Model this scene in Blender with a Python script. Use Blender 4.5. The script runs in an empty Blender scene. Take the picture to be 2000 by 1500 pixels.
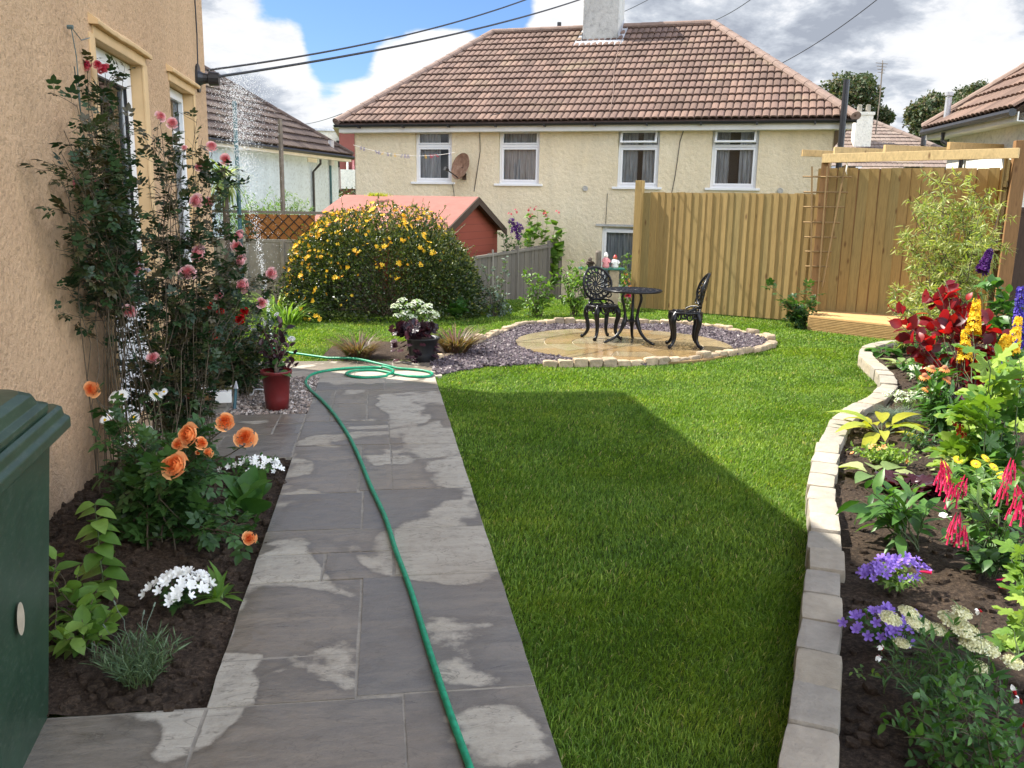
import bpy, math
import numpy as np
from mathutils import Matrix, Vector
S = bpy.context.scene
C = S.collection
PI = math.pi
A = np.array
# ------------------------------------------------------------------ camera
FPX = 1677.0; EYE = 1.65
PSI, PIT, RHO = [math.radians(a) for a in (8.85, 11.6, 1.1)]
fw = A([math.sin(PSI)*math.cos(PIT), math.cos(PSI)*math.cos(PIT), -math.sin(PIT)])
r0 = A([math.cos(PSI), -math.sin(PSI), 0.0]); u0 = np.cross(r0, fw)
rt = r0*math.cos(RHO)+u0*math.sin(RHO); up = u0*math.cos(RHO)-r0*math.sin(RHO)
cam = bpy.data.cameras.new("camera"); cam.sensor_width = 36; cam.lens = 36*FPX/2000
cam.clip_start = 0.05; cam.clip_end = 900
camo = bpy.data.objects.new("camera", cam); C.objects.link(camo); S.camera = camo
camo.matrix_world = Matrix(((rt[0], up[0], -fw[0], 0), (rt[1], up[1], -fw[1], 0), (rt[2], up[2], -fw[2], EYE), (0, 0, 0, 1)))
def ray(x, y): return fw+rt*(x-1000)/FPX-up*(y-750)/FPX
def G(x, y, z=0.0):            # point of a horizontal plane seen at a photo position
    d = ray(x, y); return A([0, 0, EYE])+d*((z-EYE)/d[2])
def D(x, y, dep): return A([0, 0, EYE])+ray(x, y)*dep
def VP(x, y, P, u):            # point of a vertical plane through P with direction u
    n = A([-u[1], u[0], 0.0]); d = ray(x, y); O = A([0, 0, EYE])
    return O+d*(((A([P[0], P[1], 0])-O)@n)/(d@n))
# ------------------------------------------------------------------ light
SUN = A([-0.69, 0.45, 1.0]); SUN = SUN/np.linalg.norm(SUN)
sl = bpy.data.lights.new("sun", 'SUN'); sl.energy = 4.9; sl.angle = math.radians(0.5); sl.color = (1.0, 0.95, 0.86)
so = bpy.data.objects.new("sun", sl); C.objects.link(so)
so.rotation_euler = Vector(SUN).to_track_quat('Z', 'Y').to_euler()
S.view_settings.view_transform = 'Standard'; S.view_settings.look = 'None'
S.view_settings.exposure = 1.25; S.view_settings.gamma = 1
W = bpy.data.worlds.new("World"); S.world = W; W.use_nodes = True
def world():
    nt = W.node_tree; N = nt.nodes; L = nt.links; N.clear()
    out = N.new('ShaderNodeOutputWorld'); bg = N.new('ShaderNodeBackground'); bg.inputs[1].default_value = 0.15
    L.new(bg.outputs[0], out.inputs[0])
    sky = N.new('ShaderNodeTexSky'); sky.sky_type = 'NISHITA'; sky.sun_disc = False
    sky.sun_elevation = math.asin(SUN[2]); sky.sun_rotation = math.atan2(SUN[0], SUN[1])
    sky.ozone_density = 2.2; sky.dust_density = 0.4; sky.air_density = 1.1
    tc = N.new('ShaderNodeTexCoord')
    nrm = N.new('ShaderNodeVectorMath'); nrm.operation = 'NORMALIZE'; L.new(tc.outputs['Generated'], nrm.inputs[0])
    sx = N.new('ShaderNodeSeparateXYZ'); L.new(nrm.outputs[0], sx.inputs[0])
    def math_(op, a, b=None, c=None):
        m = N.new('ShaderNodeMath'); m.operation = op
        for i, v in enumerate((a, b, c)):
            if v is None: continue
            if hasattr(v, 'links') or hasattr(v, 'node'): L.new(v, m.inputs[i])
            else: m.inputs[i].default_value = v
        return m.outputs[0]
    zz = math_('MAXIMUM', math_('ADD', sx.outputs[2], 0.28), 0.06)
    cb = N.new('ShaderNodeCombineXYZ')
    L.new(math_('DIVIDE', sx.outputs[0], zz), cb.inputs[0]); L.new(math_('DIVIDE', sx.outputs[1], zz), cb.inputs[1]); cb.inputs[2].default_value = 3.1
    def noise(sc, det, off=0.0, rough=.55):
        mp = N.new('ShaderNodeVectorMath'); mp.operation = 'ADD'; mp.inputs[1].default_value = (off, off*.7, off*1.3); L.new(cb.outputs[0], mp.inputs[0])
        n = N.new('ShaderNodeTexNoise'); n.inputs['Scale'].default_value = sc; n.inputs['Detail'].default_value = det; n.inputs['Roughness'].default_value = rough
        n.inputs['Distortion'].default_value = .15
        L.new(mp.outputs[0], n.inputs['Vector']); return n.outputs['Fac']
    def spot(px, py, rad, amp):      # a patch of sky in one compass direction
        d = ray(px, py); d = d/np.linalg.norm(d)
        v = N.new('ShaderNodeVectorMath'); v.operation = 'DOT_PRODUCT'; L.new(nrm.outputs[0], v.inputs[0]); v.inputs[1].default_value = tuple(d)
        mr = N.new('ShaderNodeMapRange'); mr.interpolation_type = 'SMOOTHSTEP'
        mr.inputs['From Min'].default_value = math.cos(math.radians(rad)); mr.inputs['From Max'].default_value = 1.0
        mr.inputs['To Min'].default_value = 0; mr.inputs['To Max'].default_value = amp; L.new(v.outputs['Value'], mr.inputs['Value'])
        return mr.outputs[0]
    base = noise(2.3, 9, 0.0, .6)
    acc = base
    for s in ((760, 55, 5.5, -.34), (620, 25, 4.5, -.30), (930, 15, 4.5, -.34), (660, 130, 3, -.16), (470, 25, 3, -.18), (740, 170, 3.5, .28), (860, 120, 3, .26), (900, 150, 4, .2), (1960, 50, 3, -.16), (500, 100, 5, .26), (820, 165, 5, .30), (560, 210, 6, .2),
              (1150, 40, 5, .25), (1500, 70, 14, .3), (1850, 140, 8, .25), (690, 0, 2.5, .15)):
        acc = math_('ADD', acc, spot(*s))
    cm = N.new('ShaderNodeMapRange'); cm.interpolation_type = 'SMOOTHSTEP'; cm.inputs['From Min'].default_value = .40; cm.inputs['From Max'].default_value = .56
    L.new(acc, cm.inputs['Value'])
    # cloud shade: grey undersides to bright tops
    sh = noise(5.5, 9, 4.7, .62)
    for s in ((1500, 90, 9, -.05), (1650, 40, 8, -.04), (1330, 10, 5, -.04), (530, 170, 3.5, -.12), (480, 215, 3, -.05), (1850, 150, 5, .12), (1900, 120, 5, .06), (560, 70, 5, .16), (820, 130, 7, .22), (1100, 50, 5, .2), (640, 200, 5, .12)):
        sh = math_('ADD', sh, spot(*s))
    sh = math_('ADD', math_('MULTIPLY', math_('SUBTRACT', sh, .5), 1.35), .5)
    cr = N.new('ShaderNodeValToRGB'); L.new(sh, cr.inputs[0]); e = cr.color_ramp.elements
    e[0].position = .30; e[0].color = (.40, .44, .52, 1); e[1].position = .80; e[1].color = (1, 1, 1, 1)
    m = e.new(.46); m.color = (.60, .645, .72, 1); m = e.new(.57); m.color = (.87, .89, .93, 1)
    sc = N.new('ShaderNodeVectorMath'); sc.operation = 'SCALE'; L.new(cr.outputs[0], sc.inputs[0]); sc.inputs['Scale'].default_value = 3.05
    mx = N.new('ShaderNodeMix'); mx.data_type = 'RGBA'; L.new(cm.outputs[0], mx.inputs[0]); tn = N.new('ShaderNodeVectorMath'); tn.operation = 'MULTIPLY'; tn.inputs[1].default_value = (.27, .34, .47); L.new(sky.outputs[0], tn.inputs[0]); L.new(tn.outputs[0], mx.inputs[6]); L.new(sc.outputs[0], mx.inputs[7])
    # added fill: unseen sky behind the viewer scaled up to light shaded walls
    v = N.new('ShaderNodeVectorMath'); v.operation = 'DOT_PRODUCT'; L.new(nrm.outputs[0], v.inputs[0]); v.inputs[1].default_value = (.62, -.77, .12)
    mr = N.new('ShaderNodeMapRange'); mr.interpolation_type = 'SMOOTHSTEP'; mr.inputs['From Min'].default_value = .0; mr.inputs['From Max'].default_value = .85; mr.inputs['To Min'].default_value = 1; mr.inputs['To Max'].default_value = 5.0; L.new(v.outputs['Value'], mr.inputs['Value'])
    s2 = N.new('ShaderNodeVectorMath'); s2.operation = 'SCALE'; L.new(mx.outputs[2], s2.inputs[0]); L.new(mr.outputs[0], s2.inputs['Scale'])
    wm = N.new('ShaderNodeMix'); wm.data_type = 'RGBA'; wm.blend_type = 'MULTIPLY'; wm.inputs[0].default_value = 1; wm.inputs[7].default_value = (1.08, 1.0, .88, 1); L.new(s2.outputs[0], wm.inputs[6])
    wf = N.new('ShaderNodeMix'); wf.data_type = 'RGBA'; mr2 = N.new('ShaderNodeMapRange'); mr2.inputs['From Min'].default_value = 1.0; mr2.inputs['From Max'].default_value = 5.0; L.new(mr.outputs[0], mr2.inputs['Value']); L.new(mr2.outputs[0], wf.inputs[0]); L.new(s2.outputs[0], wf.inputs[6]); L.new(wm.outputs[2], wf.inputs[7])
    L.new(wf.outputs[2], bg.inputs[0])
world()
# ------------------------------------------------------------------ mesh helpers
class Geo:
    def __init__(s): s.V = []; s.n = 0; s.F = []; s.K = []; s.M = []; s.R = []; s.T = []
    def add(s, v, f, mat=0, rnd=0.5, tv=0.0):
        v = np.asarray(v, float).reshape(-1, 3); nv = len(v)
        f = np.asarray(f, int); s.F.append((f+s.n).ravel()); s.K.append(np.full(len(f), f.shape[1])); s.M.append(np.full(len(f), mat))
        s.V.append(v); s.R.append(np.broadcast_to(np.asarray(rnd, float), (nv,))); s.T.append(np.broadcast_to(np.asarray(tv, float), (nv,))); s.n += nv
    def inst(s, tpl, P, Y, Nn, sc, mat=0, rnd=None, rng=None):
        """many oriented copies of a small template (leaf, petal, blade)"""
        tv_, tf, tt = tpl; P = np.asarray(P, float).reshape(-1, 3); n = len(P)
        if n == 0: return
        Y = np.broadcast_to(Y, (n, 3)); Nn = np.broadcast_to(Nn, (n, 3))
        Y = Y/np.maximum(np.linalg.norm(Y, axis=1, keepdims=True), 1e-9)
        X = np.cross(Y, Nn); X = X/np.maximum(np.linalg.norm(X, axis=1, keepdims=True), 1e-9); Z = np.cross(X, Y)
        sc = np.asarray(sc, float)
        if sc.ndim <= 1: sc = np.repeat(np.broadcast_to(sc, (n,))[:, None], 3, 1)
        w = (tv_[None, :, 0:1]*sc[:, None, 0:1]*X[:, None]+tv_[None, :, 1:2]*sc[:, None, 1:2]*Y[:, None]+tv_[None, :, 2:3]*sc[:, None, 2:3]*Z[:, None])+P[:, None]
        nv = len(tv_)
        if rnd is None: rnd = (rng or np.random.default_rng(3)).random(n)
        rnd = np.repeat(np.broadcast_to(rnd, (n,)), nv)
        for f in tf:
            F = (f[None]+(np.arange(n)*nv)[:, None, None]).reshape(-1, f.shape[1])
            s.F.append((F+s.n).ravel()); s.K.append(np.full(len(F), F.shape[1])); s.M.append(np.full(len(F), mat))
        s.V.append(w.reshape(-1, 3)); s.R.append(rnd); s.T.append(np.tile(tt, n)); s.n += n*nv
    def box(s, o, ax, ay, az, mat=0, rnd=.5):
        o, ax, ay, az = map(lambda q: np.asarray(q, float), (o, ax, ay, az))
        v = [o, o+ax, o+ax+ay, o+ay, o+az, o+ax+az, o+ax+ay+az, o+ay+az]
        f = A([[0, 3, 2, 1], [4, 5, 6, 7], [0, 1, 5, 4], [1, 2, 6, 5], [2, 3, 7, 6], [3, 0, 4, 7]])
        if np.dot(np.cross(ax, ay), az) < 0: f = f[:, ::-1]
        s.add(v, f, mat, rnd)
    def cbox(s, c, sz, mat=0, rot=0.0, rnd=.5):
        c = np.asarray(c, float); cs, sn = math.cos(rot), math.sin(rot)
        ax = A([cs, sn, 0])*sz[0]; ay = A([-sn, cs, 0])*sz[1]; az = A([0, 0, sz[2]])
        s.box(c-ax/2-ay/2-az/2, ax, ay, az, mat, rnd)
    def tube(s, pts, r, n=6, mat=0, rnd=.5, cap=True, flat=1.0):
        p = np.asarray(pts, float); m = len(p); r = np.broadcast_to(np.asarray(r, float), (m,))
        t = np.gradient(p, axis=0); t /= np.maximum(np.linalg.norm(t, axis=1, keepdims=True), 1e-9)
        a = np.cross(t[0], [0, 0, 1.0]);
        if np.linalg.norm(a) < .1: a = np.cross(t[0], [1.0, 0, 0])
        a /= np.linalg.norm(a); rings = []
        for i in range(m):
            a = a-t[i]*(a@t[i]); a /= max(np.linalg.norm(a), 1e-9); b = np.cross(t[i], a)
            th = np.arange(n)*2*PI/n
            rings.append(p[i]+r[i]*(np.cos(th)[:, None]*a+np.sin(th)[:, None]*b*flat))
        v = np.concatenate(rings); i = np.arange(m-1)[:, None]*n; j = np.arange(n)[None]; k = (j+1) % n
        f = np.stack([i+j, i+k, i+n+k, i+n+j], -1).reshape(-1, 4); s.add(v, f, mat, rnd, np.repeat(np.linspace(0, 1, m), n))
        if cap:
            s.add(rings[0], A([np.arange(n)[::-1]]), mat, rnd); s.add(rings[-1], A([np.arange(n)]), mat, rnd)
    def lathe(s, prof, n=32, c=(0, 0, 0), mat=0, rnd=.5, ell=1.0):
        prof = np.asarray(prof, float); m = len(prof); th = np.arange(n)*2*PI/n; c = np.asarray(c, float)
        v = np.stack([prof[:, None, 0]*np.cos(th), prof[:, None, 0]*np.sin(th)*ell, np.repeat(prof[:, 1:2], n, 1)], -1).reshape(-1, 3)+c
        i = np.arange(m-1)[:, None]*n; j = np.arange(n)[None]; k = (j+1) % n
        s.add(v, np.stack([i+j, i+k, i+n+k, i+n+j], -1).reshape(-1, 4), mat, rnd)
    def grid(s, P, mat=0, rnd=.5, flip=False):
        a, b = P.shape[:2]; i = np.arange(a-1)[:, None]*b; j = np.arange(b-1)[None]
        f = np.stack([i+j, i+j+1, i+b+j+1, i+b+j], -1).reshape(-1, 4)
        s.add(P.reshape(-1, 3), f[:, ::-1] if flip else f, mat, rnd)
    def obj(s, name, mats, parent=None, smooth=False, off=None, bevel=0, world=False, label=None):
        V = np.concatenate(s.V) if s.V else np.zeros((0, 3))
        if world and parent is not None: V = V-A(ROOT[parent.name])
        if off is not None: V = V-A(off)
        me = bpy.data.meshes.new(name); K = np.concatenate(s.K); F = np.concatenate(s.F)
        me.vertices.add(len(V)); me.vertices.foreach_set('co', V.astype(np.float32).ravel())
        me.loops.add(len(F)); me.loops.foreach_set('vertex_index', F.astype(np.int32))
        me.polygons.add(len(K)); st = np.concatenate([[0], np.cumsum(K)[:-1]])
        me.polygons.foreach_set('loop_start', st.astype(np.int32))
        if not isinstance(mats, (list, tuple)): mats = [mats]
        for m in mats: me.materials.append(m)
        me.polygons.foreach_set('material_index', np.concatenate(s.M).astype(np.int32))
        me.polygons.foreach_set('use_smooth', np.full(len(K), smooth))
        me.update(calc_edges=True)
        for nm, arr in (('rnd', s.R), ('tv', s.T)):
            at = me.attributes.new(nm, 'FLOAT', 'POINT'); at.data.foreach_set('value', np.concatenate(arr).astype(np.float32))
        o = bpy.data.objects.new(name, me); C.objects.link(o)
        if off is not None: o.location = tuple(off)
        if parent is not None: o.parent = parent; ROOT[o.name] = ROOT.get(parent.name, (0, 0, 0))
        if bevel:
            b = o.modifiers.new('bevel', 'BEVEL'); b.width = bevel; b.segments = 2; b.limit_method = 'ANGLE'
        if label: o['label'] = label
        return o
ROOT = {}
def tag(o, label=None, cat=None, group=None, kind=None):
    if label: o['label'] = label
    if cat: o['category'] = cat
    if group: o['group'] = group
    if kind: o['kind'] = kind
    return o
def thing(name, label, cat, loc=(0, 0, 0), rz=0, group=None):
    o = bpy.data.objects.new(name, None); C.objects.link(o); o.empty_display_size = .2
    o.location = tuple(float(q) for q in loc); o.rotation_euler = (0, 0, rz); ROOT[o.name] = tuple(float(q) for q in loc)
    return tag(o, label, cat, group)
def copy_tree(o, parent=None):
    c = o.copy(); C.objects.link(c)
    if parent is not None: c.parent = parent
    for ch in [q for q in o.children]: copy_tree(ch, c)
    return c
def place(o, parent, loc, zdir=None, sc=1.0, rng=None):
    """one more flower of the same kind on the same plant"""
    o.parent = parent; o.location = tuple(float(q) for q in loc)
    if zdir is not None: o.rotation_euler = Vector([float(q) for q in zdir]).to_track_quat('Z', 'Y').to_euler()
    o.scale = (sc, sc, sc); return o
def inpoly(x, y, poly):
    poly = np.asarray(poly)[:, :2]; c = np.zeros(x.shape, bool); j = len(poly)-1
    for i in range(len(poly)):
        xi, yi = poly[i]; xj, yj = poly[j]
        t = ((yi > y) != (yj > y)) & (x < (xj-xi)*(y-yi)/(yj-yi+1e-12)+xi); c ^= t; j = i
    return c
def snoise(p, seed=0, octs=4, f=1.0):       # cheap smooth value noise from sines
    r = np.random.default_rng(seed); o = np.zeros(p.shape[:-1]); a = 1.0; tot = 0
    for k in range(octs):
        for q in range(4):
            d = r.normal(size=p.shape[-1]); d = d/np.linalg.norm(d)*f*(1.9**k)*(.7+.6*r.random())
            o = o+a*np.sin(p@d+r.random()*6.28)/4*1.4
        tot += a; a *= .55
    return o/tot
def rock(rng, l, w, h, n=4, rough=.08, p=5):
    """a rounded rough block, base at z=0"""
    g = np.linspace(-1, 1, n+1); vs = []; fs = []; cnt = 0
    a, b = np.meshgrid(g, g, indexing='ij'); one = np.ones_like(a)
    for ax, sg in ((0, 1), (0, -1), (1, 1), (1, -1), (2, 1), (2, -1)):
        P = [None]*3; P[ax] = one*sg; P[(ax+1) % 3] = a; P[(ax+2) % 3] = b; P = np.stack(P, -1).reshape(-1, 3)
        i = np.arange(n)[:, None]*(n+1); j = np.arange(n)[None]
        f = np.stack([i+j, i+n+1+j, i+n+2+j, i+j+1], -1).reshape(-1, 4)
        if sg < 0: f = f[:, ::-1]
        vs.append(P); fs.append(f+cnt); cnt += len(P)
    P = np.concatenate(vs); nr = (np.abs(P)**p).sum(1)**(1/p); Q = P/nr[:, None]
    sd = int(rng.integers(1e6)); nz = snoise(Q*1.6, sd, 4, 1.6); dirn = Q/np.linalg.norm(Q, axis=1, keepdims=True)
    Q = (Q*A([l/2, w/2, h/2]))+dirn*(nz*rough*min(l, w, h)*1.2)[:, None]
    Q[:, 2] += h/2
    return Q, np.concatenate(fs)
def rotz(v, a):
    c, s = math.cos(a), math.sin(a); v = np.asarray(v, float); return np.stack([v[..., 0]*c-v[..., 1]*s, v[..., 0]*s+v[..., 1]*c, v[..., 2]], -1)
# ------------------------------------------------------------------ leaf and flower templates
def t_leaf(wd=.5, fold=.25, droop=.25, rows=4, peak=.4, tip=.0):
    v = []; t = []
    for i in range(rows+1):
        y = i/rows; w = wd*.5*(max(1e-3, math.sin(PI*min(1, y**(math.log(.5)/math.log(peak)))))**.8) if 0 < y < 1 else wd*.03
        if i == rows: w = tip*wd*.5+.002
        z = -droop*y*y
        v += [(-w, y, z+w*fold), (0, y, z), (w, y, z+w*fold)]; t += [y]*3
    f = []
    for i in range(rows):
        a = i*3; f += [(a, a+1, a+4, a+3), (a+1, a+2, a+5, a+4)]
    return (A(v, float), [A(f)], A(t, float))
def t_blade(w=.05, curve=.5, rows=4):
    v = []; t = []
    for i in range(rows+1):
        y = i/rows; ww = w*.5*(1-y**2.2)+.001
        a = curve*y; v += [(-ww, math.sin(a)/max(curve, .01) if curve > .01 else y, -(1-math.cos(a))/max(curve, .01) if curve > .01 else 0), (ww, math.sin(a)/max(curve, .01) if curve > .01 else y, -(1-math.cos(a))/max(curve, .01) if curve > .01 else 0)]; t += [y]*2
    f = [(2*i, 2*i+1, 2*i+3, 2*i+2) for i in range(rows)]
    return (A(v, float), [A(f)], A(t, float))
def t_lobed(nl=5, depth=.45, teeth=2, cup=.15):
    """palmate leaf, stalk end at the origin"""
    pts = []; c = A([0, .32]); m = nl*2*teeth
    for k in range(m+1):
        a = -PI*.92+2*PI*.92*k/m; lob = abs(math.cos(a*nl/2*1.0))
        r = (.62-.25*abs(a)/PI)*(1-depth*(1-lob**.7))*(1.0 if k % 2 else .86)
        pts.append((c[0]+r*math.sin(a), c[1]+r*math.cos(a)))
    v = [(0, .32, 0)]+[(x, y, -cup*((x*x+(y-.32)**2)*1.6)+.05*math.sin(k*2.1)) for k, (x, y) in enumerate(pts)]
    f = [(0, i+2, i+1) for i in range(m)]
    t = [0]+[1]*(m+1); return (A(v, float), [A(f)], A(t, float))
def t_flower(np_=5, w=.5, cup=.35, notch=.0):
    v = [(0, 0, 0)]; f4 = []; t = [0]
    for k in range(np_):
        a = 2*PI*k/np_; h = PI/np_*w*2
        n0 = len(v)
        v += [(.55*math.cos(a-h*.9), .55*math.sin(a-h*.9), cup*.35), (.55*math.cos(a+h*.9), .55*math.sin(a+h*.9), cup*.35), (math.cos(a-h*.35), math.sin(a-h*.35), cup), (math.cos(a+h*.35), math.sin(a+h*.35), cup)]
        t += [.5, .5, 1, 1]; f4 += [(0, n0, n0+2, n0+3), (0, n0, n0+3, n0+1)][:0]
        f4 += [(n0, n0+2, n0+3, n0+1)]
    f3 = [(0, 1+4*k, 2+4*k) for k in range(np_)]
    return (A(v, float), [A(f4), A(f3)], A(t, float))
def rose_mesh(seed=1, n=22, name='rose'):
    """overlapping cupped petals, radius 1, facing +Z; rnd = layer from the heart outwards"""
    g = Geo(); r = np.random.default_rng(seed)
    for i in range(n):
        q = (i+.5)/n; phi = i*2.4+r.normal()*.15; R = .12+.88*q**.9; hw = 1.05-.15*q+r.normal()*.05
        u = np.linspace(-1, 1, 5); v = np.linspace(0, 1, 5); U, Vv = np.meshgrid(u, v, indexing='ij')
        edge = 1-.22*U**2*(Vv**2)+.05*np.sin(U*7+i)*Vv
        ang = phi+U*hw*(.35+.65*Vv)/(0.55+.45*q)*.8
        rad = R*(.30+.70*np.sin(np.minimum(Vv*1.25, 1)*PI/2))*(1-.28*(1-q)*Vv**2+.12*q*Vv**4); hz = (1.15-.40*q)*Vv*edge-(.25*q**3)*Vv**4
        rad = rad*(1-.06*U**2)
        P = np.stack([rad*np.cos(ang), rad*np.sin(ang), hz-.25], -1)+r.normal(size=(5, 5, 1))*.012
        g.grid(P, 0, q)
    return g
L_ROSE = t_leaf(.62, .25, .2); L_OVAL = t_leaf(.5, .3, .3); L_NARROW = t_leaf(.22, .3, .35); L_WILLOW = t_leaf(.16, .2, .5, 4)
L_WIDE = t_leaf(.8, .3, .45, 5, .42); L_HEART = t_leaf(.95, .2, .3, 4, .3); L_SIMPLE = t_leaf(.6, .2, .1, 2); L_SMALL = t_leaf(.55, .2, .15, 2)
L_LOBED = t_lobed(5, .62, 3); L_GERAN = t_lobed(7, .25, 2); B_GRASS = t_blade(.05, .9, 3); B_STRAP = t_blade(.07, 1.5, 6); B_FINE = t_blade(.02, 1.0, 4)
F5 = t_flower(5, .5, .3); F4 = t_flower(4, .45, .15); F5W = t_flower(5, .52, .5)
# ------------------------------------------------------------------ materials
class Mat:
    def __init__(s, name):
        s.m = bpy.data.materials.new(name); s.m.use_nodes = True; s.nt = s.m.node_tree; s.N = s.nt.nodes; s.L = s.nt.links
        s.b = s.N['Principled BSDF']; s.out = s.N['Material Output']; s._p = None
    def pos(s):
        if not s._p: s._p = s.N.new('ShaderNodeNewGeometry').outputs['Position']
        return s._p
    def attr(s, n):
        a = s.N.new('ShaderNodeAttribute'); a.attribute_name = n; return a.outputs['Fac']
    def mapv(s, sc, vec=None, rot=(0, 0, 0)):
        m = s.N.new('ShaderNodeMapping'); m.inputs['Scale'].default_value = sc; m.inputs['Rotation'].default_value = rot; s.L.new(vec or s.pos(), m.inputs[0]); return m.outputs[0]
    def noise(s, sc, det=4, rough=.5, vec=None, dist=0.0):
        n = s.N.new('ShaderNodeTexNoise'); n.inputs['Scale'].default_value = sc; n.inputs['Detail'].default_value = det; n.inputs['Roughness'].default_value = rough; n.inputs['Distortion'].default_value = dist
        s.L.new(vec or s.pos(), n.inputs['Vector']); return n.outputs['Fac']
    def voro(s, sc, feat='F1', vec=None, out='Distance', rnd=1.0):
        n = s.N.new('ShaderNodeTexVoronoi'); n.feature = feat; n.inputs['Scale'].default_value = sc; n.inputs['Randomness'].default_value = rnd
        s.L.new(vec or s.pos(), n.inputs['Vector']); return n.outputs[out]
    def ramp(s, fac, stops):
        r = s.N.new('ShaderNodeValToRGB'); s.L.new(fac, r.inputs[0]); e = r.color_ramp.elements
        while len(e) < len(stops): e.new(.5)
        for k, (p, c) in enumerate(sorted(stops, key=lambda q: q[0])):
            e[k].position = p; e[k].color = (c, c, c, 1) if np.isscalar(c) else (*c, 1)
        return r.outputs[0]
    def mix(s, f, a, b, mode='MIX'):
        m = s.N.new('ShaderNodeMix'); m.data_type = 'RGBA'; m.blend_type = mode
        for i, v in ((0, f), (6, a), (7, b)):
            if hasattr(v, 'node'): s.L.new(v, m.inputs[i])
            elif i == 0: m.inputs[0].default_value = v
            else: m.inputs[i].default_value = (*v, 1)
        return m.outputs[2]
    def math(s, op, a, b=0.0):
        m = s.N.new('ShaderNodeMath'); m.operation = op
        for i, v in enumerate((a, b)):
            if hasattr(v, 'node'): s.L.new(v, m.inputs[i])
            else: m.inputs[i].default_value = v
        return m.outputs[0]
    def bump(s, h, strength=.5, dist=.01, prev=None):
        b = s.N.new('ShaderNodeBump'); b.inputs['Strength'].default_value = strength; b.inputs['Distance'].default_value = dist; s.L.new(h, b.inputs['Height'])
        if prev: s.L.new(prev, b.inputs['Normal'])
        return b.outputs[0]
    def set(s, col=None, rough=None, nrm=None, metal=None, spec=None, coat=None):
        for k, v in (('Base Color', col), ('Roughness', rough), ('Normal', nrm), ('Metallic', metal), ('Specular IOR Level', spec), ('Coat Weight', coat)):
            if v is None: continue
            if hasattr(v, 'node'): s.L.new(v, s.b.inputs[k])
            elif k == 'Base Color': s.b.inputs[k].default_value = (*v, 1)
            else: s.b.inputs[k].default_value = v
        return s.m
def plain(name, col, rough=.6, var=.12, sc=8, metal=0.0, bump=0.0, spec=.5):
    m = Mat(name); n = m.noise(sc, 5, .6)
    c = m.ramp(n, [(.3, tuple(q*(1-var) for q in col)), (.7, tuple(min(1, q*(1+var)) for q in col))])
    return m.set(c, rough, m.bump(n, bump, .01) if bump else None, metal, spec)
def leafm(name, cols, rough=.45, trans=.3, tcol=None, spec=.4, vein=True):
    m = Mat(name); k = len(cols); c = m.ramp(m.attr('rnd'), [((i+.5)/k, q) for i, q in enumerate(cols)])
    n = m.noise(60, 3); c = m.mix(.5, c, m.ramp(n, [(.3, .78), (.7, 1.15)]), 'MULTIPLY')
    m.set(c, rough, None, 0, spec)
    if trans:
        t = m.N.new('ShaderNodeBsdfTranslucent')
        m.L.new(m.mix(1.0, c, tcol or (1.5, 1.6, .55), 'MULTIPLY'), t.inputs[0])
        x = m.N.new('ShaderNodeMixShader'); x.inputs[0].default_value = trans
        m.L.new(m.b.outputs[0], x.inputs[1]); m.L.new(t.outputs[0], x.inputs[2]); m.L.new(x.outputs[0], m.out.inputs[0])
    return m.m
def petalm(name, cols, rough=.55, trans=.3, attr='rnd'):
    m = Mat(name); k = len(cols); c = m.ramp(m.attr(attr), [((i+.5)/k, q) for i, q in enumerate(cols)])
    m.set(c, rough, None, 0, .25); t = m.N.new('ShaderNodeBsdfTranslucent'); m.L.new(c, t.inputs[0])
    x = m.N.new('ShaderNodeMixShader'); x.inputs[0].default_value = trans
    m.L.new(m.b.outputs[0], x.inputs[1]); m.L.new(t.outputs[0], x.inputs[2]); m.L.new(x.outputs[0], m.out.inputs[0]); return m.m
def glassm(name, tint=(.9, .93, .95), rough=.02):
    m = Mat(name); m.N.remove(m.b); t = m.N.new('ShaderNodeBsdfTransparent'); t.inputs[0].default_value = (*tint, 1)
    g = m.N.new('ShaderNodeBsdfGlossy'); g.inputs['Roughness'].default_value = rough
    lw = m.N.new('ShaderNodeFresnel'); lw.inputs[0].default_value = 1.7; x = m.N.new('ShaderNodeMixShader')
    m.L.new(lw.outputs[0], x.inputs[0]); m.L.new(t.outputs[0], x.inputs[1]); m.L.new(g.outputs[0], x.inputs[2]); m.L.new(x.outputs[0], m.out.inputs[0]); return m.m
def render_wall(name, c1, c2, sc=55, depth=.012, stain=None, spk=.85):
    m = Mat(name); n = m.noise(sc, 5, .7); n2 = m.noise(sc*2.6, 3, .6); v = m.voro(sc*.8, 'SMOOTH_F1')
    h = m.math('ADD', m.math('MULTIPLY', n, 1.0), m.math('MULTIPLY', n2, .45)); h = m.math('SUBTRACT', h, m.math('MULTIPLY', v, .5))
    big = m.noise(.9, 5, .6); c = m.mix(m.ramp(big, [(.35, 0.0), (.65, 1.0)]), c1, c2)
    c = m.mix(spk, c, m.ramp(n, [(.30, .62), (.46, .98), (.7, 1.10)]), 'MULTIPLY')  # low spots of the roughcast tinted darker, painting shade into the pits
    drip = m.noise(2.2, 6, .7, m.mapv((1, 1, .12)), .4); c = m.mix(.55, c, m.ramp(drip, [(.35, .86), (.55, 1.0), (.75, 1.05)]), 'MULTIPLY')
    if stain:
        g = m.N.new('ShaderNodeSeparateXYZ'); m.L.new(m.pos(), g.inputs[0])
        z = m.ramp(m.math('ADD', m.math('MULTIPLY', g.outputs[2], .8), m.math('MULTIPLY', m.noise(2.2, 5, .65), .45)), [(.20, 1.0), (.55, 0.0)])
        c = m.mix(z, c, stain)
    return m.set(c, .92, m.bump(h, 1.0, depth), 0, .15)
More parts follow.
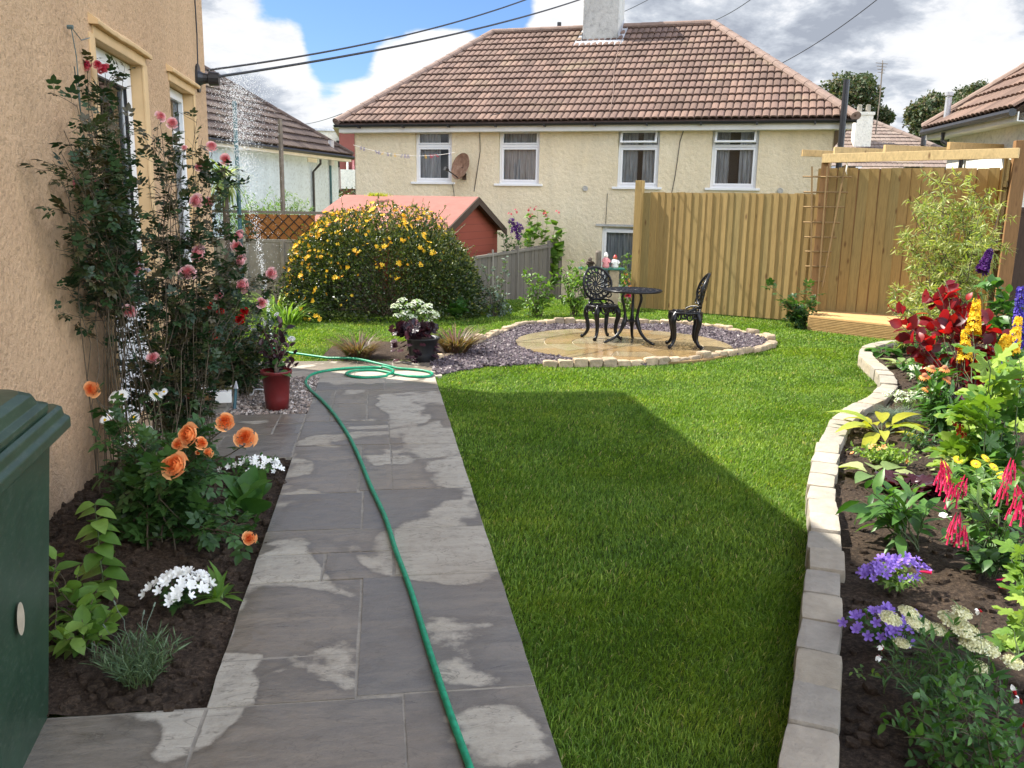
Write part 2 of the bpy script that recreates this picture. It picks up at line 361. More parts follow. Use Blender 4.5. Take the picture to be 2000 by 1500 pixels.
def wood(name, cols, axis_scale=(14, 14, 1.2), knots=True, rough=.75):
    m = Mat(name); w = m.mapv(axis_scale)
    g = m.noise(3.0, 6, .6, w, .8); f = m.noise(9.0, 4, .6, w); k = len(cols)
    r = m.attr('rnd'); c = m.ramp(r, [((i+.5)/k, q) for i, q in enumerate(cols)])
    c = m.mix(.8, c, m.ramp(g, [(.25, .66), (.5, 1.0), (.75, 1.14)]), 'MULTIPLY'); c = m.mix(.5, c, m.ramp(f, [(.35, .8), (.6, 1.06)]), 'MULTIPLY')
    if knots:
        kv = m.mapv((1, 1, .38)); v = m.voro(6.5, 'F1', kv); kk = m.ramp(v, [(.05, 1.0), (.11, .4), (.15, 0.0)])
        c = m.mix(m.math('MULTIPLY', kk, .8), c, (.12, .055, .02))
    return m.set(c, rough, m.bump(g, .35, .004), 0, .3)
MT = {}
MT['lawn'] = None
def mats():
    g = MT
    m = Mat('lawn ground'); n = m.noise(3, 6, .6); n2 = m.noise(70, 4, .7)
    c = m.ramp(n, [(.3, (.045, .075, .012)), (.7, (.075, .11, .02))]); c = m.mix(.6, c, m.ramp(n2, [(.3, .5), (.7, 1.2)]), 'MULTIPLY'); g['lawn'] = m.set(c, .9, m.bump(n2, .8, .02), 0, .1)
    m = Mat('grass blades'); r = m.attr('rnd'); c = m.ramp(r, [(.05, (.052, .108, .015)), (.4, (.112, .208, .026)), (.75, (.195, .315, .042)), (.93, (.31, .41, .08)), (1.0, (.36, .33, .14))])
    n = m.noise(1.3, 5, .65); c = m.mix(.75, c, m.ramp(n, [(.3, (.74, .84, .8)), (.48, (1.0, 1.0, 1.0)), (.60, (1.25, 1.12, .95)), (.72, (1.65, 1.25, 1.0))]), 'MULTIPLY'); m.set(c, .5, None, 0, .2)
    t = m.N.new('ShaderNodeBsdfTranslucent'); m.L.new(m.mix(1.0, c, (1.5, 1.5, .6), 'MULTIPLY'), t.inputs[0]); x = m.N.new('ShaderNodeMixShader'); x.inputs[0].default_value = .35
    m.L.new(m.b.outputs[0], x.inputs[1]); m.L.new(t.outputs[0], x.inputs[2]); m.L.new(x.outputs[0], m.out.inputs[0]); g['grass'] = m.m
    # sandstone paving, part wet and part dried
    m = Mat('sandstone paving'); r = m.attr('rnd')
    wv = m.noise(1.15, 3, .5, dist=1.1); streak = m.noise(5, 6, .65, m.mapv((.6, 3.2, 1), None, (0, 0, .15)), .8); fine = m.noise(120, 4, .6)
    wet = m.ramp(streak, [(.25, (.125, .112, .093)), (.5, (.185, .165, .135)), (.75, (.25, .216, .17))])
    wet = m.mix(.6, wet, m.ramp(r, [(0, (.62, .66, .72)), (.3, (.85, .88, .92)), (.6, (1.05, 1.0, .94)), (1, (1.38, 1.26, 1.08))]), 'MULTIPLY')
    dry = m.ramp(streak, [(.3, (.335, .305, .245)), (.7, (.43, .395, .32))])
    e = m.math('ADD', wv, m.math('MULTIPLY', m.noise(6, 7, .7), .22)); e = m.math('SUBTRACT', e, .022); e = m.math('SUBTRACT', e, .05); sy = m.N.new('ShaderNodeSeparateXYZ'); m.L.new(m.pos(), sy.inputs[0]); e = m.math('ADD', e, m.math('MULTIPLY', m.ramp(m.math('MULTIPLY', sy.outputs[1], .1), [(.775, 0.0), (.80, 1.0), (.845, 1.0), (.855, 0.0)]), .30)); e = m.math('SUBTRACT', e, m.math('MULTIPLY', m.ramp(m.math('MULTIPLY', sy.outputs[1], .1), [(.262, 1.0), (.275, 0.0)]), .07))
    e = m.math('ADD', e, m.math('MULTIPLY', m.math('SUBTRACT', r, .5), .10))
    e = m.math('SUBTRACT', e, .03)
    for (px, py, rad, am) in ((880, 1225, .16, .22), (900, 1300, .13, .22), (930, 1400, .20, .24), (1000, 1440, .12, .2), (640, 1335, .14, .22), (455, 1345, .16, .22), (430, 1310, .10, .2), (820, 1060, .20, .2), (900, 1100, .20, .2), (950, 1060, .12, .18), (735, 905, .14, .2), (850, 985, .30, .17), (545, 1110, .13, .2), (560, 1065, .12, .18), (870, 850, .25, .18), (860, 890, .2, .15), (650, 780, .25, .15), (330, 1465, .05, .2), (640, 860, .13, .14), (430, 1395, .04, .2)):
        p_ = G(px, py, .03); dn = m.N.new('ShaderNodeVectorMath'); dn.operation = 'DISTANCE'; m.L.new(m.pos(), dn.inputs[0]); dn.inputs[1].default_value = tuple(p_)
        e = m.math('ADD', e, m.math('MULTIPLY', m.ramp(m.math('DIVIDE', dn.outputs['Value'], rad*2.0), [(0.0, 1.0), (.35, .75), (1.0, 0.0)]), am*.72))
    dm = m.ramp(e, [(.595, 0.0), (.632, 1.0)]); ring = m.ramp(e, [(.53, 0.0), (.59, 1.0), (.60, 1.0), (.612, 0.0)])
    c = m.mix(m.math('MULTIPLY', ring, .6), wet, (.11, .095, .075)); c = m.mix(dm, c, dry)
    cr = m.voro(1.5, 'DISTANCE_TO_EDGE', m.mapv((1.3, 3, 1))); c = m.mix(.5, c, m.ramp(fine, [(.3, .85), (.7, 1.1)]), 'MULTIPLY')
    spk = m.ramp(m.voro(26, 'F1'), [(.03, 1.0), (.06, 0.0)]); c = m.mix(m.math('MULTIPLY', spk, .6), c, (.06, .05, .045)); dirt = m.ramp(m.noise(14, 8, .75), [(.5, 0.0), (.72, .45)]); c = m.mix(dirt, c, (.10, .085, .06)); cl = m.ramp(m.noise(2.3, 4, .6, m.mapv((1, 2.4, 1)), 1.5), [(.488, 0.0), (.5, .55), (.512, 0.0)]); c = m.mix(cl, c, (.085, .075, .06)); c = m.mix(m.ramp(m.noise(.8, 3), [(.4, 0.0), (.7, .35)]), c, (.23, .17, .11))
    rough = m.mix(dm, m.ramp(streak, [(.3, .26), (.7, .45)]), (.85, .85, .85))
    bp = m.bump(m.noise(7, 7, .65, m.mapv((1, 2.2, 1))), .5, .014); bp = m.bump(fine, .25, .003, bp)
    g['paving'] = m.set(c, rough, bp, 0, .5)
    g['mortar'] = plain('mortar joint', (.27, .245, .20), .85, .25, 20, bump=.5)
    m = Mat('golden sandstone'); r = m.attr('rnd'); n = m.noise(2.4, 6, .6, dist=.6); c = m.ramp(r, [(0, (.22, .15, .07)), (.35, (.27, .175, .08)), (.7, (.24, .195, .12)), (1, (.29, .225, .13))])
    c = m.mix(.7, c, m.ramp(n, [(.3, .72), (.7, 1.15)]), 'MULTIPLY'); g['golden'] = m.set(c, m.ramp(m.noise(3, 4), [(.35, .08), (.65, .28)]), m.bump(m.noise(10, 5), .25, .006), 0, .6)
    g['joint'] = plain('pale joint', (.40, .34, .23), .7, .1, 20)
    m = Mat('edging stone'); r = m.attr('rnd'); c = m.ramp(r, [(0, (.31, .28, .23)), (.4, (.36, .325, .265)), (.75, (.385, .325, .23)), (1, (.41, .365, .30))])
    n = m.noise(12, 7, .65, dist=.4); c = m.mix(.7, c, m.ramp(n, [(.3, .74), (.65, 1.08)]), 'MULTIPLY'); vs = m.voro(30, 'F1'); c = m.mix(m.math('MULTIPLY', m.ramp(vs, [(.03, 1.0), (.07, 0.0)]), .5), c, (.12, .10, .08))
    g['edging'] = m.set(c, .85, m.bump(m.noise(22, 7, .7), .9, .012), 0, .2)
    m = Mat('walling stone'); r = m.attr('rnd'); c = m.ramp(r, [(0, (.30, .24, .17)), (.5, (.42, .33, .22)), (1, (.50, .38, .25))]); n = m.noise(16, 6, .65)
    c = m.mix(.8, c, m.ramp(n, [(.3, .6), (.7, 1.15)]), 'MULTIPLY'); g['walling'] = m.set(c, .85, m.bump(n, .9, .015), 0, .2)
    m = Mat('garden soil'); n = m.noise(55, 8, .78); n2 = m.noise(3, 4); c = m.ramp(n, [(.32, (.020, .013, .009)), (.5, (.078, .052, .034)), (.68, (.20, .14, .092))]); c = m.mix(m.ramp(m.attr('rnd'), [(.6, 0.0), (1.0, .55)]), c, (.16, .11, .075)); c = m.mix(m.ramp(m.voro(38, 'F1'), [(.02, .8), (.06, 0.0)]), c, (.30, .25, .20))
    c = m.mix(.6, c, m.ramp(n2, [(.35, .7), (.7, 1.35)]), 'MULTIPLY'); g['soil'] = m.set(c, .88, m.bump(n, 1.0, .05), 0, .25)
    m = Mat('slate chips'); c = m.ramp(m.attr('rnd'), [(0, (.04, .030, .034)), (.4, (.078, .056, .062)), (.8, (.108, .078, .086)), (.985, (.15, .12, .125)), (1, (.5, .46, .43))]); g['slate'] = m.set(c, .6, None, 0, .5)
    m = Mat('gravel chips'); c = m.ramp(m.attr('rnd'), [(0, (.10, .085, .075)), (.35, (.22, .18, .15)), (.7, (.36, .28, .23)), (1, (.62, .56, .5))]); g['gravel'] = m.set(c, .6, None, 0, .4)
    g['peach'] = render_wall('peach roughcast', (.62, .40, .235), (.67, .445, .265), 36, .022, (.50, .36, .24))
    g['peach_smooth'] = plain('peach smooth render', (.64, .43, .22), .85, .08, 6, bump=.2)
    g['cream'] = render_wall('cream roughcast', (.76, .64, .43), (.80, .69, .49), 15, .022, None, .3)
    g['blue'] = render_wall('pale blue render', (.47, .56, .62), (.52, .62, .68), 14, .015)
    g['white_render'] = render_wall('white render', (.72, .69, .60), (.8, .76, .67), 14, .015)
    g['grey_render'] = render_wall('grey cement render', (.42, .41, .38), (.52, .51, .47), 8, .02)
    def tile(nm, cols, dark=1.0):
        m = Mat(nm); k = len(cols); c = m.ramp(m.attr('rnd'), [((i+.5)/k, q) for i, q in enumerate(cols)]); n = m.noise(5, 6, .65); big = m.noise(.7, 4, .6)
        c = m.mix(.6, c, m.ramp(n, [(.3, .7), (.7, 1.15)]), 'MULTIPLY'); c = m.mix(m.ramp(big, [(.60, 0.0), (.75, .35)]), c, (.36, .30, .18)); return m.set(c, .82, m.bump(m.noise(60, 4), .4, .004), 0, .25)
    g['tile'] = tile('red brown roof tile', [(.135, .088, .068), (.17, .112, .086), (.155, .10, .08), (.205, .132, .10)])
    g['tile_dark'] = tile('weathered brown roof tile', [(.075, .055, .048), (.095, .07, .06), (.12, .09, .075)])
    g['tile_grey'] = tile('slate brown roof tile', [(.20, .15, .125), (.23, .18, .15)])
    g['ridge'] = plain('ridge tile', (.20, .135, .105), .8, .2, 6, bump=.2)
    g['lead'] = plain('lead flashing', (.45, .46, .48), .4, .2, 5, .3)
    g['white'] = plain('white plastic', (.80, .80, .79), .32, .03, 3)
    g['fascia'] = plain('white painted fascia', (.72, .70, .64), .5, .08, 4)
    g['black'] = plain('black plastic', (.018, .018, .02), .4, .2, 8)
    g['glass'] = glassm('window glass'); g['dark'] = plain('dark room', (.05, .048, .045), .9, .1)
    m = Mat('net curtain'); v = m.noise(3, 4, .6, m.mapv((9, 9, .7))); g['curtain'] = m.set(m.ramp(v, [(.35, (.30, .31, .31)), (.65, (.68, .68, .66))]), .9)
    g['fence'] = wood('new pine fence', [(.31, .205, .075), (.38, .26, .10), (.345, .225, .08), (.29, .215, .085)], (12, 12, 1.0))
    g['pine'] = wood('sawn pine', [(.50, .34, .15), (.58, .42, .20), (.46, .29, .12)], (6, 6, 3), True)
    g['deck'] = wood('pine decking', [(.46, .29, .12), (.52, .33, .14)], (3, 3, 8), False)
    g['brownwood'] = wood('brown stained post', [(.22, .115, .045), (.27, .15, .06)], (14, 14, 1.2))
    g['greywood'] = wood('weathered grey wood', [(.13, .115, .095), (.18, .16, .13), (.155, .135, .105)], (10, 10, 1.0), False)
    g['darkwood'] = wood('dark stained and shaded timber', [(.05, .032, .022), (.07, .045, .03)], (8, 8, 1.5), False)
    g['trellis'] = wood('trellis lath', [(.24, .15, .065), (.30, .20, .09)], (20, 20, 2), False)
    g['concrete'] = plain('concrete panel', (.27, .245, .20), .9, .2, 5, bump=.5)
    m = Mat('shed cladding'); s_ = m.N.new('ShaderNodeSeparateXYZ'); m.L.new(m.pos(), s_.inputs[0]); zf = m.math('FRACT', m.math('MULTIPLY', s_.outputs[2], 7.5))
    c = m.mix(m.ramp(zf, [(.0, 1.0), (.06, 0.0)]), (.25, .058, .034), (.08, .02, .014)); g['redwood'] = m.set(c, .75, m.bump(zf, .6, .02), 0, .3)
    g['redfelt'] = plain('red roof felt', (.27, .105, .08), .9, .12, 6, bump=.4); g['brick'] = plain('red brick far', (.24, .075, .06), .9, .12, 2)
    m = Mat('cast iron paint'); g['iron'] = m.set(m.ramp(m.noise(20, 3), [(.3, (.004, .004, .005)), (.7, (.009, .009, .010))]), .3, m.bump(m.noise(60, 3), .25, .003), 0, .3)
    m = Mat('green hose'); g['hose'] = m.set(m.ramp(m.noise(30, 5, .7), [(.3, (.004, .14, .07)), (.5, (.0, .24, .115)), (.7, (.01, .31, .16))]), .42, None, 0, .5)
    m = Mat('green bin plastic'); n = m.noise(6, 6, .65); c = m.ramp(n, [(.3, (.014, .036, .020)), (.7, (.024, .056, .032))]); c = m.mix(m.ramp(m.noise(30, 5, .7, m.mapv((1, 1, 3))), [(.52, 0.0), (.75, .4)]), c, (.12, .14, .11)); g['bin'] = m.set(c, .42, m.bump(m.noise(300, 2), .15, .001), 0, .5)
    g['sticker'] = plain('faded sticker', (.42, .35, .25), .6, .25, 9); g['redpot'] = plain('dark red glazed pot', (.13, .012, .012), .4, .15, 9); g['terracotta'] = plain('terracotta', (.40, .15, .07), .8, .15, 9)
    g['stem'] = plain('green stem', (.06, .09, .025), .6, .3, 12); g['wood_stem'] = plain('woody stem', (.075, .055, .03), .75, .3, 20); g['bark'] = plain('bark', (.08, .06, .045), .9, .3, 6, bump=.8)
    g['bluepole'] = plain('blue painted pole', (.03, .10, .12), .5, .3, 8); g['greypole'] = plain('weathered pole', (.16, .13, .10), .8, .3, 10)
    g['greenshelf'] = plain('dark green ledge', (.02, .13, .09), .6, .2, 8)
    m = Mat('water drops'); m.b.inputs['Emission Strength'].default_value = 0; g['water'] = m.set((.92, .95, .98), .08, None, 0, 1.0)
    t = m.N.new('ShaderNodeBsdfTransparent'); x = m.N.new('ShaderNodeMixShader'); x.inputs[0].default_value = .35; m.L.new(m.b.outputs[0], x.inputs[1]); m.L.new(t.outputs[0], x.inputs[2]); m.L.new(x.outputs[0], m.out.inputs[0])
    g['red'] = plain('red enamel', (.42, .03, .02), .35, .1, 9); g['cup_white'] = plain('white china', (.78, .76, .70), .25, .05, 9); g['yellow'] = plain('yellow print', (.75, .50, .05), .5, .1, 9)
    # leaves
    g['l_rose'] = leafm('rose leaves', [(.014, .032, .012), (.022, .05, .018), (.035, .07, .022), (.06, .05, .02)], .38, .22)
    g['l_rose2'] = leafm('rose leaves fresh', [(.025, .065, .016), (.04, .10, .024), (.06, .13, .03)], .42, .28)
    g['l_dark'] = leafm('dark bush leaves', [(.015, .030, .008), (.030, .054, .012), (.065, .10, .02), (.14, .15, .035)], .30, .2)
    g['l_mid'] = leafm('mid green leaves', [(.035, .10, .018), (.06, .15, .028), (.09, .20, .04)], .42, .3)
    g['l_light'] = leafm('light green leaves', [(.08, .165, .025), (.12, .22, .035), (.18, .29, .055)], .45, .35)
    g['l_lime'] = leafm('lime leaves', [(.10, .20, .025), (.18, .30, .04), (.28, .38, .07)], .5, .28)
    g['l_yellow'] = leafm('golden leaves', [(.36, .36, .03), (.45, .44, .06), (.28, .36, .05)], .45, .35)
    g['l_willow'] = leafm('willow leaves', [(.22, .28, .06), (.33, .36, .10), (.46, .45, .17), (.16, .23, .05)], .45, .35)
    g['l_grey'] = leafm('silver green leaves', [(.12, .17, .12), (.17, .22, .16), (.09, .13, .08)], .6, .2)
    g['l_lavender'] = leafm('lavender leaves', [(.045, .085, .035), (.075, .125, .05), (.11, .16, .08)], .6, .2)
    g['l_plum'] = leafm('plum leaves', [(.035, .010, .016), (.075, .018, .028), (.11, .03, .05), (.07, .05, .07)], .3, .25, (1.8, .5, .5))
    g['l_red'] = leafm('smoke bush leaves', [(.08, .009, .014), (.16, .010, .014), (.32, .018, .014), (.10, .014, .026), (.22, .02, .025)], .38, .42, (2.4, .6, .4))
    g['l_black'] = leafm('dark purple leaves', [(.018, .010, .014), (.035, .016, .022), (.06, .02, .025)], .3, .15, (1.6, .5, .5))
    g['l_bronze'] = leafm('bronze grass', [(.10, .05, .035), (.16, .085, .05), (.24, .15, .09), (.09, .10, .04)], .5, .3)
    g['l_varieg'] = leafm('variegated leaves', [(.20, .28, .10), (.50, .52, .24), (.08, .18, .05)], .45, .3)
    g['l_tree'] = leafm('far tree leaves', [(.03, .055, .018), (.05, .08, .028), (.09, .11, .045), (.12, .10, .05)], .6, .2)
    g['p_pink'] = petalm('pink petals', [(.78, .26, .28), (.88, .42, .42), (.93, .60, .58)]); g['p_deep'] = petalm('deep pink petals', [(.55, .03, .07), (.65, .08, .12), (.70, .20, .22)])
    g['p_orange'] = petalm('apricot petals', [(.84, .22, .05), (.92, .36, .11), (.95, .50, .22)]); g['p_white'] = petalm('white petals', [(.80, .80, .74), (.86, .86, .82)], trans=.2)
    g['p_red'] = petalm('red petals', [(.35, .004, .006), (.55, .008, .01)]); g['p_yellow'] = petalm('yellow petals', [(.72, .30, .01), (.85, .48, .02), (.88, .60, .05)])
    g['p_purple'] = petalm('violet petals', [(.20, .10, .48), (.28, .16, .60), (.34, .22, .66)]); g['p_blue'] = petalm('deep blue petals', [(.05, .03, .28), (.09, .06, .42)])
    g['p_sedum'] = petalm('pale sedum florets', [(.40, .50, .25), (.68, .74, .52), (.80, .82, .68)], trans=.15); g['p_cream'] = petalm('cream florets', [(.62, .60, .30), (.80, .78, .48), (.88, .86, .62)], trans=.1); g['p_gold'] = petalm('golden florets', [(.80, .48, .01), (.88, .62, .03)])
    g['p_magenta'] = petalm('crimson trumpets', [(.45, .006, .05), (.62, .015, .09), (.68, .04, .14)]); g['p_dkpurple'] = petalm('dark purple florets', [(.05, .008, .10), (.09, .015, .15)])
mats()
# ------------------------------------------------------------------ the ground
na = A([.435, .90, 0]); na /= np.linalg.norm(na)      # heading of the neighbours' houses
ua = A([na[1], -na[0], 0])                             # along the cream facade, to the right
def ground_z(x, y):
    p = x*na[0]+y*na[1]; t = np.clip((p-15.2)/3.2, 0, 1); return -.04-1.5*t*t*(3-2*t)
def build_ground():
    g = Geo(); a = np.concatenate([[-600, -200, -80], np.arange(-40, 41, 1.0), [80, 200, 600]]); b = np.concatenate([[-600, -60, -15], np.arange(-10, 50, 1.0), [90, 250, 700]])
    X, Y = np.meshgrid(a, b, indexing='ij'); g.grid(np.stack([X, Y, ground_z(X, Y)], -1)); tag(g.obj('ground', MT['lawn'], smooth=True), kind='structure')
build_ground()
XL, XR = -.585, .525
BLOB = A([G(*q) for q in ((850, 737), (838, 706), (875, 696), (920, 679), (960, 660), (1020, 638), (1100, 632), (1240, 632), (1380, 640), (1440, 650), (1490, 658), (1512, 672), (1500, 684), (1440, 694), (1340, 708), (1260, 715), (1130, 717), (1050, 713), (950, 718), (890, 728))])
PC = A([2.97, 10.2]); PR = 1.33
ISL = A([G(*q) for q in ((630, 695), (650, 676), (700, 668), (760, 668), (840, 666), (900, 660), (935, 664), (905, 684), (875, 697), (845, 705), (640, 706))])
def spline(P, n):
    P = np.asarray(P, float); m = len(P); o = []
    Q = np.vstack([2*P[0]-P[1], P, 2*P[-1]-P[-2]])
    for k in range(m-1):
        p0, p1, p2, p3 = Q[k:k+4]; t = np.linspace(0, 1, n, endpoint=False)[:, None]
        o.append(.5*((2*p1)+(-p0+p2)*t+(2*p0-5*p1+4*p2-p3)*t*t+(-p0+3*p1-3*p2+p3)*t**3))
    o.append(P[-1:]); return np.vstack(o)
def resample(P, step):
    d = np.concatenate([[0], np.cumsum(np.linalg.norm(np.diff(P, axis=0), axis=1))]); n = max(2, int(round(d[-1]/step))+1); s = np.linspace(0, d[-1], n)
    return np.stack([np.interp(s, d, P[:, k]) for k in range(P.shape[1])], 1)
EDGE = spline([G(x, y, .13) for x, y in ((1545, 1700), (1575, 1500), (1586, 1390), (1600, 1270), (1606, 1160), (1612, 1060), (1607, 960), (1612, 890), (1640, 825), (1676, 792), (1712, 776), (1736, 748), (1730, 728), (1706, 706), (1691, 688), (1706, 672), (1760, 664), (1830, 662))], 12)
BEDPOLY = np.vstack([EDGE[:, :2], [[14, 11.5], [14, .5]]])
def build_lawn():
    g = Geo(); xs = np.linspace(-4, 9.5, 60); ys = np.linspace(-3, 14.8, 80); X, Y = np.meshgrid(xs, ys, indexing='ij')
    Z = .006*snoise(np.stack([X, Y], -1), 5, 2, .9); g.grid(np.stack([X, Y, Z-.006], -1)); tag(g.obj('lawn', MT['lawn'], smooth=True), kind='structure')
    rng = np.random.default_rng(11); g = Geo()
    def ok(x, y):
        m = ~((x < XR-.012+.035*snoise(np.stack([x, y], -1), 77, 4, 9.0)) & (y < 9.19) & (x > -9)); m &= ~inpoly(x, y, BLOB); m &= ~inpoly(x, y, ISL); m &= ~inpoly(x, y, BEDPOLY); m &= (y > 9.17) | (x > XR-.05)
        p = x*na[0]+y*na[1]; m &= ~((x < 1.5) & (y > 12.9)); m &= (x > -3.2)
        m &= (y < 14.3+(x-4.3)*-.893) | (x < 4.3); return m
    for (x0, x1, y0, y1, dens, h, w) in ((.4, 2.6, 1.7, 3.4, 21000, .024, .0036), (.4, 2.9, 3.4, 5.2, 12000, .023, .005), (.4, 4.6, 5.2, 7.6, 7000, .022, .007), (-3.2, 7.4, 7.6, 10.2, 4200, .022, .0095), (-3.2, 7.4, 10.2, 15.5, 2600, .022, .013)):
        n = int((x1-x0)*(y1-y0)*dens); x = rng.uniform(x0, x1, n); y = rng.uniform(y0, y1, n); k = ok(x, y); x, y = x[k], y[k]; n = len(x)
        f = snoise(np.stack([x, y], -1), 9, 4, 5.0); H = h*(.65+.5*rng.random(n))*(1+.25*f)
        sw = snoise(np.stack([x, y], -1), 21, 3, 3.0)*3.1; ang = sw+rng.normal(size=n)*1.3; lean = rng.uniform(.2, 1.3, n)*H
        dx, dy = np.cos(ang), np.sin(ang); pa = rng.uniform(0, 2*PI, n); px, py = np.cos(pa)*w/2, np.sin(pa)*w/2
        P = np.stack([x, y, np.zeros(n)], -1); z0 = -.004
        V = np.zeros((n, 5, 3)); V[:, 0] = P+np.stack([-px, -py, np.full(n, z0)], -1); V[:, 1] = P+np.stack([px, py, np.full(n, z0)], -1)
        mid = P+np.stack([dx*lean*.35, dy*lean*.35, H*.62], -1); V[:, 2] = mid+np.stack([px, py, 0*px], -1)*.85; V[:, 3] = mid-np.stack([px, py, 0*px], -1)*.85
        V[:, 4] = P+np.stack([dx*lean, dy*lean, H*.95], -1); rn = np.clip(.45+.22*rng.normal(size=n)+.12*f, 0, .97); rn[rng.random(n) < .015] = 1.0
        i = np.arange(n)[:, None]*5; b0 = g.n
        g.add(V.reshape(-1, 3), np.concatenate([i+A([[0, 1, 2, 3]])]), 0, np.repeat(rn, 5), np.tile([0, 0, .6, .6, 1], n))
        g.F.append((i+A([[3, 2, 4]])+b0).ravel()); g.K.append(np.full(n, 3)); g.M.append(np.zeros(n, int))
    tag(g.obj('grass', MT['grass'], smooth=True), kind='stuff')
build_lawn()
# ------------------------------------------------------------------ paving
def slabs(name, rects, z, mat, seed, parent=None, th=.05):
    rng = np.random.default_rng(seed); g = Geo()
    for (x0, x1, y0, y1) in rects:
        j = .0065; c = A([[x0+j, y0+j], [x1-j, y0+j], [x1-j, y1-j], [x0+j, y1-j]])+rng.normal(size=(4, 2))*.0018; zz = z+rng.normal(size=4)*.0012; r = rng.random()
        N = 7; s = np.linspace(0, 1, N); U, Vv = np.meshgrid(s, s, indexing='ij')
        P = (1-U)[..., None]*(1-Vv)[..., None]*c[0]+U[..., None]*(1-Vv)[..., None]*c[1]+U[..., None]*Vv[..., None]*c[2]+(1-U)[..., None]*Vv[..., None]*c[3]
        e = np.minimum(np.minimum(U, 1-U), np.minimum(Vv, 1-Vv)) < 1e-6
        P = P+np.where(e[..., None], snoise(P*1.0, 3, 3, 14)[..., None]*.004, 0)
        Z = zz.mean()+.003*snoise(P, 8, 3, 5)-np.where(e, .004, 0)
        T = np.concatenate([P, Z[..., None]], -1); g.grid(T, 0, r)
        rim = np.concatenate([T[:-1, 0], T[-1, :-1], T[:0:-1, -1], T[0, :0:-1]]); n = len(rim); lo = rim.copy(); lo[:, 2] -= th
        i = np.arange(n); k = (i+1) % n; g.add(np.concatenate([rim, lo]), np.stack([k, i, i+n, k+n], -1)[:, ::-1][:, ::-1], 0, r)
    return g.obj(name, mat, parent, smooth=False)
def Yp(py, px=700): return G(px, py, .03)[1]
def Xp(px, py): return G(px, py, .03)[0]
def build_path():
    R = []
    yA, y1, y2, y3, y4, y5, y6, y7, y8, y9, y10 = [Yp(q) for q in (1362, 1273, 1130, 1077, 1031, 960, 868, 821, 760, 735, 704)]
    yr = [Yp(q, 900) for q in (1345, 1118, 1026, 951, 891)]
    xs = Xp(701, 1250)
    # near row, reaching left below the bed
    R += [(-2.6, Xp(401, 1390), 1.55, yA), (Xp(401, 1390), Xp(790, 1400), 1.75, yA), (Xp(790, 1400), XR, 1.75, yr[0]), (-2.6, -.4, .6, 1.55), (-.4, XR, .6, 1.75)]
    R[1] = (Xp(401, 1390), Xp(790, 1400), 1.75, yA)
    R += [(XL, xs, yA, y1), (XL, xs, y1, y2), (xs, XR, yr[0], yr[1])]
    xm = Xp(770, 1105); R += [(XL, Xp(632, 1105), y2, y3), (Xp(632, 1105), xm, y2, y3), (xs, xm, yr[1], y2)][:2] + [(XL, xm, y3, y4), (xm, XR, yr[1], yr[2])]
    xe = Xp(708, 990); R += [(XL, xe, y4, y5), (xe, XR, yr[2], yr[3])]
    xf = Xp(704, 910); xg = Xp(765, 910); R += [(XL, xf, y5, y6), (xf, xg, yr[3], y6), (xg, XR, yr[3], yr[4]), (xg, XR, yr[4], y6)]
    xh = Xp(760, 845); xq = Xp(648, 845); R += [(XL, xh, y6, y7), (xh, XR, y6, y7)]
    xi = Xp(718, 790); ym = Yp(787); R += [(XL, Xp(648, 800), y7, y8), (Xp(648, 800), xi, y7, ym), (Xp(648, 800), xi, ym, y8), (xi, XR, y7, y8)]
    xj = Xp(752, 748); R += [(XL, xj, y8, y9), (xj, XR, y8, y9)]
    xa = [-1.7, -1.1, -.25, .12, .60]; R += [(xa[i], xa[i+1], y9, y10) for i in range(4)]
    # slabs beside the door
    yl = [G(500, q, .03)[1] for q in (893, 848, 808)]; R += [(-1.67, -1.1, yl[0], yl[1]), (-1.1, XL, yl[0], yl[1]), (-1.67, -1.2, yl[1], yl[2]), (-1.2, -.78, yl[1], yl[2]), (-.78, XL, yl[1], (yl[1]+yl[2])/2), (-.78, XL, (yl[1]+yl[2])/2, yl[2])]
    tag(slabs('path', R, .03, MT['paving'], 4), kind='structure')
    g = Geo()
    for (x0, x1, y0, y1) in ((-2.7, XR-.006, .5, yA+.01), (XL+.006, XR-.006, yA+.011, y9), (-1.69, .58, y9+.001, y10-.004), (-1.67, XL+.005, yl[0]+.005, yl[2]-.005)):
        g.cbox(((x0+x1)/2, (y0+y1)/2, .005), (x1-x0, y1-y0, .036))
    tag(g.obj('path_mortar', MT['mortar']), kind='structure')
    return yA, yl[0], yl[2], y9, y10
YA, YL0, YL2, Y9, Y10 = build_path()
def soil(name, P, mat, seed, amp=.03, clod=500):
    """P: (a,b,3) grid"""
    rng = np.random.default_rng(seed); g = Geo(); q = P[..., :2]
    P = P.copy(); P[..., 2] += amp*(.6*snoise(q, seed, 4, 7)+.5*np.abs(snoise(q, seed+1, 4, 22))); g.grid(P)
    a, b = P.shape[:2]
    for k in range(clod):
        i, j = rng.integers(1, a-1), rng.integers(1, b-1); s = .004+.026*rng.random()**4; V, F = rock(rng, s*2, s*1.6, s*1.3, 2, .35, 3)
        g.add(rotz(V, rng.random()*6)+P[i, j]+rng.normal(size=3)*[.02, .02, 0]-[0, 0, s*.4], F, 0, rng.random())
    return tag(g.obj(name, mat, smooth=True), kind='structure')
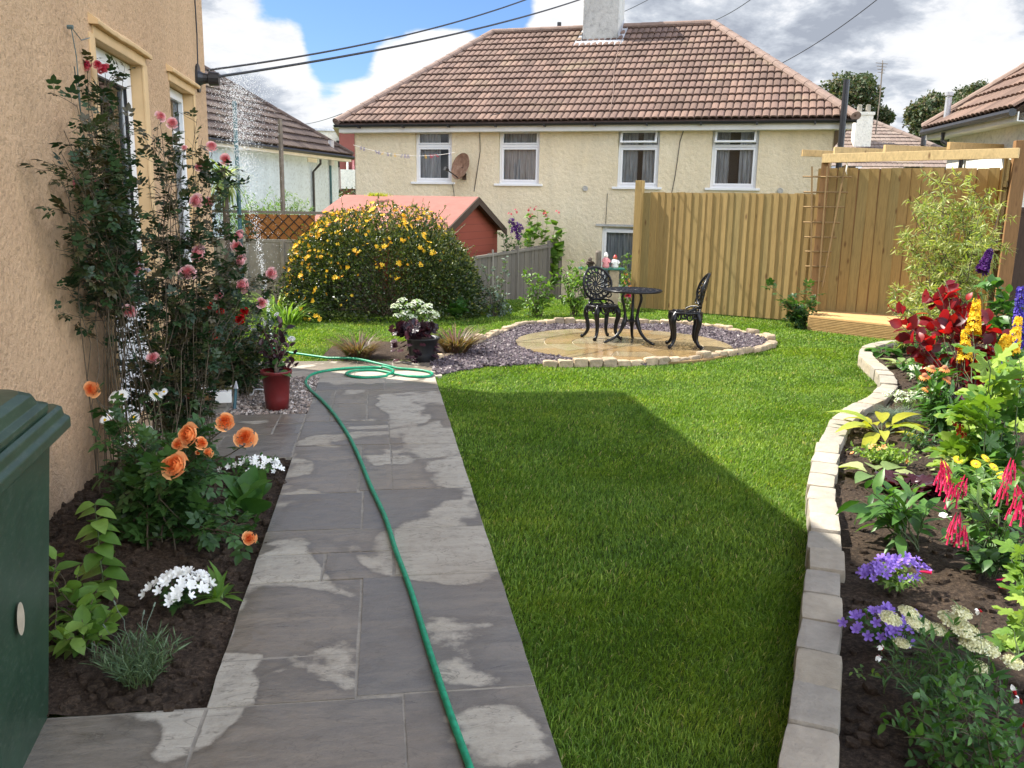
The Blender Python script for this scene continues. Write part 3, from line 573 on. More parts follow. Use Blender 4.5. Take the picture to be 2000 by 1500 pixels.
def build_beds():
    x = np.linspace(-1.70, XL-.002, 60); y = np.linspace(YA+.004, YL0-.003, 150); X, Y = np.meshgrid(x, y, indexing='ij')
    Z = .0+.035*np.clip((XL-X)/.5, 0, 1); P = np.stack([X, Y, Z], -1)[:, ::1]; soil('flower_bed_soil', P, MT['soil'], 31, .03, 3500)
    E = resample(EDGE, .05); k = np.concatenate([np.linspace(0, 1.2, 50), np.linspace(1.3, 6, 60)]); P = E[:, None, :]+k[None, :, None]*A([.97, -.12, 0]); P[..., 2] = .055+.05*np.clip(k, 0, .6)[None]
    soil('border_soil', P, MT['soil'], 33, .035, 7000)
    g = Geo(); c = ISL.mean(0); rr = np.linspace(0, 1, 12)[:, None, None]; L = resample(np.vstack([ISL, ISL[:1]]), .06); P = c+(L-c)[None]*rr; P[..., 2] = .03*(1-rr[..., 0]**3)+.002; P[..., 2] += .012*snoise(P[..., :2], 4, 3, 14)
    g.grid(P); tag(g.obj('island_bed_soil', MT['soil'], smooth=True), kind='structure')
build_beds()
def chips(name, n, sampler, size, mat, seed, z=.01):
    rng = np.random.default_rng(seed); x, y = sampler(rng, n); n = len(x); T = []
    for k in range(8):
        v = A([[-1, -1, -1], [1, -1, -1], [1, 1, -1], [-1, 1, -1], [-1, -1, 1], [1, -1, 1], [1, 1, 1], [-1, 1, 1]], float)*A([1, .7, .35])*(1+rng.normal(size=(8, 3))*.28)
        T.append(v/2)
    g = Geo(); tp = rng.integers(0, 8, n); f = A([[0, 3, 2, 1], [4, 5, 6, 7], [0, 1, 5, 4], [1, 2, 6, 5], [2, 3, 7, 6], [3, 0, 4, 7]])
    for k in range(8):
        m = tp == k; q = m.sum(); d = rng.normal(size=(q, 3)); d[:, 2] *= .35; nn = rng.normal(size=(q, 3))*.45+[0, 0, 1]
        g.inst((T[k], [f], np.zeros(8)), np.stack([x[m], y[m], z+rng.random(q)*.018], -1), d, nn, size*(.5+rng.random(q)), 0, np.clip(rng.random(q)**1.2, 0, 1), rng)
    tag(g.obj(name, mat), kind='stuff')
def build_chips():
    g = Geo(); L = resample(np.vstack([BLOB, BLOB[:1]]), .1); c = A([2.6, 10.1, 0]); P = c+(L-c)[None]*np.linspace(0, 1, 3)[:, None, None]; P[..., 2] = .006; g.grid(P)
    tag(g.obj('slate_bed', MT['slate']), kind='structure')
    def s1(rng, n):
        x = rng.uniform(.4, 5, n); y = rng.uniform(8, 12, n); k = inpoly(x, y, BLOB) & (np.hypot(x-PC[0], y-PC[1]) > PR+.01); return x[k], y[k]
    chips('slate_chippings', 62000, s1, .034, MT['slate'], 41)
    g = Geo(); g.box((-1.68, YL2, -.02), (1.68+XL, 0, 0), (0, Y9-YL2, 0), (0, 0, .026)); tag(g.obj('gravel_bed', MT['gravel']), kind='structure')
    def s2(rng, n): return rng.uniform(-1.67, XL-.01, n), rng.uniform(YL2+.01, Y9-.01, n)
    chips('gravel', 16000, s2, .026, MT['gravel'], 42, .012)
build_chips()
def build_patio():
    rng = np.random.default_rng(7); g = Geo(); j = Geo()
    j.lathe([(0.001, .022), (PR-.004, .022), (PR-.004, -.02)], 96, (PC[0], PC[1], 0)); tag(j.obj('patio_joints', MT['joint']), kind='structure')
    rings = [(0.0, .24, 1), (.252, .62, 7), (.634, .97, 11), (.984, PR, 15)]
    for r0_, r1_, n in rings:
        a0 = rng.random()*6
        for k in range(n):
            s = a0+2*PI*k/n; e = a0+2*PI*(k+1)/n; gap = .008/max(r1_, .1) if n > 1 else 0
            th = np.linspace(s+gap, e-gap if n > 1 else e, 12 if n > 1 else 32); rr = A([max(r0_, .001), r1_])
            P = np.stack([PC[0]+rr[:, None]*np.cos(th), PC[1]+rr[:, None]*np.sin(th), np.full((2, len(th)), .03+rng.normal()*.001)], -1); r = rng.random()
            g.grid(P, 0, r, True); rim = np.concatenate([P[0], P[1, ::-1]]); m = len(rim); lo = rim-[0, 0, .03]; i = np.arange(m); q = (i+1) % m
            g.add(np.concatenate([rim, lo]), np.stack([i, q, q+m, i+m], -1), 0, r)
    tag(g.obj('patio', MT['golden']), kind='structure')
build_patio()
def stones(name, label, cat, path, step, w, h, mat, seed, jit=.12, rough=.07, z0=-.02, p=6):
    rng = np.random.default_rng(seed); L = resample(path, step); base = L[len(L)//2].copy(); base[2] = 0; root = thing(name, label, cat, base)
    for k in range(len(L)-1):
        a, b = L[k], L[k+1]; d = b-a; l = np.linalg.norm(d[:2]); ang = math.atan2(d[1], d[0])+rng.normal()*.03; g = Geo()
        V, F = rock(rng, l*.985, w*(1+rng.normal()*jit*.5), h*(1+rng.normal()*jit*.6)-z0, 8, rough, p); V = rotz(V, ang); c = (a+b)/2; c[2] = z0
        nrm = A([-d[1], d[0], 0])/max(l, 1e-6); g.add(V+c+nrm*rng.normal()*.004, F, 0, rng.random()); g.obj('stone', mat, root, smooth=True, world=True)
    return root
stones('stone_edging', 'low wavy wall of pale sawn stone blocks between the lawn and the right flower border', 'garden edging', A([[q[0], q[1], 0] for q in EDGE[4:]]), .25, .150, .125, MT['edging'], 51, .05, .03, -.03, 16)
E_ = [G(*q) for q in ((848, 707), (875, 697), (920, 680), (960, 661), (1020, 639), (1100, 633), (1240, 633), (1380, 641), (1440, 651), (1490, 659), (1508, 672), (1497, 683), (1440, 693), (1340, 707), (1260, 714), (1130, 717), (1060, 716))]
stones('rockery_edging', 'curved edge of small rough golden stones around the slate and round patio', 'garden edging', spline(E_, 10), .16, .10, .075, MT['walling'], 52, .45, .13, -.02, 7)
# ------------------------------------------------------------------ building helpers
def wall(g, O, u, L, z0, z1, holes, n, dep, mat=0, rmat=None):
    """vertical wall sheet with openings (a0,a1,h0,h1) and their reveals"""
    O = A(O, float); u = A(u, float); n = A(n, float); rmat = mat if rmat is None else rmat
    xs = sorted({0, L, *[q for h in holes for q in h[:2]]}); zs = sorted({z0, z1, *[q for h in holes for q in h[2:]]})
    def P(a, z, d=0): return O+u*a+A([0, 0, z])-n*d
    fl = np.cross(u, [0, 0, 1])@n < 0
    def quad(p, mt): g.add(p[::-1] if fl else p, [[0, 1, 2, 3]], mt)
    for i in range(len(xs)-1):
        for k in range(len(zs)-1):
            a, b, c, d = xs[i], xs[i+1], zs[k], zs[k+1]
            if any(h[0] <= a and b <= h[1] and h[2] <= c and d <= h[3] for h in holes): continue
            quad([P(a, c), P(b, c), P(b, d), P(a, d)], mat)
    for (a, b, c, d) in holes:
        quad([P(a, c), P(a, d), P(a, d, dep), P(a, c, dep)][::-1], rmat); quad([P(b, c), P(b, c, dep), P(b, d, dep), P(b, d)][::-1], rmat)
        quad([P(a, d), P(b, d), P(b, d, dep), P(a, d, dep)][::-1], rmat); quad([P(a, c), P(a, c, dep), P(b, c, dep), P(b, c)][::-1], rmat)
def frame(g, O, u, n, a0, a1, z0, z1, w, t, mat=0):
    O = A(O, float)
    def bx(p, q, r_, s_): g.box(O+u*p+A([0, 0, r_]), u*(q-p), -n*t, A([0, 0, s_-r_]), mat)
    bx(a0, a0+w, z0, z1); bx(a1-w, a1, z0, z1); bx(a0+w, a1-w, z0, z0+w); bx(a0+w, a1-w, z1-w, z1)
def window(root, O, u, n, a0, a1, z0, z1, split=.72, curtain=None, open_top=False, sill=True, seed=0):
    """casement in an opening; O+u*a+z on the outer wall face"""
    rng = np.random.default_rng(seed); O = A(O, float); g = Geo(); rec = .07; O2 = O-n*rec
    frame(g, O2, u, n, a0+.004, a1-.004, z0+.004, z1-.004, .05, .06)
    zs = z0+(z1-z0)*split; g.box(O2+u*(a0+.05)+A([0, 0, zs-.03]), u*(a1-a0-.1), -n*.06, A([0, 0, .06]))
    f = g.obj('window', MT['white'], root, world=True, bevel=.004)
    g = Geo(); frame(g, O2+n*.015, u, n, a0+.055, a1-.055, z0+.055, zs-.035, .045, .05); g.obj('sash', MT['white'], f, world=True, bevel=.004)
    g = Geo()
    if open_top:
        tz = A([0, 0, 1.0])*math.cos(.42)+(-n)*math.sin(.42); hh = z1-zs-.09; B = O2+n*(.02+hh*math.sin(.42))+A([0, 0, z1-.06-hh*math.cos(.42)]); w_ = .04
        for (p, q, r_, s_) in ((a0+.055, a0+.1, 0, hh), (a1-.1, a1-.055, 0, hh), (a0+.1, a1-.1, 0, w_), (a0+.1, a1-.1, hh-w_, hh)): g.box(B+u*p+tz*r_, u*(q-p), np.cross(u, tz)*.04, tz*(s_-r_))
        gl = Geo(); gl.add([B+u*(a0+.1)+tz*w_, B+u*(a1-.1)+tz*w_, B+u*(a1-.1)+tz*(hh-w_), B+u*(a0+.1)+tz*(hh-w_)], [[0, 1, 2, 3]]); gl.obj('glass', MT['glass'], f, world=True)
    else: frame(g, O2+n*.012, u, n, a0+.055, a1-.055, zs+.035, z1-.055, .035, .04)
    g.obj('fanlight', MT['white'], f, world=True, bevel=.003)
    g = Geo(); O3 = O2-n*.03; g.add([O3+u*(a0+.06)+A([0, 0, z0+.06]), O3+u*(a1-.06)+A([0, 0, z0+.06]), O3+u*(a1-.06)+A([0, 0, z1-.06]), O3+u*(a0+.06)+A([0, 0, z1-.06])], [[0, 1, 2, 3]]); g.obj('pane', MT['glass'], f, world=True)
    g = Geo(); O4 = O2-n*.5; g.box(O4+u*(a0-.3)+A([0, 0, z0-.3]), u*(a1-a0+.6), -n*.05, A([0, 0, z1-z0+.6])); g.obj('dark_room', MT['dark'], f, world=True)
    if curtain:
        g = Geo()
        for (s, e) in curtain:
            m = 70; t = np.linspace(0, 1, m); a = a0+(a1-a0)*(s+(e-s)*t); off = .14+.02*np.sin(t*60*(e-s)+s*9)+.012*np.sin(t*131*(e-s))
            P = np.stack([O2+u*a[k]-n*off[k] for k in range(m)]); P = np.stack([P+A([0, 0, z0+.03]), P+A([0, 0, z1-.05])], 1); g.grid(P)
        g.obj('curtain', MT['curtain'], f, world=True, smooth=True)
    if sill:
        g = Geo(); g.box(O+u*(a0-.09)+A([0, 0, z0-.045])-n*(rec-.004), u*(a1-a0+.18), n*(rec+.05), A([0, 0, .05])); g.obj('sill', MT['white'], f, world=True, bevel=.005)
    return f
def roof_tiles(g, E0, u, s, n, Ls, lo, hi, tw=.30, rh=.36, lift=.045, roll=.034):
    """interlocking double-roll tiles, clipped to lo(t)..hi(t)"""
    rng = np.random.default_rng(5); E0 = A(E0, float); nr = int(math.ceil(Ls/rh)); cx = A([0, .012, .03, .075, .12, .138, .15, .162, .18, .225, .27, .288, .3])*tw/.3; cz = A([-.01, roll*.7, roll, roll*1.15, roll, roll*.6, -.012, roll*.6, roll, roll*1.15, roll, roll*.6, -.01])
    for k in range(nr):
        t0 = k*rh; t1 = min(Ls, t0+rh+.02); a0 = math.floor(min(lo(t0), lo(t1))/tw)*tw; a1 = max(hi(t0), hi(t1)); m = int(math.ceil((a1-a0)/tw))
        for q in range(m):
            x = a0+q*tw+(k % 2)*0+cx; l0, h0, l1, h1 = lo(t0), hi(t0), lo(t1), hi(t1)
            if x[-1] < min(l0, l1) or x[0] > max(h0, h1): continue
            j = rng.normal()*.003; xa = np.clip(x, l0, h0); xb = np.clip(x, l1, h1)
            rows = [E0+xa[:, None]*u+s*t0+n*(lift+cz[:, None]+j-.032), E0+xa[:, None]*u+s*(t0-.004)+n*(lift+cz[:, None]+j), E0+xb[:, None]*u+s*t1+n*(cz[:, None]+.002)]
            g.grid(np.stack(rows), 0, rng.random(), False)
def ridge_caps(g, p, q, r=.12, step=.42):
    p = A(p, float); q = A(q, float); L = np.linalg.norm(q-p); n = max(1, int(L/step)); d = (q-p)/L; rng = np.random.default_rng(2)
    for k in range(n):
        a = p+d*L*k/n; b = p+d*L*(k+1.04)/n; g.tube([a, b], [r*1.05, r*.97], 12, 0, rng.random(), flat=.75)
# ------------------------------------------------------------------ peach house on the left
def build_peach():
    wx = -1.68; root = thing('peach_house', 'peach roughcast house wall close on the left with a white door and a narrow window', 'house', (wx, 4, 0))
    n = A([1.0, 0, 0]); u = A([0, 1.0, 0]); O = A([wx, -8, 0]); Y0 = 8.0; g = Geo(); DR = (5.78+Y0, 6.88+Y0, .10, 2.61); WN = (7.70+Y0, 8.62+Y0, .95, 2.62)
    wall(g, O, u, 17.27, -.1, 5.0, [DR, WN], n, .12, 0, 1); g.box((wx-8, 9.265, -.1), (7.99, 0, 0), (0, -.2, 0), (0, 0, 5.1)); g.box((wx-8, -8, -.1), (.2, 0, 0), (0, 17.1, 0), (0, 0, 5.1)); g.box((wx-8, -8, -.1), (7.98, 0, 0), (0, .2, 0), (0, 0, 5.1))
    w = g.obj('wall', [MT['peach'], MT['peach_smooth']], root, world=True)
    g = Geo()
    for (a, b, zt) in ((5.70, 6.98, 2.70), (7.62, 8.72, 2.71)):   # sloping drip hoods over the openings
        m = 24; t = np.linspace(0, 1, m); yy = a+(b-a)*t; rr = snoise(yy[:, None], 3, 3, 9)*.006
        P = np.stack([np.stack([np.full(m, wx-.02), yy, zt+.045+rr], -1), np.stack([wx+.055+rr, yy, zt-.01+rr], -1), np.stack([wx+.05+rr, yy, zt-.035+rr], -1), np.stack([np.full(m, wx-.02), yy, np.full(m, zt-.03)], -1)])
        g.grid(P, 0)
        g.add(P[:, 0], [[0, 1, 2, 3]]); g.add(P[:, -1], [[0, 1, 2, 3]])
        g.box((wx-.01, a+.05, zt-.1), (.022, 0, 0), (0, b-a-.1, 0), (0, 0, .07))
    g.box((wx-.01, 6.875, 0.1), (.02, 0, 0), (0, .10, 0), (0, 0, 2.52)); g.box((wx-.01, 5.68, .1), (.02, 0, 0), (0, .10, 0), (0, 0, 2.52)); g.box((wx-.01, 8.62, .93), (.02, 0, 0), (0, .08, 0), (0, 0, 1.7))
    g.obj('render_band', MT['peach_smooth'], root, world=True, bevel=.006)
    # door
    O2 = A([wx-.085, 0, 0]); g = Geo(); frame(g, O2, u, n, 5.785, 6.875, .105, 2.605, .07, .07); d = g.obj('door_frame', MT['white'], root, world=True, bevel=.005)
    g = Geo(); frame(g, O2+n*.01, u, n, 5.86, 6.80, .18, 2.53, .11, .06); g.box(O2+u*5.97+A([0, 0, .29]), u*.72, -n*.04, A([0, 0, .62])); dd = g.obj('door', MT['white'], root, world=True, bevel=.006)
    g = Geo(); g.add([O2+u*5.97+A([-.02, 0, .9]), O2+u*6.69+A([-.02, 0, .9]), O2+u*6.69+A([-.02, 0, 2.42]), O2+u*5.97+A([-.02, 0, 2.42])], [[0, 1, 2, 3]]); g.obj('pane', MT['glass'], dd, world=True)
    g = Geo(); frame(g, O2+n*.012, u, n, 5.962, 6.698, .90, 2.428, .012, .02); g.obj('gasket', MT['black'], dd, world=True)
    g = Geo(); g.box(O2+u*5.6+A([-.5, 0, 0]), u*1.5, -n*.05, A([0, 0, 2.7])); g.obj('dark_room', MT['dark'], dd, world=True)
    g = Geo(); g.cbox((wx-.06, 6.74, 1.12), (.02, .035, .24)); g.tube([(wx-.05, 6.74, 1.15), (wx-.0, 6.74, 1.15), (wx+.01, 6.63, 1.15)], .011, 8); g.obj('handle', MT['lead'], dd, world=True)
    window(root, (wx-.02, 0, 0), u, n, 7.705, 8.615, .955, 2.615, .74, None, False, False, 3)
    g = Geo(); g.box((wx-.1, 7.62, .90), (.17, 0, 0), (0, 1.08, 0), (0, 0, .055)); g.obj('sill', MT['peach_smooth'], root, world=True, bevel=.008)
    # roof with hips
    ex, ey, ez = -1.31, 9.73, 5.1; g = Geo(); px = -5.7; rz = ez+(ex-px)*.64
    for z_, f in ((0, 0), (-.14, 1)):
        c = [(ex, -8.4, ez+z_), (ex, ey, ez+z_), (-10.1, ey, ez+z_), (-10.1, -8.4, ez+z_), (px, -4, rz+z_), (px, 5.3, rz+z_)]
        g.add(c, [[0, 1, 5, 4], [3, 4, 5, 2]]); g.add(c, [[1, 2, 5], [0, 4, 3]])
    g.box((ex-.0, -8.4, ez-.15), (.01, 0, 0), (0, ey+8.4, 0), (0, 0, .16)); g.box((-10.1, ey, ez-.15), (8.79, 0, 0), (0, .01, 0), (0, 0, .16)); rf = g.obj('roof', MT['tile'], root, world=True)
    g = Geo(); g.box((wx-.02, -8, 4.93), (.40, 0, 0), (0, 17.7, 0), (0, 0, .03)); g.obj('soffit', MT['fascia'], root, world=True)
build_peach()
# ------------------------------------------------------------------ cream house across the garden
FP = D(1245, 300, 18.6); FP[2] = 0
def build_cream():
    n = -na; u = ua; root = thing('cream_house', 'wide cream roughcast house with red-brown hipped tile roof facing the garden', 'house', FP+u*-1.4+A([0, 0, -1.55]))
    a0, a1 = -6.78, 3.98; ez = 3.47; zb = -1.7
    ga = {}
    wins = [(-5.22, -4.30, 2.20, 3.38, [(0, .62), (.80, 1)], False), (-3.16, -2.20, 2.18, 3.38, [(.03, 1)], False), (-.43, .47, 2.14, 3.38, [(0, .45), (.58, 1)], True), (1.57, 2.52, 2.14, 3.38, [(0, .38), (.6, 1)], True), (-.72, .25, -.1, 1.27, [(0, 1)], False)]
    O = A([FP[0], FP[1], 0])+u*a0; g = Geo()
    wall(g, O, u, a1-a0, zb, ez+.02, [(w[0]-a0, w[1]-a0, w[2], w[3]) for w in wins], n, .13)
    sd = 8.2; B = O+na*sd; g.box(O+A([0, 0, zb]), u*.02, na*sd, A([0, 0, ez+.02-zb])); g.box(O+u*(a1-a0-.02)+A([0, 0, zb]), u*.02, na*sd, A([0, 0, ez+.02-zb])); g.box(B+A([0, 0, zb]), u*(a1-a0), na*.02, A([0, 0, ez+.02-zb]))
    g.obj('wall', MT['cream'], root, world=True)
    for k, w in enumerate(wins): window(root, (FP[0], FP[1], 0), u, n, w[0], w[1], w[2], w[3], .70 if k < 4 else .97, w[4], w[5], k != 4, 20+k)
    g = Geo(); g.box(A([FP[0], FP[1], 1.285])+u*-.85+n*.0, u*1.3, n*.03, A([0, 0, .05])); g.obj('lintel', MT['grey_render'], root, world=True)
    # roof
    oh = .30; E0 = A([FP[0], FP[1], ez+.04])+n*oh; el, er = a0-.33, a1+.36; rn = 4.1+oh; rz = 6.22; rise = rz-ez-.04; s = (na*rn+A([0, 0, rise])); Ls = np.linalg.norm(s); s = s/Ls; nn = np.cross(u, s); rl, rr_ = -4.72, 1.08
    lo = lambda t: el+(rl-el)*min(t, Ls)/Ls; hi = lambda t: er+(rr_-er)*min(t, Ls)/Ls
    g = Geo(); roof_tiles(g, E0, u, s, nn, Ls, lo, hi); rf = g.obj('roof', MT['tile'], root, smooth=False, world=True)
    g = Geo(); R0 = E0+u*rl+s*Ls; R1 = E0+u*rr_+s*Ls; L0 = E0+u*el; L1 = E0+u*er; B0 = L0+na*(2*rn); B1 = L1+na*(2*rn); dz = A([0, 0, .03])
    g.add([L0-dz, L1-dz, R1-dz, R0-dz], [[0, 1, 2, 3]]); g.add([B0-dz, B1-dz, R1-dz, R0-dz], [[1, 0, 3, 2]]); g.add([L0-dz, R0-dz, B0-dz], [[0, 1, 2]]); g.add([L1-dz, B1-dz, R1-dz], [[0, 1, 2]]); g.obj('roof_slope', MT['tile'], root, world=True)
    g = Geo()
    for p, q in ((L0, R0), (L1, R1), (R0, R1)): ridge_caps(g, p+A([0, 0, .04]), q+A([0, 0, .04]), .115)
    g.obj('ridge_tiles', MT['ridge'], rf, world=True)
    g = Geo(); g.box(E0+u*(el+.05)+A([0, 0, -.19])+na*.05, u*(er-el-.1), na*.02, A([0, 0, .15])); g.box(E0+u*(el+.05)+A([0, 0, -.2])+na*.05, u*(er-el-.1), na*(oh-.05), A([0, 0, .012])); g.obj('fascia', MT['fascia'], root, world=True)
    g = Geo(); m = 12; th = np.linspace(PI, 2*PI, 8); gc = E0+A([0, 0, -.035])-na*.03
    P = np.stack([np.stack([gc+u*(el-.02)+na*.055*math.cos(a)+A([0, 0, .055*math.sin(a)]), gc+u*(er+.02)+na*.055*math.cos(a)+A([0, 0, .055*math.sin(a)])]) for a in th]); g.grid(P); g.grid(P+A([0, 0, .004]), flip=True)
    for k in range(10): g.box(gc+u*(el+.6+k*1.12)+A([0, 0, -.075])+n*.05, u*.03, na*.12, A([0, 0, .05]))
    g.obj('gutter', MT['black'], root, world=True, smooth=False)
    for a in (-6.1, -3.72, -1.35, -.0+.9, 3.0):
        g = Geo(); c = A([FP[0], FP[1], 3.36])+u*a+n*.004; frame(g, c+n*.012, u, n, 0, .19, 0, .065, .015, .014)
        for k in range(2): g.box(c+u*.015+A([0, 0, .02+k*.018]), u*.16, n*.01, A([0, 0, .006]))
        g.obj('air_vent', MT['fascia'], root, world=True)
    # chimney in front of the ridge
    g = Geo(); cc = A([FP[0], FP[1], 0])+u*-1.63+na*3.75; w_ = .46; p0 = cc-u*w_-na*.35; g.box(p0+A([0, 0, 5.55]), u*w_*2, na*.72, A([0, 0, 2.3])); g.box(p0-u*.05-na*.05+A([0, 0, 7.4]), u*(w_*2+.1), na*.82, A([0, 0, .12])); ch = g.obj('chimney', MT['grey_render'], rf, world=True, bevel=.02)
    rng = np.random.default_rng(3); g = Geo(); m = 26; t = np.linspace(-w_-.16, w_+.16, m); P = []
    for r in range(3): P.append(np.stack([cc+u*q-na*(.35+.30*(r/2)+(.05*math.sin(q*21)+.03*math.sin(q*47) if r == 2 else 0)) for q in t]))
    P = np.stack(P)
    for i in range(3):
        for k in range(m): d = (P[i, k]-E0)@na; P[i, k, 2] = E0[2]+d*rise/rn+.065
    g.grid(P, flip=True); P2 = np.stack([P[0]*[1, 1, 1], P[0]+na*.01]); P2[1][:, 2] += .2; 
    for sg in (-1, 1):
        q = []
        for d in np.linspace(-.4, .4, 8): a = cc+u*sg*(w_+.004)+na*d; z = E0[2]+((a-E0)@na)*rise/rn+.055; b = a+u*sg*.13; q.append([A([a[0], a[1], z+.18]), A([a[0], a[1], z+.01]), A([b[0], b[1], z+.01])])
        g.grid(A(q), flip=sg > 0)
    g.obj('flashing', MT['lead'], rf, world=True)
    g = Geo(); a = R0+(R1-R0)*.43; a = A([FP[0], FP[1], 0])+u*-2.92+na*4.25; g.tube([a+A([0, 0, 6.0]), a+A([0, 0, 6.47])], .055, 10); g.obj('vent_pipe', MT['black'], rf, world=True)
    for k, a in enumerate((-1.12, 3.02)):
        g = Geo(); c = A([FP[0], FP[1], (2.10, 2.10)[k]])+u*a+n*.03; pts = np.stack([np.cos(np.linspace(0, 2*PI, 20))[:, None]*u*.05+np.sin(np.linspace(0, 2*PI, 20))[:, None]*A([0, 0, .05])+c]).reshape(-1, 3); g.tube(pts, .012, 6, cap=False); g.tube([c-n*.03, c], .035, 12); g.obj('overflow_outlet', MT['grey_render'], root, world=True)
    # long soil pipe at the right corner, standing above the eaves
    g = Geo(); c = A([FP[0], FP[1], 0])+u*(a1+.12)+n*.42; g.tube([c+A([0, 0, zb]), c+A([0, 0, 4.22])], .06, 12); g.obj('soil_pipe', MT['black'], root, world=True, smooth=True)
    # cables clipped to the wall
    def on(a, z, o=.02): return A([FP[0], FP[1], z])+u*a+n*o
    g = Geo(); g.tube([on(-3.62, 3.4), on(-3.6, 2.9), on(-3.66, 2.5), on(-3.74, 2.0)], .008, 5); g.tube([on(.98, 3.4), on(.9, 3.1), on(.84, 2.4), on(.78, 2.0)], .008, 5); g.tube([on(-4.28, 2.2), on(-4.24, 2.0), on(-4.2, 1.7), on(-4.2, .3)], .008, 5); g.tube([on(-.62, 2.0), on(-.63, 1.3)], .006, 5)
    g.tube([E0+u*-3.6+A([0, 0, -.02]), E0+u*-3.3+A([0, 0, .06])+s*.2, E0+u*-3.1+s*.3+nn*.07], .008, 5)
    g.obj('wall_cable', MT['black'], root, world=True)
    g = Geo(); tt = np.linspace(.05, 1, 16); g.tube([E0+u*(-.60-.60*q+.03*math.sin(q*9))+s*Ls*q*.98+nn*(.085+.01*math.sin(q*20)) for q in tt], .006, 5); g.obj('roof_cable', MT['ridge'], rf, world=True)
    return on
ONC = build_cream()
def dish():
    n = -na; c = ONC(-3.98, 2.56, .32); root = thing('satellite_dish', 'rusty satellite dish on the cream wall between the two left windows', 'satellite dish', ONC(-3.98, 2.45, 0))
    ax = (n*.86-ua*.42+A([0, 0, .32])); ax /= np.linalg.norm(ax); a = np.cross(ax, [0, 0, 1]); a /= np.linalg.norm(a); b = np.cross(a, ax)
    g = Geo(); m = 28; P = []
    for r in np.linspace(.01, .27, 8): P.append([c+a*r*math.cos(t)+b*r*1.12*math.sin(t)+ax*(r*r*.9-.08) for t in np.linspace(0, 2*PI, m)])
    P = A(P); g.grid(P); g.grid(P-ax*.012, flip=True); g.tube(P[-1], .009, 6, cap=False); mt = Mat('rusty dish'); nz = mt.noise(9, 6, .7); mm = mt.set(mt.ramp(nz, [(.35, (.16, .075, .04)), (.55, (.30, .17, .10)), (.75, (.42, .30, .22))]), .6)
    g.obj('dish', mm, root, world=True, smooth=True)
    g = Geo(); g.tube([c-ax*.08, c-ax*.2-A([0, 0, .12]), ONC(-3.98, 2.33, .0)], .022, 8); g.cbox(ONC(-3.98, 2.33, .02), (.09, .05, .14)); g.obj('mount', MT['darkwood'], root, world=True)
    g = Geo(); l = c-b*.27-ax*.02; e = c+ax*.36-b*.22; g.tube([l, e], .012, 6); g.obj('arm', MT['black'], root, world=True); g = Geo(); g.tube([e-ax*.05, e+ax*.05], [.032, .045], 10); g.obj('receiver', MT['black'], root, world=True)
dish()
# ------------------------------------------------------------------ other houses
def simple_house(name, label, Cn, back, side, Lw, dw, ez, pitch, wm, tm, run=4.0, oh=.32, zb=-1.6, extra=None):
    """wall from corner Cn towards the viewer (-back*Lw), depth dw along side; roof rises along side, hip at the far end"""
    root = thing(name, label, 'house', Cn+A([0, 0, zb]))
    n = -side; O = Cn.copy(); O[2] = 0; g = Geo()
    g.box(O-back*Lw+A([0, 0, zb]), back*Lw, side*dw, A([0, 0, ez-zb])); g.obj('wall', wm, root, world=True)
    E0 = O-back*(Lw+.3)-side*oh+A([0, 0, ez]); L = Lw+.3+oh; s = side+A([0, 0, pitch]); Ls = (run+oh)*np.linalg.norm(s); s = s/np.linalg.norm(s); nn = np.cross(s, back)
    if nn[2] < 0: nn = -nn
    lo = lambda t: 0.0; hi = lambda t: L-(run+oh)*min(t, Ls)/Ls
    g = Geo(); roof_tiles(g, E0, back, s, nn, Ls, lo, hi); rf = g.obj('roof', tm, root, world=True)
    R0 = E0+s*Ls; R1 = E0+back*(L-run-oh)+s*Ls; E1 = E0+back*L; B1 = E1+side*(2*(run+oh)); B0 = E0+side*(2*(run+oh)); g = Geo(); dz = A([0, 0, .03])
    g.add([E0-dz, E1-dz, R1-dz, R0-dz], [[0, 1, 2, 3]]); g.add([E1-dz, B1-dz, R1-dz], [[0, 1, 2]]); g.add([B1-dz, B0-dz, R0-dz, R1-dz], [[0, 1, 2, 3]]); g.obj('roof_slope', tm, root, world=True)
    g = Geo(); ridge_caps(g, E1+dz*1.5, R1+dz*1.5, .11); ridge_caps(g, R1+dz*1.5, R0+dz*1.5, .11); g.obj('ridge_tiles', MT['ridge'] if tm is not MT['tile_dark'] else tm, rf, world=True)
    g = Geo(); g.box(E0+side*.04+A([0, 0, -.17]), back*L, side*.02, A([0, 0, .13])); g.box(E0+side*.06+A([0, 0, -.17]), back*L, side*(oh-.05), A([0, 0, .012])); g.obj('fascia', MT['fascia'], root, world=True)
    g = Geo(); g.tube([E0-side*.03+A([0, 0, -.05]), E1-side*.03+A([0, 0, -.05])], .055, 8); g.obj('gutter', MT['black'], root, world=True)
    return root, rf
def downpipe(root, top, n, ez, zb):
    g = Geo(); g.tube([top+n*.3+A([0, 0, ez-.1]), top+n*.3+A([0, 0, ez-.22]), top+n*.06+A([0, 0, ez-.45]), top+n*.06+A([0, 0, zb])], .035, 8); g.obj('downpipe', MT['black'], root, world=True)
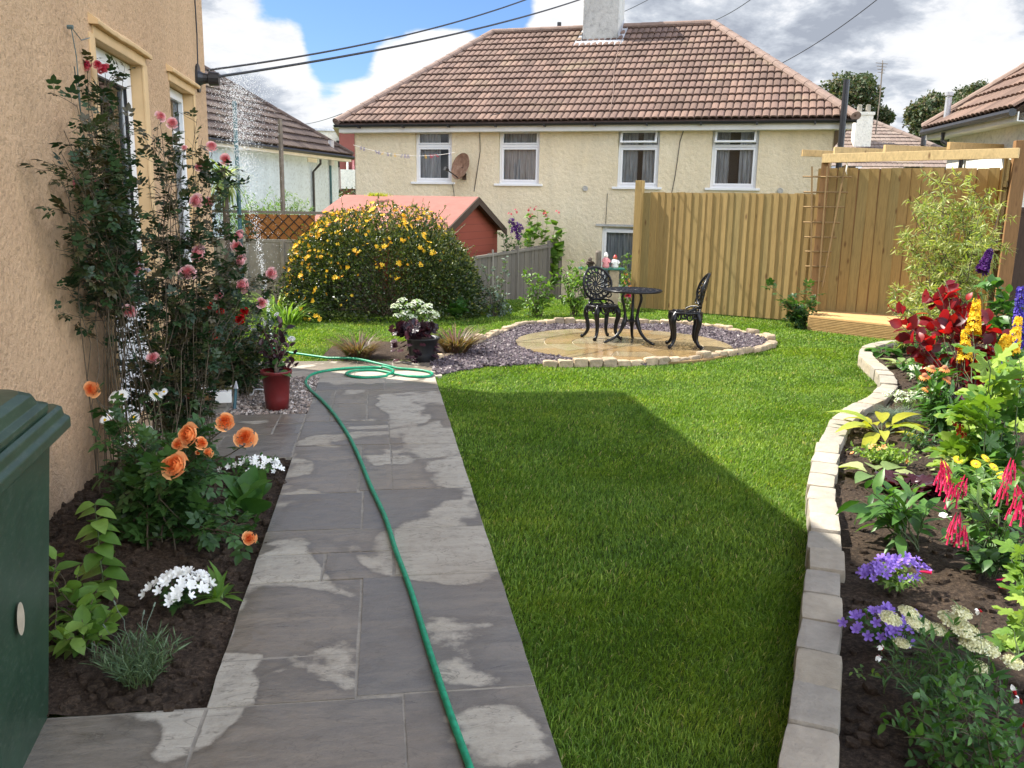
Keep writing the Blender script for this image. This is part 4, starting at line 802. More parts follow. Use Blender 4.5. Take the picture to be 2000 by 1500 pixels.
def build_neighbours():
    Cn = D(660, 312, 26); Cn[2] = 0; root, rf = simple_house('blue_house', 'pale blue rendered house behind the left fence with a steep weathered brown roof', Cn, na, -ua, 14, 8, 3.10, .72, MT['blue'], MT['tile_dark'], 3.3)
    p = VP(610, 400, Cn, na); p[2] = 0; downpipe(root, p, ua, 3.0, -1.5)
    g = Geo(); q = VP(645, 400, Cn, na); q[2] = 0; g.tube([q+ua*.04+A([0, 0, 2.95]), q+ua*.04+A([0, 0, -1.5])], .03, 8); g.obj('rainwater_pipe', MT['bluepole'], root, world=True)
    g = Geo(); v = VP(600, 316, Cn, na); g.box(v+ua*.0, na*.5, ua*.03, A([0, 0, .34]))
    for k in range(6): g.box(v+ua*.03+A([0, 0, .03+k*.05]), na*.5, ua*.01, A([0, 0, .02]))
    g.obj('air_vent', MT['fascia'], root, world=True)
    g = Geo(); b = D(647, 303, 25.5); g.tube([b+A([0, 0, -.3]), b+A([0, 0, .42])], .09, 10); g.obj('flue', MT['lead'], root, world=True)
    # right-hand neighbour
    w = A([.239, .971, 0]); v = A([.971, -.239, 0]); Cr = D(1838, 412, 15.1); Cr[2] = 0; P = VP(1985, 400, Cr, w); Lw = abs((P-Cr)@w)
    root, rf = simple_house('right_house', 'cream rendered house at the right edge with red-brown roof and metal flue', Cr, w, v, Lw+.0, 8, 3.13, .78, MT['white_render'], MT['tile'], 3.6)
    q = VP(1862, 400, Cr, w); q[2] = 0; g = Geo(); g.tube([q-v*.3+A([0, 0, 3.02]), q-v*.3+A([0, 0, 2.88]), q-v*.06+w*-.25+A([0, 0, 2.66]), q-v*.06+w*-.25+A([0, 0, -1])], .035, 8); g.obj('downpipe', MT['black'], root, world=True)
    q = VP(1885, 262, Cr, w); g = Geo()
    for i in range(3):
        for k in range(5): g.box(q-v*.012+w*(i*.05)+A([0, 0, k*.06]), w*.03, v*.012, A([0, 0, .035]))
    g.obj('air_vent', MT['darkwood'], root, world=True)
    g = Geo(); f = D(1849, 228, 14.6); g.tube([f-[0, 0, .3], f+[0, 0, .32]], .05, 12); g.tube([f+[0, 0, .34], f+[0, 0, .40]], .065, 12); g.obj('flue', MT['lead'], rf, world=True)
    # roof in the gap between
    Cm = D(1640, 330, 29.0); Cm[2] = 0; root = thing('brown_roofed_house', 'low house with a flat brown tiled roof and white chimney seen between the two houses', 'house', Cm+A([0, 0, -1.6])); nb = A([math.sin(.30), math.cos(.30), 0]); ub = A([nb[1], -nb[0], 0])
    O = Cm-ub*4; ez = 3.15; g = Geo(); g.box(O+A([0, 0, -1.6]), ub*9.6, nb*7, A([0, 0, ez+1.6])); g.obj('wall', MT['cream'], root, world=True)
    E0 = O-nb*.35-ub*.3+A([0, 0, ez+.05]); rn = 3.4; ris = 1.75; s = nb*rn+A([0, 0, ris]); Ls = np.linalg.norm(s); s /= Ls; nn = np.cross(ub, s); g = Geo(); roof_tiles(g, E0, ub, s, nn, Ls, lambda t: 2.2*t/Ls, lambda t: 8.9-2.9*t/Ls, .33, .30, .035, .005); rf = g.obj('roof', MT['tile_grey'], root, world=True)
    g = Geo(); e1 = E0+ub*8.9; r1 = E0+ub*6.0+s*Ls; r0_ = E0+ub*2.2+s*Ls; ridge_caps(g, e1, r1, .12); ridge_caps(g, r0_, r1, .12); g.add([e1, e1+nb*2*rn, r1], [[0, 1, 2]]); g.add([E0, E0+nb*2*rn, r0_], [[0, 2, 1]]); g.obj('ridge_tiles', MT['tile_grey'], rf, world=True)
    g = Geo(); g.box(E0+A([0, 0, -.2]), ub*8.9, nb*.02, A([0, 0, .14])); g.obj('gutter', MT['black'], root, world=True)
    for k, px in enumerate((1765, 1800)):
        q = VP(px, 326, O, ub); g = Geo(); frame(g, q-nb*.02-A([0, 0, .9]), ub, -nb, 0, .55, 0, .95, .05, .05); wf = g.obj('window', MT['white'], root, world=True); g = Geo(); g.box(q-nb*.0-A([0, 0, .85])+ub*.05, ub*.45, nb*-.012, A([0, 0, .85])); g.obj('pane', MT['dark'], wf, world=True)
    g = Geo(); c = D(1682, 268, 29.9); wd = .28; g.box(c-ub*wd-nb*.25-A([0, 0, .6]), ub*wd*2, nb*.5, A([0, 0, 1.35])); g.box(c-ub*(wd+.04)-nb*.29+A([0, 0, .72]), ub*(wd*2+.08), nb*.58, A([0, 0, .1])); ch = g.obj('chimney', MT['white_render'], rf, world=True)
    for k in (-.14, .14): g = Geo(); g.lathe([(.09, 0), (.075, .22), (.09, .24), (.06, .26)], 12, tuple(c+ub*k+A([0, 0, .82]))); g.obj('chimney_pot', MT['concrete'], ch, world=True)
    g = Geo(); c = D(1803, 284, 29.5); g.tube([c, c+[0, 0, .5]], .09, 10); g.tube([c+[0, 0, .5], c+[0, 0, .56]], .13, 10); g.obj('vent_pipe', MT['black'], rf, world=True)
    g = Geo(); c = D(1710, 262, 29.6); t = D(1722, 128, 29.6); t = A([c[0], c[1], t[2]]); g.tube([c, c+(t-c)*.5+A([.03, 0, 0]), t], .022, 5)
    for k, l in ((0, .5), (-.10, .42), (-.2, .34), (-.3, .3)): g.tube([t+A([-l/2, 0, k]), t+A([l/2, .1, k])], .01, 4)
    g.tube([t+A([.0, -.05, -.34]), t+A([.02, .05, .1])], .014, 4); m_ = t-A([0, 0, .9]); g.obj('aerial', MT['greypole'], rf, world=True)
    c = D(1880, 284, 38); r2 = thing('distant_house', 'small distant roof beneath the right-hand trees', 'house', (c[0], c[1], -1.6)); g = Geo(); g.box((c[0]-3, c[1], -1.6), (6, 0, 0), (0, 6, 0), (0, 0, 4.5)); g.obj('wall', MT['cream'], r2, world=True)
    z = 2.95; g = Geo(); a = [(c[0]-3.3, c[1]-.3, z), (c[0]+3.3, c[1]-.3, z), (c[0]+3.3, c[1]+6.3, z), (c[0]-3.3, c[1]+6.3, z), (c[0]-.8, c[1]+3, z+1.9), (c[0]+.8, c[1]+3, z+1.9)]; g.add(a, [[0, 1, 5, 4], [2, 3, 4, 5]]); g.add(a, [[1, 2, 5], [3, 0, 4]]); g.obj('roof', MT['tile_grey'], r2, world=True)
    # brick and white buildings seen in the gap left of the cream house
    c = D(664, 345, 44); r2 = thing('brick_building', 'dark red brick building with low white wall in the gap left of the cream house', 'building', (c[0], c[1], -1.5)); g = Geo(); g.box((c[0], c[1], -1.5), (7, 0, 0), (0, 8, 0), (0, 0, D(664, 250, 44)[2]+1.5)); g.obj('wall', MT['brick'], r2, world=True)
    g = Geo(); g.box((c[0]+.05, c[1]-.5, D(664, 349, 44)[2]-.5), (6, 0, 0), (0, .3, 0), (0, 0, .95)); g.obj('low_wall', MT['white_render'], r2, world=True); g = Geo(); g.box((c[0]-.3, c[1]-.3, D(664, 252, 44)[2]), (7.5, 0, 0), (0, 8.5, 0), (0, 0, .3)); g.obj('parapet', MT['fascia'], r2, world=True)
    for px, py, mt, nm in ((679, 324, 'p_white', 'white'), (690, 328, 'p_pink', 'pink')):
        q = D(px, py, 43.9); g = Geo(); g.tube([q+A([0, -.15, -.55]), q+A([0, -.15, 0]), q+A([0, -.15, .35])], [.1, .22, .12], 8, flat=.3); g.tube([q+A([0, -.15, -.7]), q+A([0, -.15, -.5])], .05, 5); tag(g.obj('painted_figure', MT[mt]), 'small %s figure shape mounted on the red brick wall' % nm, 'decoration')
    c = D(617, 300, 50); r2 = thing('white_building', 'plain white flat-roofed building behind the blue house', 'building', (c[0], c[1], -1.5)); g = Geo(); zt = D(617, 256, 50)[2]; g.box((c[0], c[1], -1.5), (5, 0, 0), (0, 8, 0), (0, 0, zt+1.5)); g.obj('wall', MT['white_render'], r2, world=True)
    g = Geo(); g.box((c[0]-.2, c[1]-.2, zt), (5.5, 0, 0), (0, 8.4, 0), (0, 0, .12)); g.obj('flat_roof', MT['lead'], r2, world=True); g = Geo(); p = D(657, 292, 49.8); g.box(p, (.7, 0, 0), (0, .1, 0), (0, 0, .5)); g.box(p-[0, .05, 1.0], (1.2, 0, 0), (0, .1, 0), (0, 0, .7)); g.obj('window', MT['dark'], r2, world=True)
build_neighbours()
# ------------------------------------------------------------------ fences, deck and pergola
FA0, FA1 = A([4.27, 14.16, 0]), A([6.47, 12.20, 0]); uf = (FA1-FA0)/np.linalg.norm(FA1-FA0); nf = A([uf[1], -uf[0], 0]); nf = nf if nf[1] < 0 else -nf
FB0 = A([6.56, 12.18, 0]); ub_ = A([.865, -.50, 0]); ub_ /= np.linalg.norm(ub_); nb_ = A([-.5, -.865, 0]); LB = 2.36
DZ = .21
def board_panel(root, P0, u, n, L, z0, z1, seed, pitch=.118, mat=None):
    rng = np.random.default_rng(seed); g = Geo(); k = 0; x = 0.0
    while x < L-.02:
        w = min(pitch*(1.22 if pitch < .13 else .955), L-x); p = P0+u*x+A([0, 0, z0]); top = z1-z0+rng.normal()*.006; ln = rng.normal()*.006; d0, d1 = .003, (.016 if pitch < .13 else .024)+rng.random()*.006
        # feather-edged board: thin left edge, thick right edge overlapping the next
        N = 7; t = np.linspace(0, 1, N); sw = .004*np.sin(t*5+rng.random()*6); e = lambda dx, dd, tt, s_: p+u*(dx+s_+ln*tt)+n*dd+A([0, 0, top*tt])
        r = rng.random(); F = A([[e(0, .0, q, s_) for q, s_ in zip(t, sw)], [e(0, d0, q, s_) for q, s_ in zip(t, sw)], [e(w, d1, q, s_) for q, s_ in zip(t, sw)], [e(w, 0.002, q, s_) for q, s_ in zip(t, sw)]])
        g.grid(F, 0, r, True); g.add([F[0, -1], F[1, -1], F[2, -1], F[3, -1]], [[0, 1, 2, 3]], 0, r); x += pitch*(1+rng.normal()*.04); k += 1
    g.obj('board_panel', mat or MT['fence'], root, world=True)
    if pitch > .13:
        g = Geo(); g.box(P0-n*.004+A([0, 0, z0+.01]), u*L, n*-.006, A([0, 0, z1-z0-.03])); g.obj('groove_shade', MT['brownwood'], root, world=True)  # added dark sheet, standing in for the shade lines between the boards
    g = Geo()
    for z in (.3, .95, 1.6): g.box(P0-n*.045+A([0, 0, z0+z*(z1-z0)/1.9]), u*L, n*.04, A([0, 0, .075]))
    g.obj('rail', MT['fence'], root, world=True)
def post(root, p, z0, z1, w=.10, mat=None, u=None, name='post', rnd=.5):
    u = A([1, 0, 0]) if u is None else u; n = A([-u[1], u[0], 0]); g = Geo(); g.box(A([p[0], p[1], z0])-u*w/2-n*w/2, u*w, n*w, A([0, 0, z1-z0]), 0, rnd); g.obj(name, mat or MT['fence'], root, world=True, bevel=.004)
def build_fences():
    r = thing('pine_fence', 'new pine board fence behind the bistro set, with a taller left end post', 'fence', FA0)
    board_panel(r, FA0+uf*.1, uf, nf, 2.98-.1, .03, 1.94, 61); post(r, FA0+uf*.04+nf*.03, -.05, 2.13, .12, None, uf)
    r = thing('deck_fence', 'taller pine board fence behind the corner deck, under the pergola beams', 'fence', FB0+A([0, 0, DZ]))
    board_panel(r, FB0-ub_*.14, ub_, nb_, LB+.14, DZ, 2.31, 62, .14)
    # panel C runs towards the viewer, almost edge-on
    E_ = FB0+ub_*LB; near = D(1932, 560, 11.2); near[2] = 0; uc = near-E_; Lc = np.linalg.norm(uc); uc /= Lc; nc = A([uc[1], -uc[0], 0]); nc = nc if nc[0] < 0 else -nc
    r = thing('side_fence', 'pine fence panel seen edge-on at the right of the deck', 'fence', E_+A([0, 0, DZ])); board_panel(r, E_+uc*.05, uc, nc, Lc-.1, .05, 2.40, 63, .118)
    r = thing('brown_gate_post', 'thick dark brown timber post at the right end of the pergola', 'post', near); w = .16
    post(r, near+A([.17, -.03, 0]), -.05, 2.60, w, MT['brownwood'], A([.9, -.43, 0])/1)
    r = thing('dark_shed_wall', 'very dark timber wall at the right edge beyond the brown post', 'shed', near+A([.42, .12, 0])); g = Geo(); q = near+A([.22, .02, 0]); g.box(q, A([3.2, -1.4, 0]), A([.03, .06, 0]), A([0, 0, 1.72])); g.obj('wall', MT['darkwood'], r, world=True)  # dark colour here stands for the shaded side of the wall
    g = Geo(); g.box(q+A([0, -.015, 1.72]), A([3.2, -1.4, 0]), A([.04, .09, 0]), A([0, 0, .06])); g.obj('capping', MT['darkwood'], r, world=True)
    # corner deck
    r = thing('corner_deck', 'low triangular pine corner deck with ridged fascia boards in front of the fence', 'deck', FB0+A([0, -.3, 0]))
    f0 = G(1577, 645); f0[2] = 0; f1 = G(1765, 668); fd = (f1-f0); fd[2] = 0; fd /= np.linalg.norm(fd); L = 3.2; fe = f0+fd*L; g = Geo(); top = [f0, fe, E_+uc*1.3, E_, FB0, FA1]
    T = A([[p[0], p[1], DZ] for p in top]); bd = 9; fnrm = A([-fd[1], fd[0], 0]); fnrm = fnrm if fnrm[1] > 0 else -fnrm
    rng = np.random.default_rng(8); cuts = np.arange(-.3, 2.6, .145)
    def clip(poly, c, lo):
        o = []
        for i in range(len(poly)):
            a, b = poly[i], poly[(i+1) % len(poly)]; da, db = ((a-f0)@fnrm-c)*lo, ((b-f0)@fnrm-c)*lo
            if da >= 0: o.append(a)
            if (da > 0) != (db > 0) and da != db: o.append(a+(b-a)*da/(da-db))
        return o
    for c0 in cuts:
        P = clip(clip([q for q in T], c0+.003, 1), c0+.142, -1)
        if len(P) >= 3: P = A(P); g.add(P, [list(range(len(P)))], 0, rng.random()); g.add(np.vstack([P, P-[0, 0, .025]]), [[i, (i+1) % len(P), (i+1) % len(P)+len(P), i+len(P)] for i in range(len(P))], 0, .5)
    g.obj('deck_board', MT['deck'], r, world=True)
    g = Geo()
    for k in range(9):      # ridged fascia
        z = .004+k*.0225
        g.box(f0-fnrm*.016+A([0, 0, z]), fd*L, fnrm*.016, A([0, 0, .014]), 0, rng.random())
    g.box(f0+A([0, 0, 0]), fd*L, fnrm*.02, A([0, 0, DZ-.03]), 0, .2); g.box(f0, FA1+A([0, 0, 0])-f0, A([.02, 0, 0]), A([0, 0, DZ-.03])); g.obj('fascia_board', MT['deck'], r, world=True)
    # pergola: posts, beam, four rafters
    pl = VP(1612, 330, FB0-nb_*-.10, ub_); pl = A([pl[0], pl[1], 0]); r = thing('pergola', 'pine pergola frame over the corner deck with stepped rafters on a front beam', 'pergola', pl)
    post(r, pl, 0, 2.49, .10, MT['brownwood'], uf, 'post')
    zb = 2.55; b0 = D(1613, 312, pl[1]*math.cos(PSI)+pl[0]*math.sin(PSI)); pr = near+A([.07, -.04, 0]); a = A([pl[0], pl[1], 0]); b = A([pr[0], pr[1], 0]); ud = (b-a)/np.linalg.norm(b-a); nd = A([-ud[1], ud[0], 0]); nd = nd if nd[1] > 0 else -nd; Lb = np.linalg.norm(b-a)
    g = Geo(); g.box(a-nd*.095+ud*-.02+A([0, 0, 2.375]), ud*(Lb+.10), nd*.045, A([0, 0, .125])); g.obj('beam', MT['pine'], r, world=True, bevel=.004)
    rd = A([.995, .10, 0]); zr = 2.665
    for k, (px, py, wd) in enumerate(((1568, 298, .045), (1631, 293, .045), (1730, 289, .06), (1856, 284, .07))):
        z0 = zr-.055; d = ray(px, py); t = (z0+.06-EYE)/d[2]; s = A([0, 0, EYE])+d*t; s[2] = z0; L = (1.6, 1.5, 1.35, 1.2)[k]; nr_ = A([-rd[1], rd[0], 0]); g = Geo(); g.box(s, rd*L, nr_*wd, A([0, 0, .11]), 0, .2+.2*k); g.obj('rafter', MT['pine'], r, world=True, bevel=.004)
    g = Geo(); c = VP(1650, 318, FB0-nb_*-.2, ub_); g.tube([c+A([-.03, 0, .03]), c+A([.02, 0, .03]), c+A([.04, 0, -.03]), c+A([.03, 0, -.12]), c+A([.05, 0, -.16])], [.012, .02, .018, .012, .006], 6, flat=.5); g.obj('rag_tie', MT['cup_white'], r, world=True)
    # fan trellis leaning on the corner
    def TP(px, py, off=.16): p = VP(px, py, FA1+nf*off, uf*.4+ub_*.6); return p
    r = thing('fan_trellis', 'brown wooden fan trellis leaning against the fence corner', 'trellis', TP(1588, 612))
    for (x0, y0, x1, y1) in ((1586, 325, 1583, 622), (1616, 325, 1594, 620), (1651, 322, 1606, 560)):
        a, b = TP(x0, y0), TP(x1, y1); g = Geo(); g.tube([a, b], .014, 4); g.obj('upright', MT['trellis'], r, world=True)
    for k, (x0, x1, y) in enumerate(((1568, 1664, 345), (1569, 1656, 375), (1569, 1649, 404), (1569, 1641, 434), (1571, 1634, 463), (1572, 1625, 491), (1573, 1618, 520), (1575, 1612, 549), (1576, 1606, 576))):
        a, b = TP(x0, y, .145), TP(x1, y+1, .145); g = Geo(); g.tube([a, b], .012, 4); g.obj('crossbar', MT['trellis'], r, world=True)
    # grey fence towards the cream house
    P0 = D(925, 500, 13.9); P0[2] = 0; r = thing('weathered_fence', 'weathered grey board fence running from the yellow bush towards the cream house', 'fence', P0)
    rng = np.random.default_rng(9); g = Geo(); x = 0
    while x < 6.9: w = .17; z0 = float(ground_z(*(P0+na*x)[:2])); g.box(P0+na*x+ua*rng.normal()*.004+A([0, 0, z0-.1]), na*(w-.012), ua*.018, A([0, 0, .86-z0+.1+.012*x+rng.normal()*.006]), 0, rng.random()); x += w
    g.obj('board_panel', MT['greywood'], r, world=True); g = Geo(); g.box(P0+A([0, 0, .83]), na*6.9, ua*.05, A([0, 0, .04])); g.obj('rail', MT['greywood'], r, world=True)
    for x, c in ((.85, 'fascia'), (2.3, 'greywood'), (4.6, 'greywood'), (6.85, 'brownwood')): post(r, P0+na*x+ua*.045, -.8, .93+.012*x+(.08 if c == 'brownwood' else 0), .06 if c != 'fascia' else .03, MT[c] if c != 'fascia' else MT['concrete'], na)
    q = P0+na*6.7+ua*.02; g = Geo(); g.tube([q+A([0, 0, .3]), q+A([0, 0, 1.42])], .035, 6); tag(g.obj('garden_stake', MT['redwood']), 'thin red stake standing at the far end of the weathered fence', 'stake')
    # back left fence: concrete panels, orange wattle above, rail
    def BL(px, py, d=13.8): return D(px, py, d)
    zc = BL(540, 470)[2]; zr = BL(540, 415)[2]; c0 = BL(395, 415); c1 = BL(655, 415); base = c0.copy(); base[2] = 0; u = c1-c0; u[2] = 0; L = np.linalg.norm(u); u /= L; n = A([u[1], -u[0], 0]); c0 = A([c0[0], c0[1], 0])
    r = thing('panel_fence', 'concrete panel fence at the back left topped by an orange woven screen and rail', 'fence', base); g = Geo(); g.box(c0, u*(L+.6), n*-.05, A([0, 0, zc-.03]))
    g.obj('concrete_panel', MT['concrete'], r, world=True); g = Geo(); g.box(c0+n*.01+A([0, 0, zc-.03]), u*(L+.6), n*-.07, A([0, 0, .045])); g.obj('capping', MT['concrete'], r, world=True)
    for px in (480, 552, 612): q = VP(px, 470, c0, u); post(r, A([q[0], q[1], 0])+n*.03, 0, zc, .06, MT['concrete'], u)
    m = Mat('orange woven screen'); wv = m.noise(60, 4, .7, m.mapv((.4, .4, 3))); om = m.set(m.ramp(wv, [(.3, (.20, .075, .02)), (.7, (.42, .17, .04))]), .9, m.bump(wv, .8, .01)); a = VP(480, 470, c0, u); b = VP(616, 470, c0, u); g = Geo(); g.box(A([a[0], a[1], zc+.02]), A([b[0]-a[0], b[1]-a[1], 0]), n*-.015, A([0, 0, zr-zc-.05])); g.obj('woven_screen', om, r, world=True)
    w = np.linalg.norm((b-a)[:2])
    for sg in (1, -1):
        for k in range(-3, 9):
            h = zr-zc-.05; s0 = k*.17; s1 = s0+h*1.0
            t0, t1 = max(0, -s0/(h)), min(1, (w-s0)/(h))
            if t1 <= t0: continue
            xa, xb = s0+h*t0, s0+h*t1; za, zb2 = (t0*h, t1*h) if sg > 0 else (h-t0*h, h-t1*h); g = Geo(); p = A([a[0], a[1], zc+.02])+n*(.012+.008*sg)
            g.tube([p+u*xa+A([0, 0, za]), p+u*xb+A([0, 0, zb2])], .008, 4); g.obj('lattice_lath', MT['darkwood'], r, world=True)
    g = Geo(); g.box(c0+A([0, 0, zr-.02]), u*(L+.9), n*-.05, A([0, 0, .045])); g.obj('rail', MT['greywood'], r, world=True); q = VP(650, 430, c0, u); post(r, A([q[0], q[1], 0]), 0, zr-.02, .07, MT['darkwood'], u)
    # two poles
    a = D(472, 520, 13.5); t = D(470, 205, 13.5); g = Geo(); g.tube([(a[0], a[1], 0), (a[0], a[1], t[2])], .032, 8); tag(g.obj('washing_line_pole', MT['bluepole'], smooth=True), 'tall dark teal metal pole behind the pink roses', 'pole')
    a = D(553, 412, 14.2); t = D(553, 236, 14.2); g = Geo(); g.tube([(a[0], a[1], 0), (a[0], a[1], t[2])], .04, 6); tag(g.obj('timber_pole', MT['greypole']), 'weathered timber pole standing behind the orange screen', 'pole')
build_fences()
def build_shed():
    R = D(928, 388, 15.6); hw = 1.7; zr = R[2]; ze = zr-.60; L = 2.5; base = A([R[0], R[1], -.6]); r = thing('red_shed', 'dark red timber shed with a red felt roof behind the yellow flowered bush', 'shed', base)
    O = A([R[0], R[1], 0])-ua*.08; g = Geo(); zt = ze+.03
    a, b = O-na*(hw-.12), O+na*(hw-.12); g.box(a-ua*L+A([0, 0, -.8]), ua*L, na*(2*hw-.24), A([0, 0, zt+.8])); g.add([a+A([0, 0, zt]), b+A([0, 0, zt]), O+A([0, 0, zr-.05])], [[0, 1, 2]]); g.obj('wall', MT['redwood'], r, world=True)
    for k in (-1, 1):
        g = Geo(); P = R+A([0, 0, .0])+ua*.06; s = na*k*hw+A([0, 0, ze-zr]); g.box(P-ua*(L+.2), ua*(L+.2), s, A([0, 0, .035])); g.obj('roof', MT['redfelt'], r, world=True)
        g = Geo(); g.box(P+A([0, 0, -.10]), ua*.025, s, A([0, 0, .13])); g.obj('bargeboard', MT['darkwood'], r, world=True)
build_shed()
# ------------------------------------------------------------------ cables, bracket, washing line
def build_cables():
    b = A([-1.68, 8.86, 2.79]); r = thing('wall_bracket', 'black cable bracket and insulator on the corner of the peach house', 'bracket', b)
    g = Geo(); g.tube([b+A([.0, 0, .0]), b+A([.02, 0, 0])], .10, 14, flat=1.3); g.obj('back_plate', MT['black'], r, world=True); g = Geo(); g.tube([b+A([.02, 0, .0]), b+A([.06, .0, 0]), b+A([.10, 0, 0]), b+A([.11, 0, 0]), b+A([.20, 0, 0])], [.07, .05, .045, .065, .06], 12); g.obj('insulator', MT['black'], r, world=True)
    g = Geo(); g.tube([b+A([.005, .03, .06]), b+A([.006, .07, .4]), b+A([.006, .05, .9]), b+A([.006, .12, 2.1])], .006, 5); tag(g.obj('wall_wire', MT['black']), 'thin wire running down the peach wall to the black bracket', 'wire')
    s = b+A([.18, .0, .0]); 
    def cable(p, q, sag, lab, rad=.012, ext=1.25):
        t = np.linspace(0, ext, 30); P = [p+(q-p)*k+A([0, 0, -sag*4*k*(1-k) if k < 1 else sag*4*(k-1)]) for k in t]; g = Geo(); g.tube(P, rad, 5); tag(g.obj('overhead_cable', MT['black'], smooth=True), lab, 'cable', 'cables crossing the sky')
    cable(D(405, 137, 9.7), D(1025, 0, 15), .12, 'upper of the two thick black cables rising from the peach house corner'); cable(s+A([.0, 0, .02]), D(1130, 0, 15.5), .10, 'lower of the two thick black cables, tied to the black bracket', .013)
    cable(D(590, 243, 40), D(668, 222, 24), .05, 'thin wire between the blue house and the cream house gutter', .012, 1.0); cable(D(1140, 52, 24), D(1265, 0, 26), .05, 'thin wire passing behind the cream house chimney', .01, 1.6)
    cable(D(1383, 45, 25), D(1465, 0, 22), .05, 'thin wire leaving the right end of the main ridge', .01, 1.6); cable(D(1520, 127, 21), D(1712, 0, 18), .08, 'long thin wire rising from the right hip of the cream roof', .01, 1.4)
    p, q = D(690, 283, 17.5), D(888, 298, 17.5); cat = [p+(q-p)*k+A([0, 0, -.13*4*k*(1-k)]) for k in np.linspace(0, 1, 20)]; g = Geo(); g.tube(cat, .004, 4); tag(g.obj('washing_line', MT['fascia']), 'washing line stretched in front of the cream wall', 'washing line')
    rng = np.random.default_rng(4); cols = {'b': 'p_blue', 'y': 'p_gold', 'c': 'bluepole', 'r': 'p_deep'}; nm = {'b': 'blue', 'y': 'yellow', 'c': 'teal', 'r': 'pink'}
    for k, (px, c) in enumerate(((705, 'b'), (711, 'b'), (734, 'b'), (740, 'b'), (748, 'y'), (757, 'b'), (764, 'c'), (771, 'y'), (785, 'b'), (791, 'b'), (797, 'b'), (824, 'c'), (831, 'y'), (841, 'r'), (846, 'r'), (852, 'r'), (880, 'b'))):
        t = (px-690)/198; c_ = p+(q-p)*t+A([0, 0, -.13*4*t*(1-t)]); a = rng.normal()*.35; g = Geo(); d = A([math.sin(a), 0, -math.cos(a)])*.075
        g.box(c_-d*.25+A([-.012, 0, 0]), d, A([.008, 0, .003]), A([0, .01, 0])); g.box(c_-d*.25+A([.004, 0, 0]), d*1.0+A([.012, 0, 0]), A([.008, 0, .003]), A([0, .01, 0]))
        ords = ['first', 'second', 'third', 'fourth', 'fifth', 'sixth', 'seventh', 'eighth', 'ninth', 'tenth', 'eleventh', 'twelfth', 'thirteenth', 'fourteenth', 'fifteenth', 'sixteenth', 'last']
        lab = '%s clothes peg, %s from the left on the washing line by the cream wall' % (nm[c], ords[k])
        tag(g.obj('clothes_peg', MT[cols[c]], off=c_), lab, 'clothes peg', 'clothes pegs on the washing line')
build_cables()
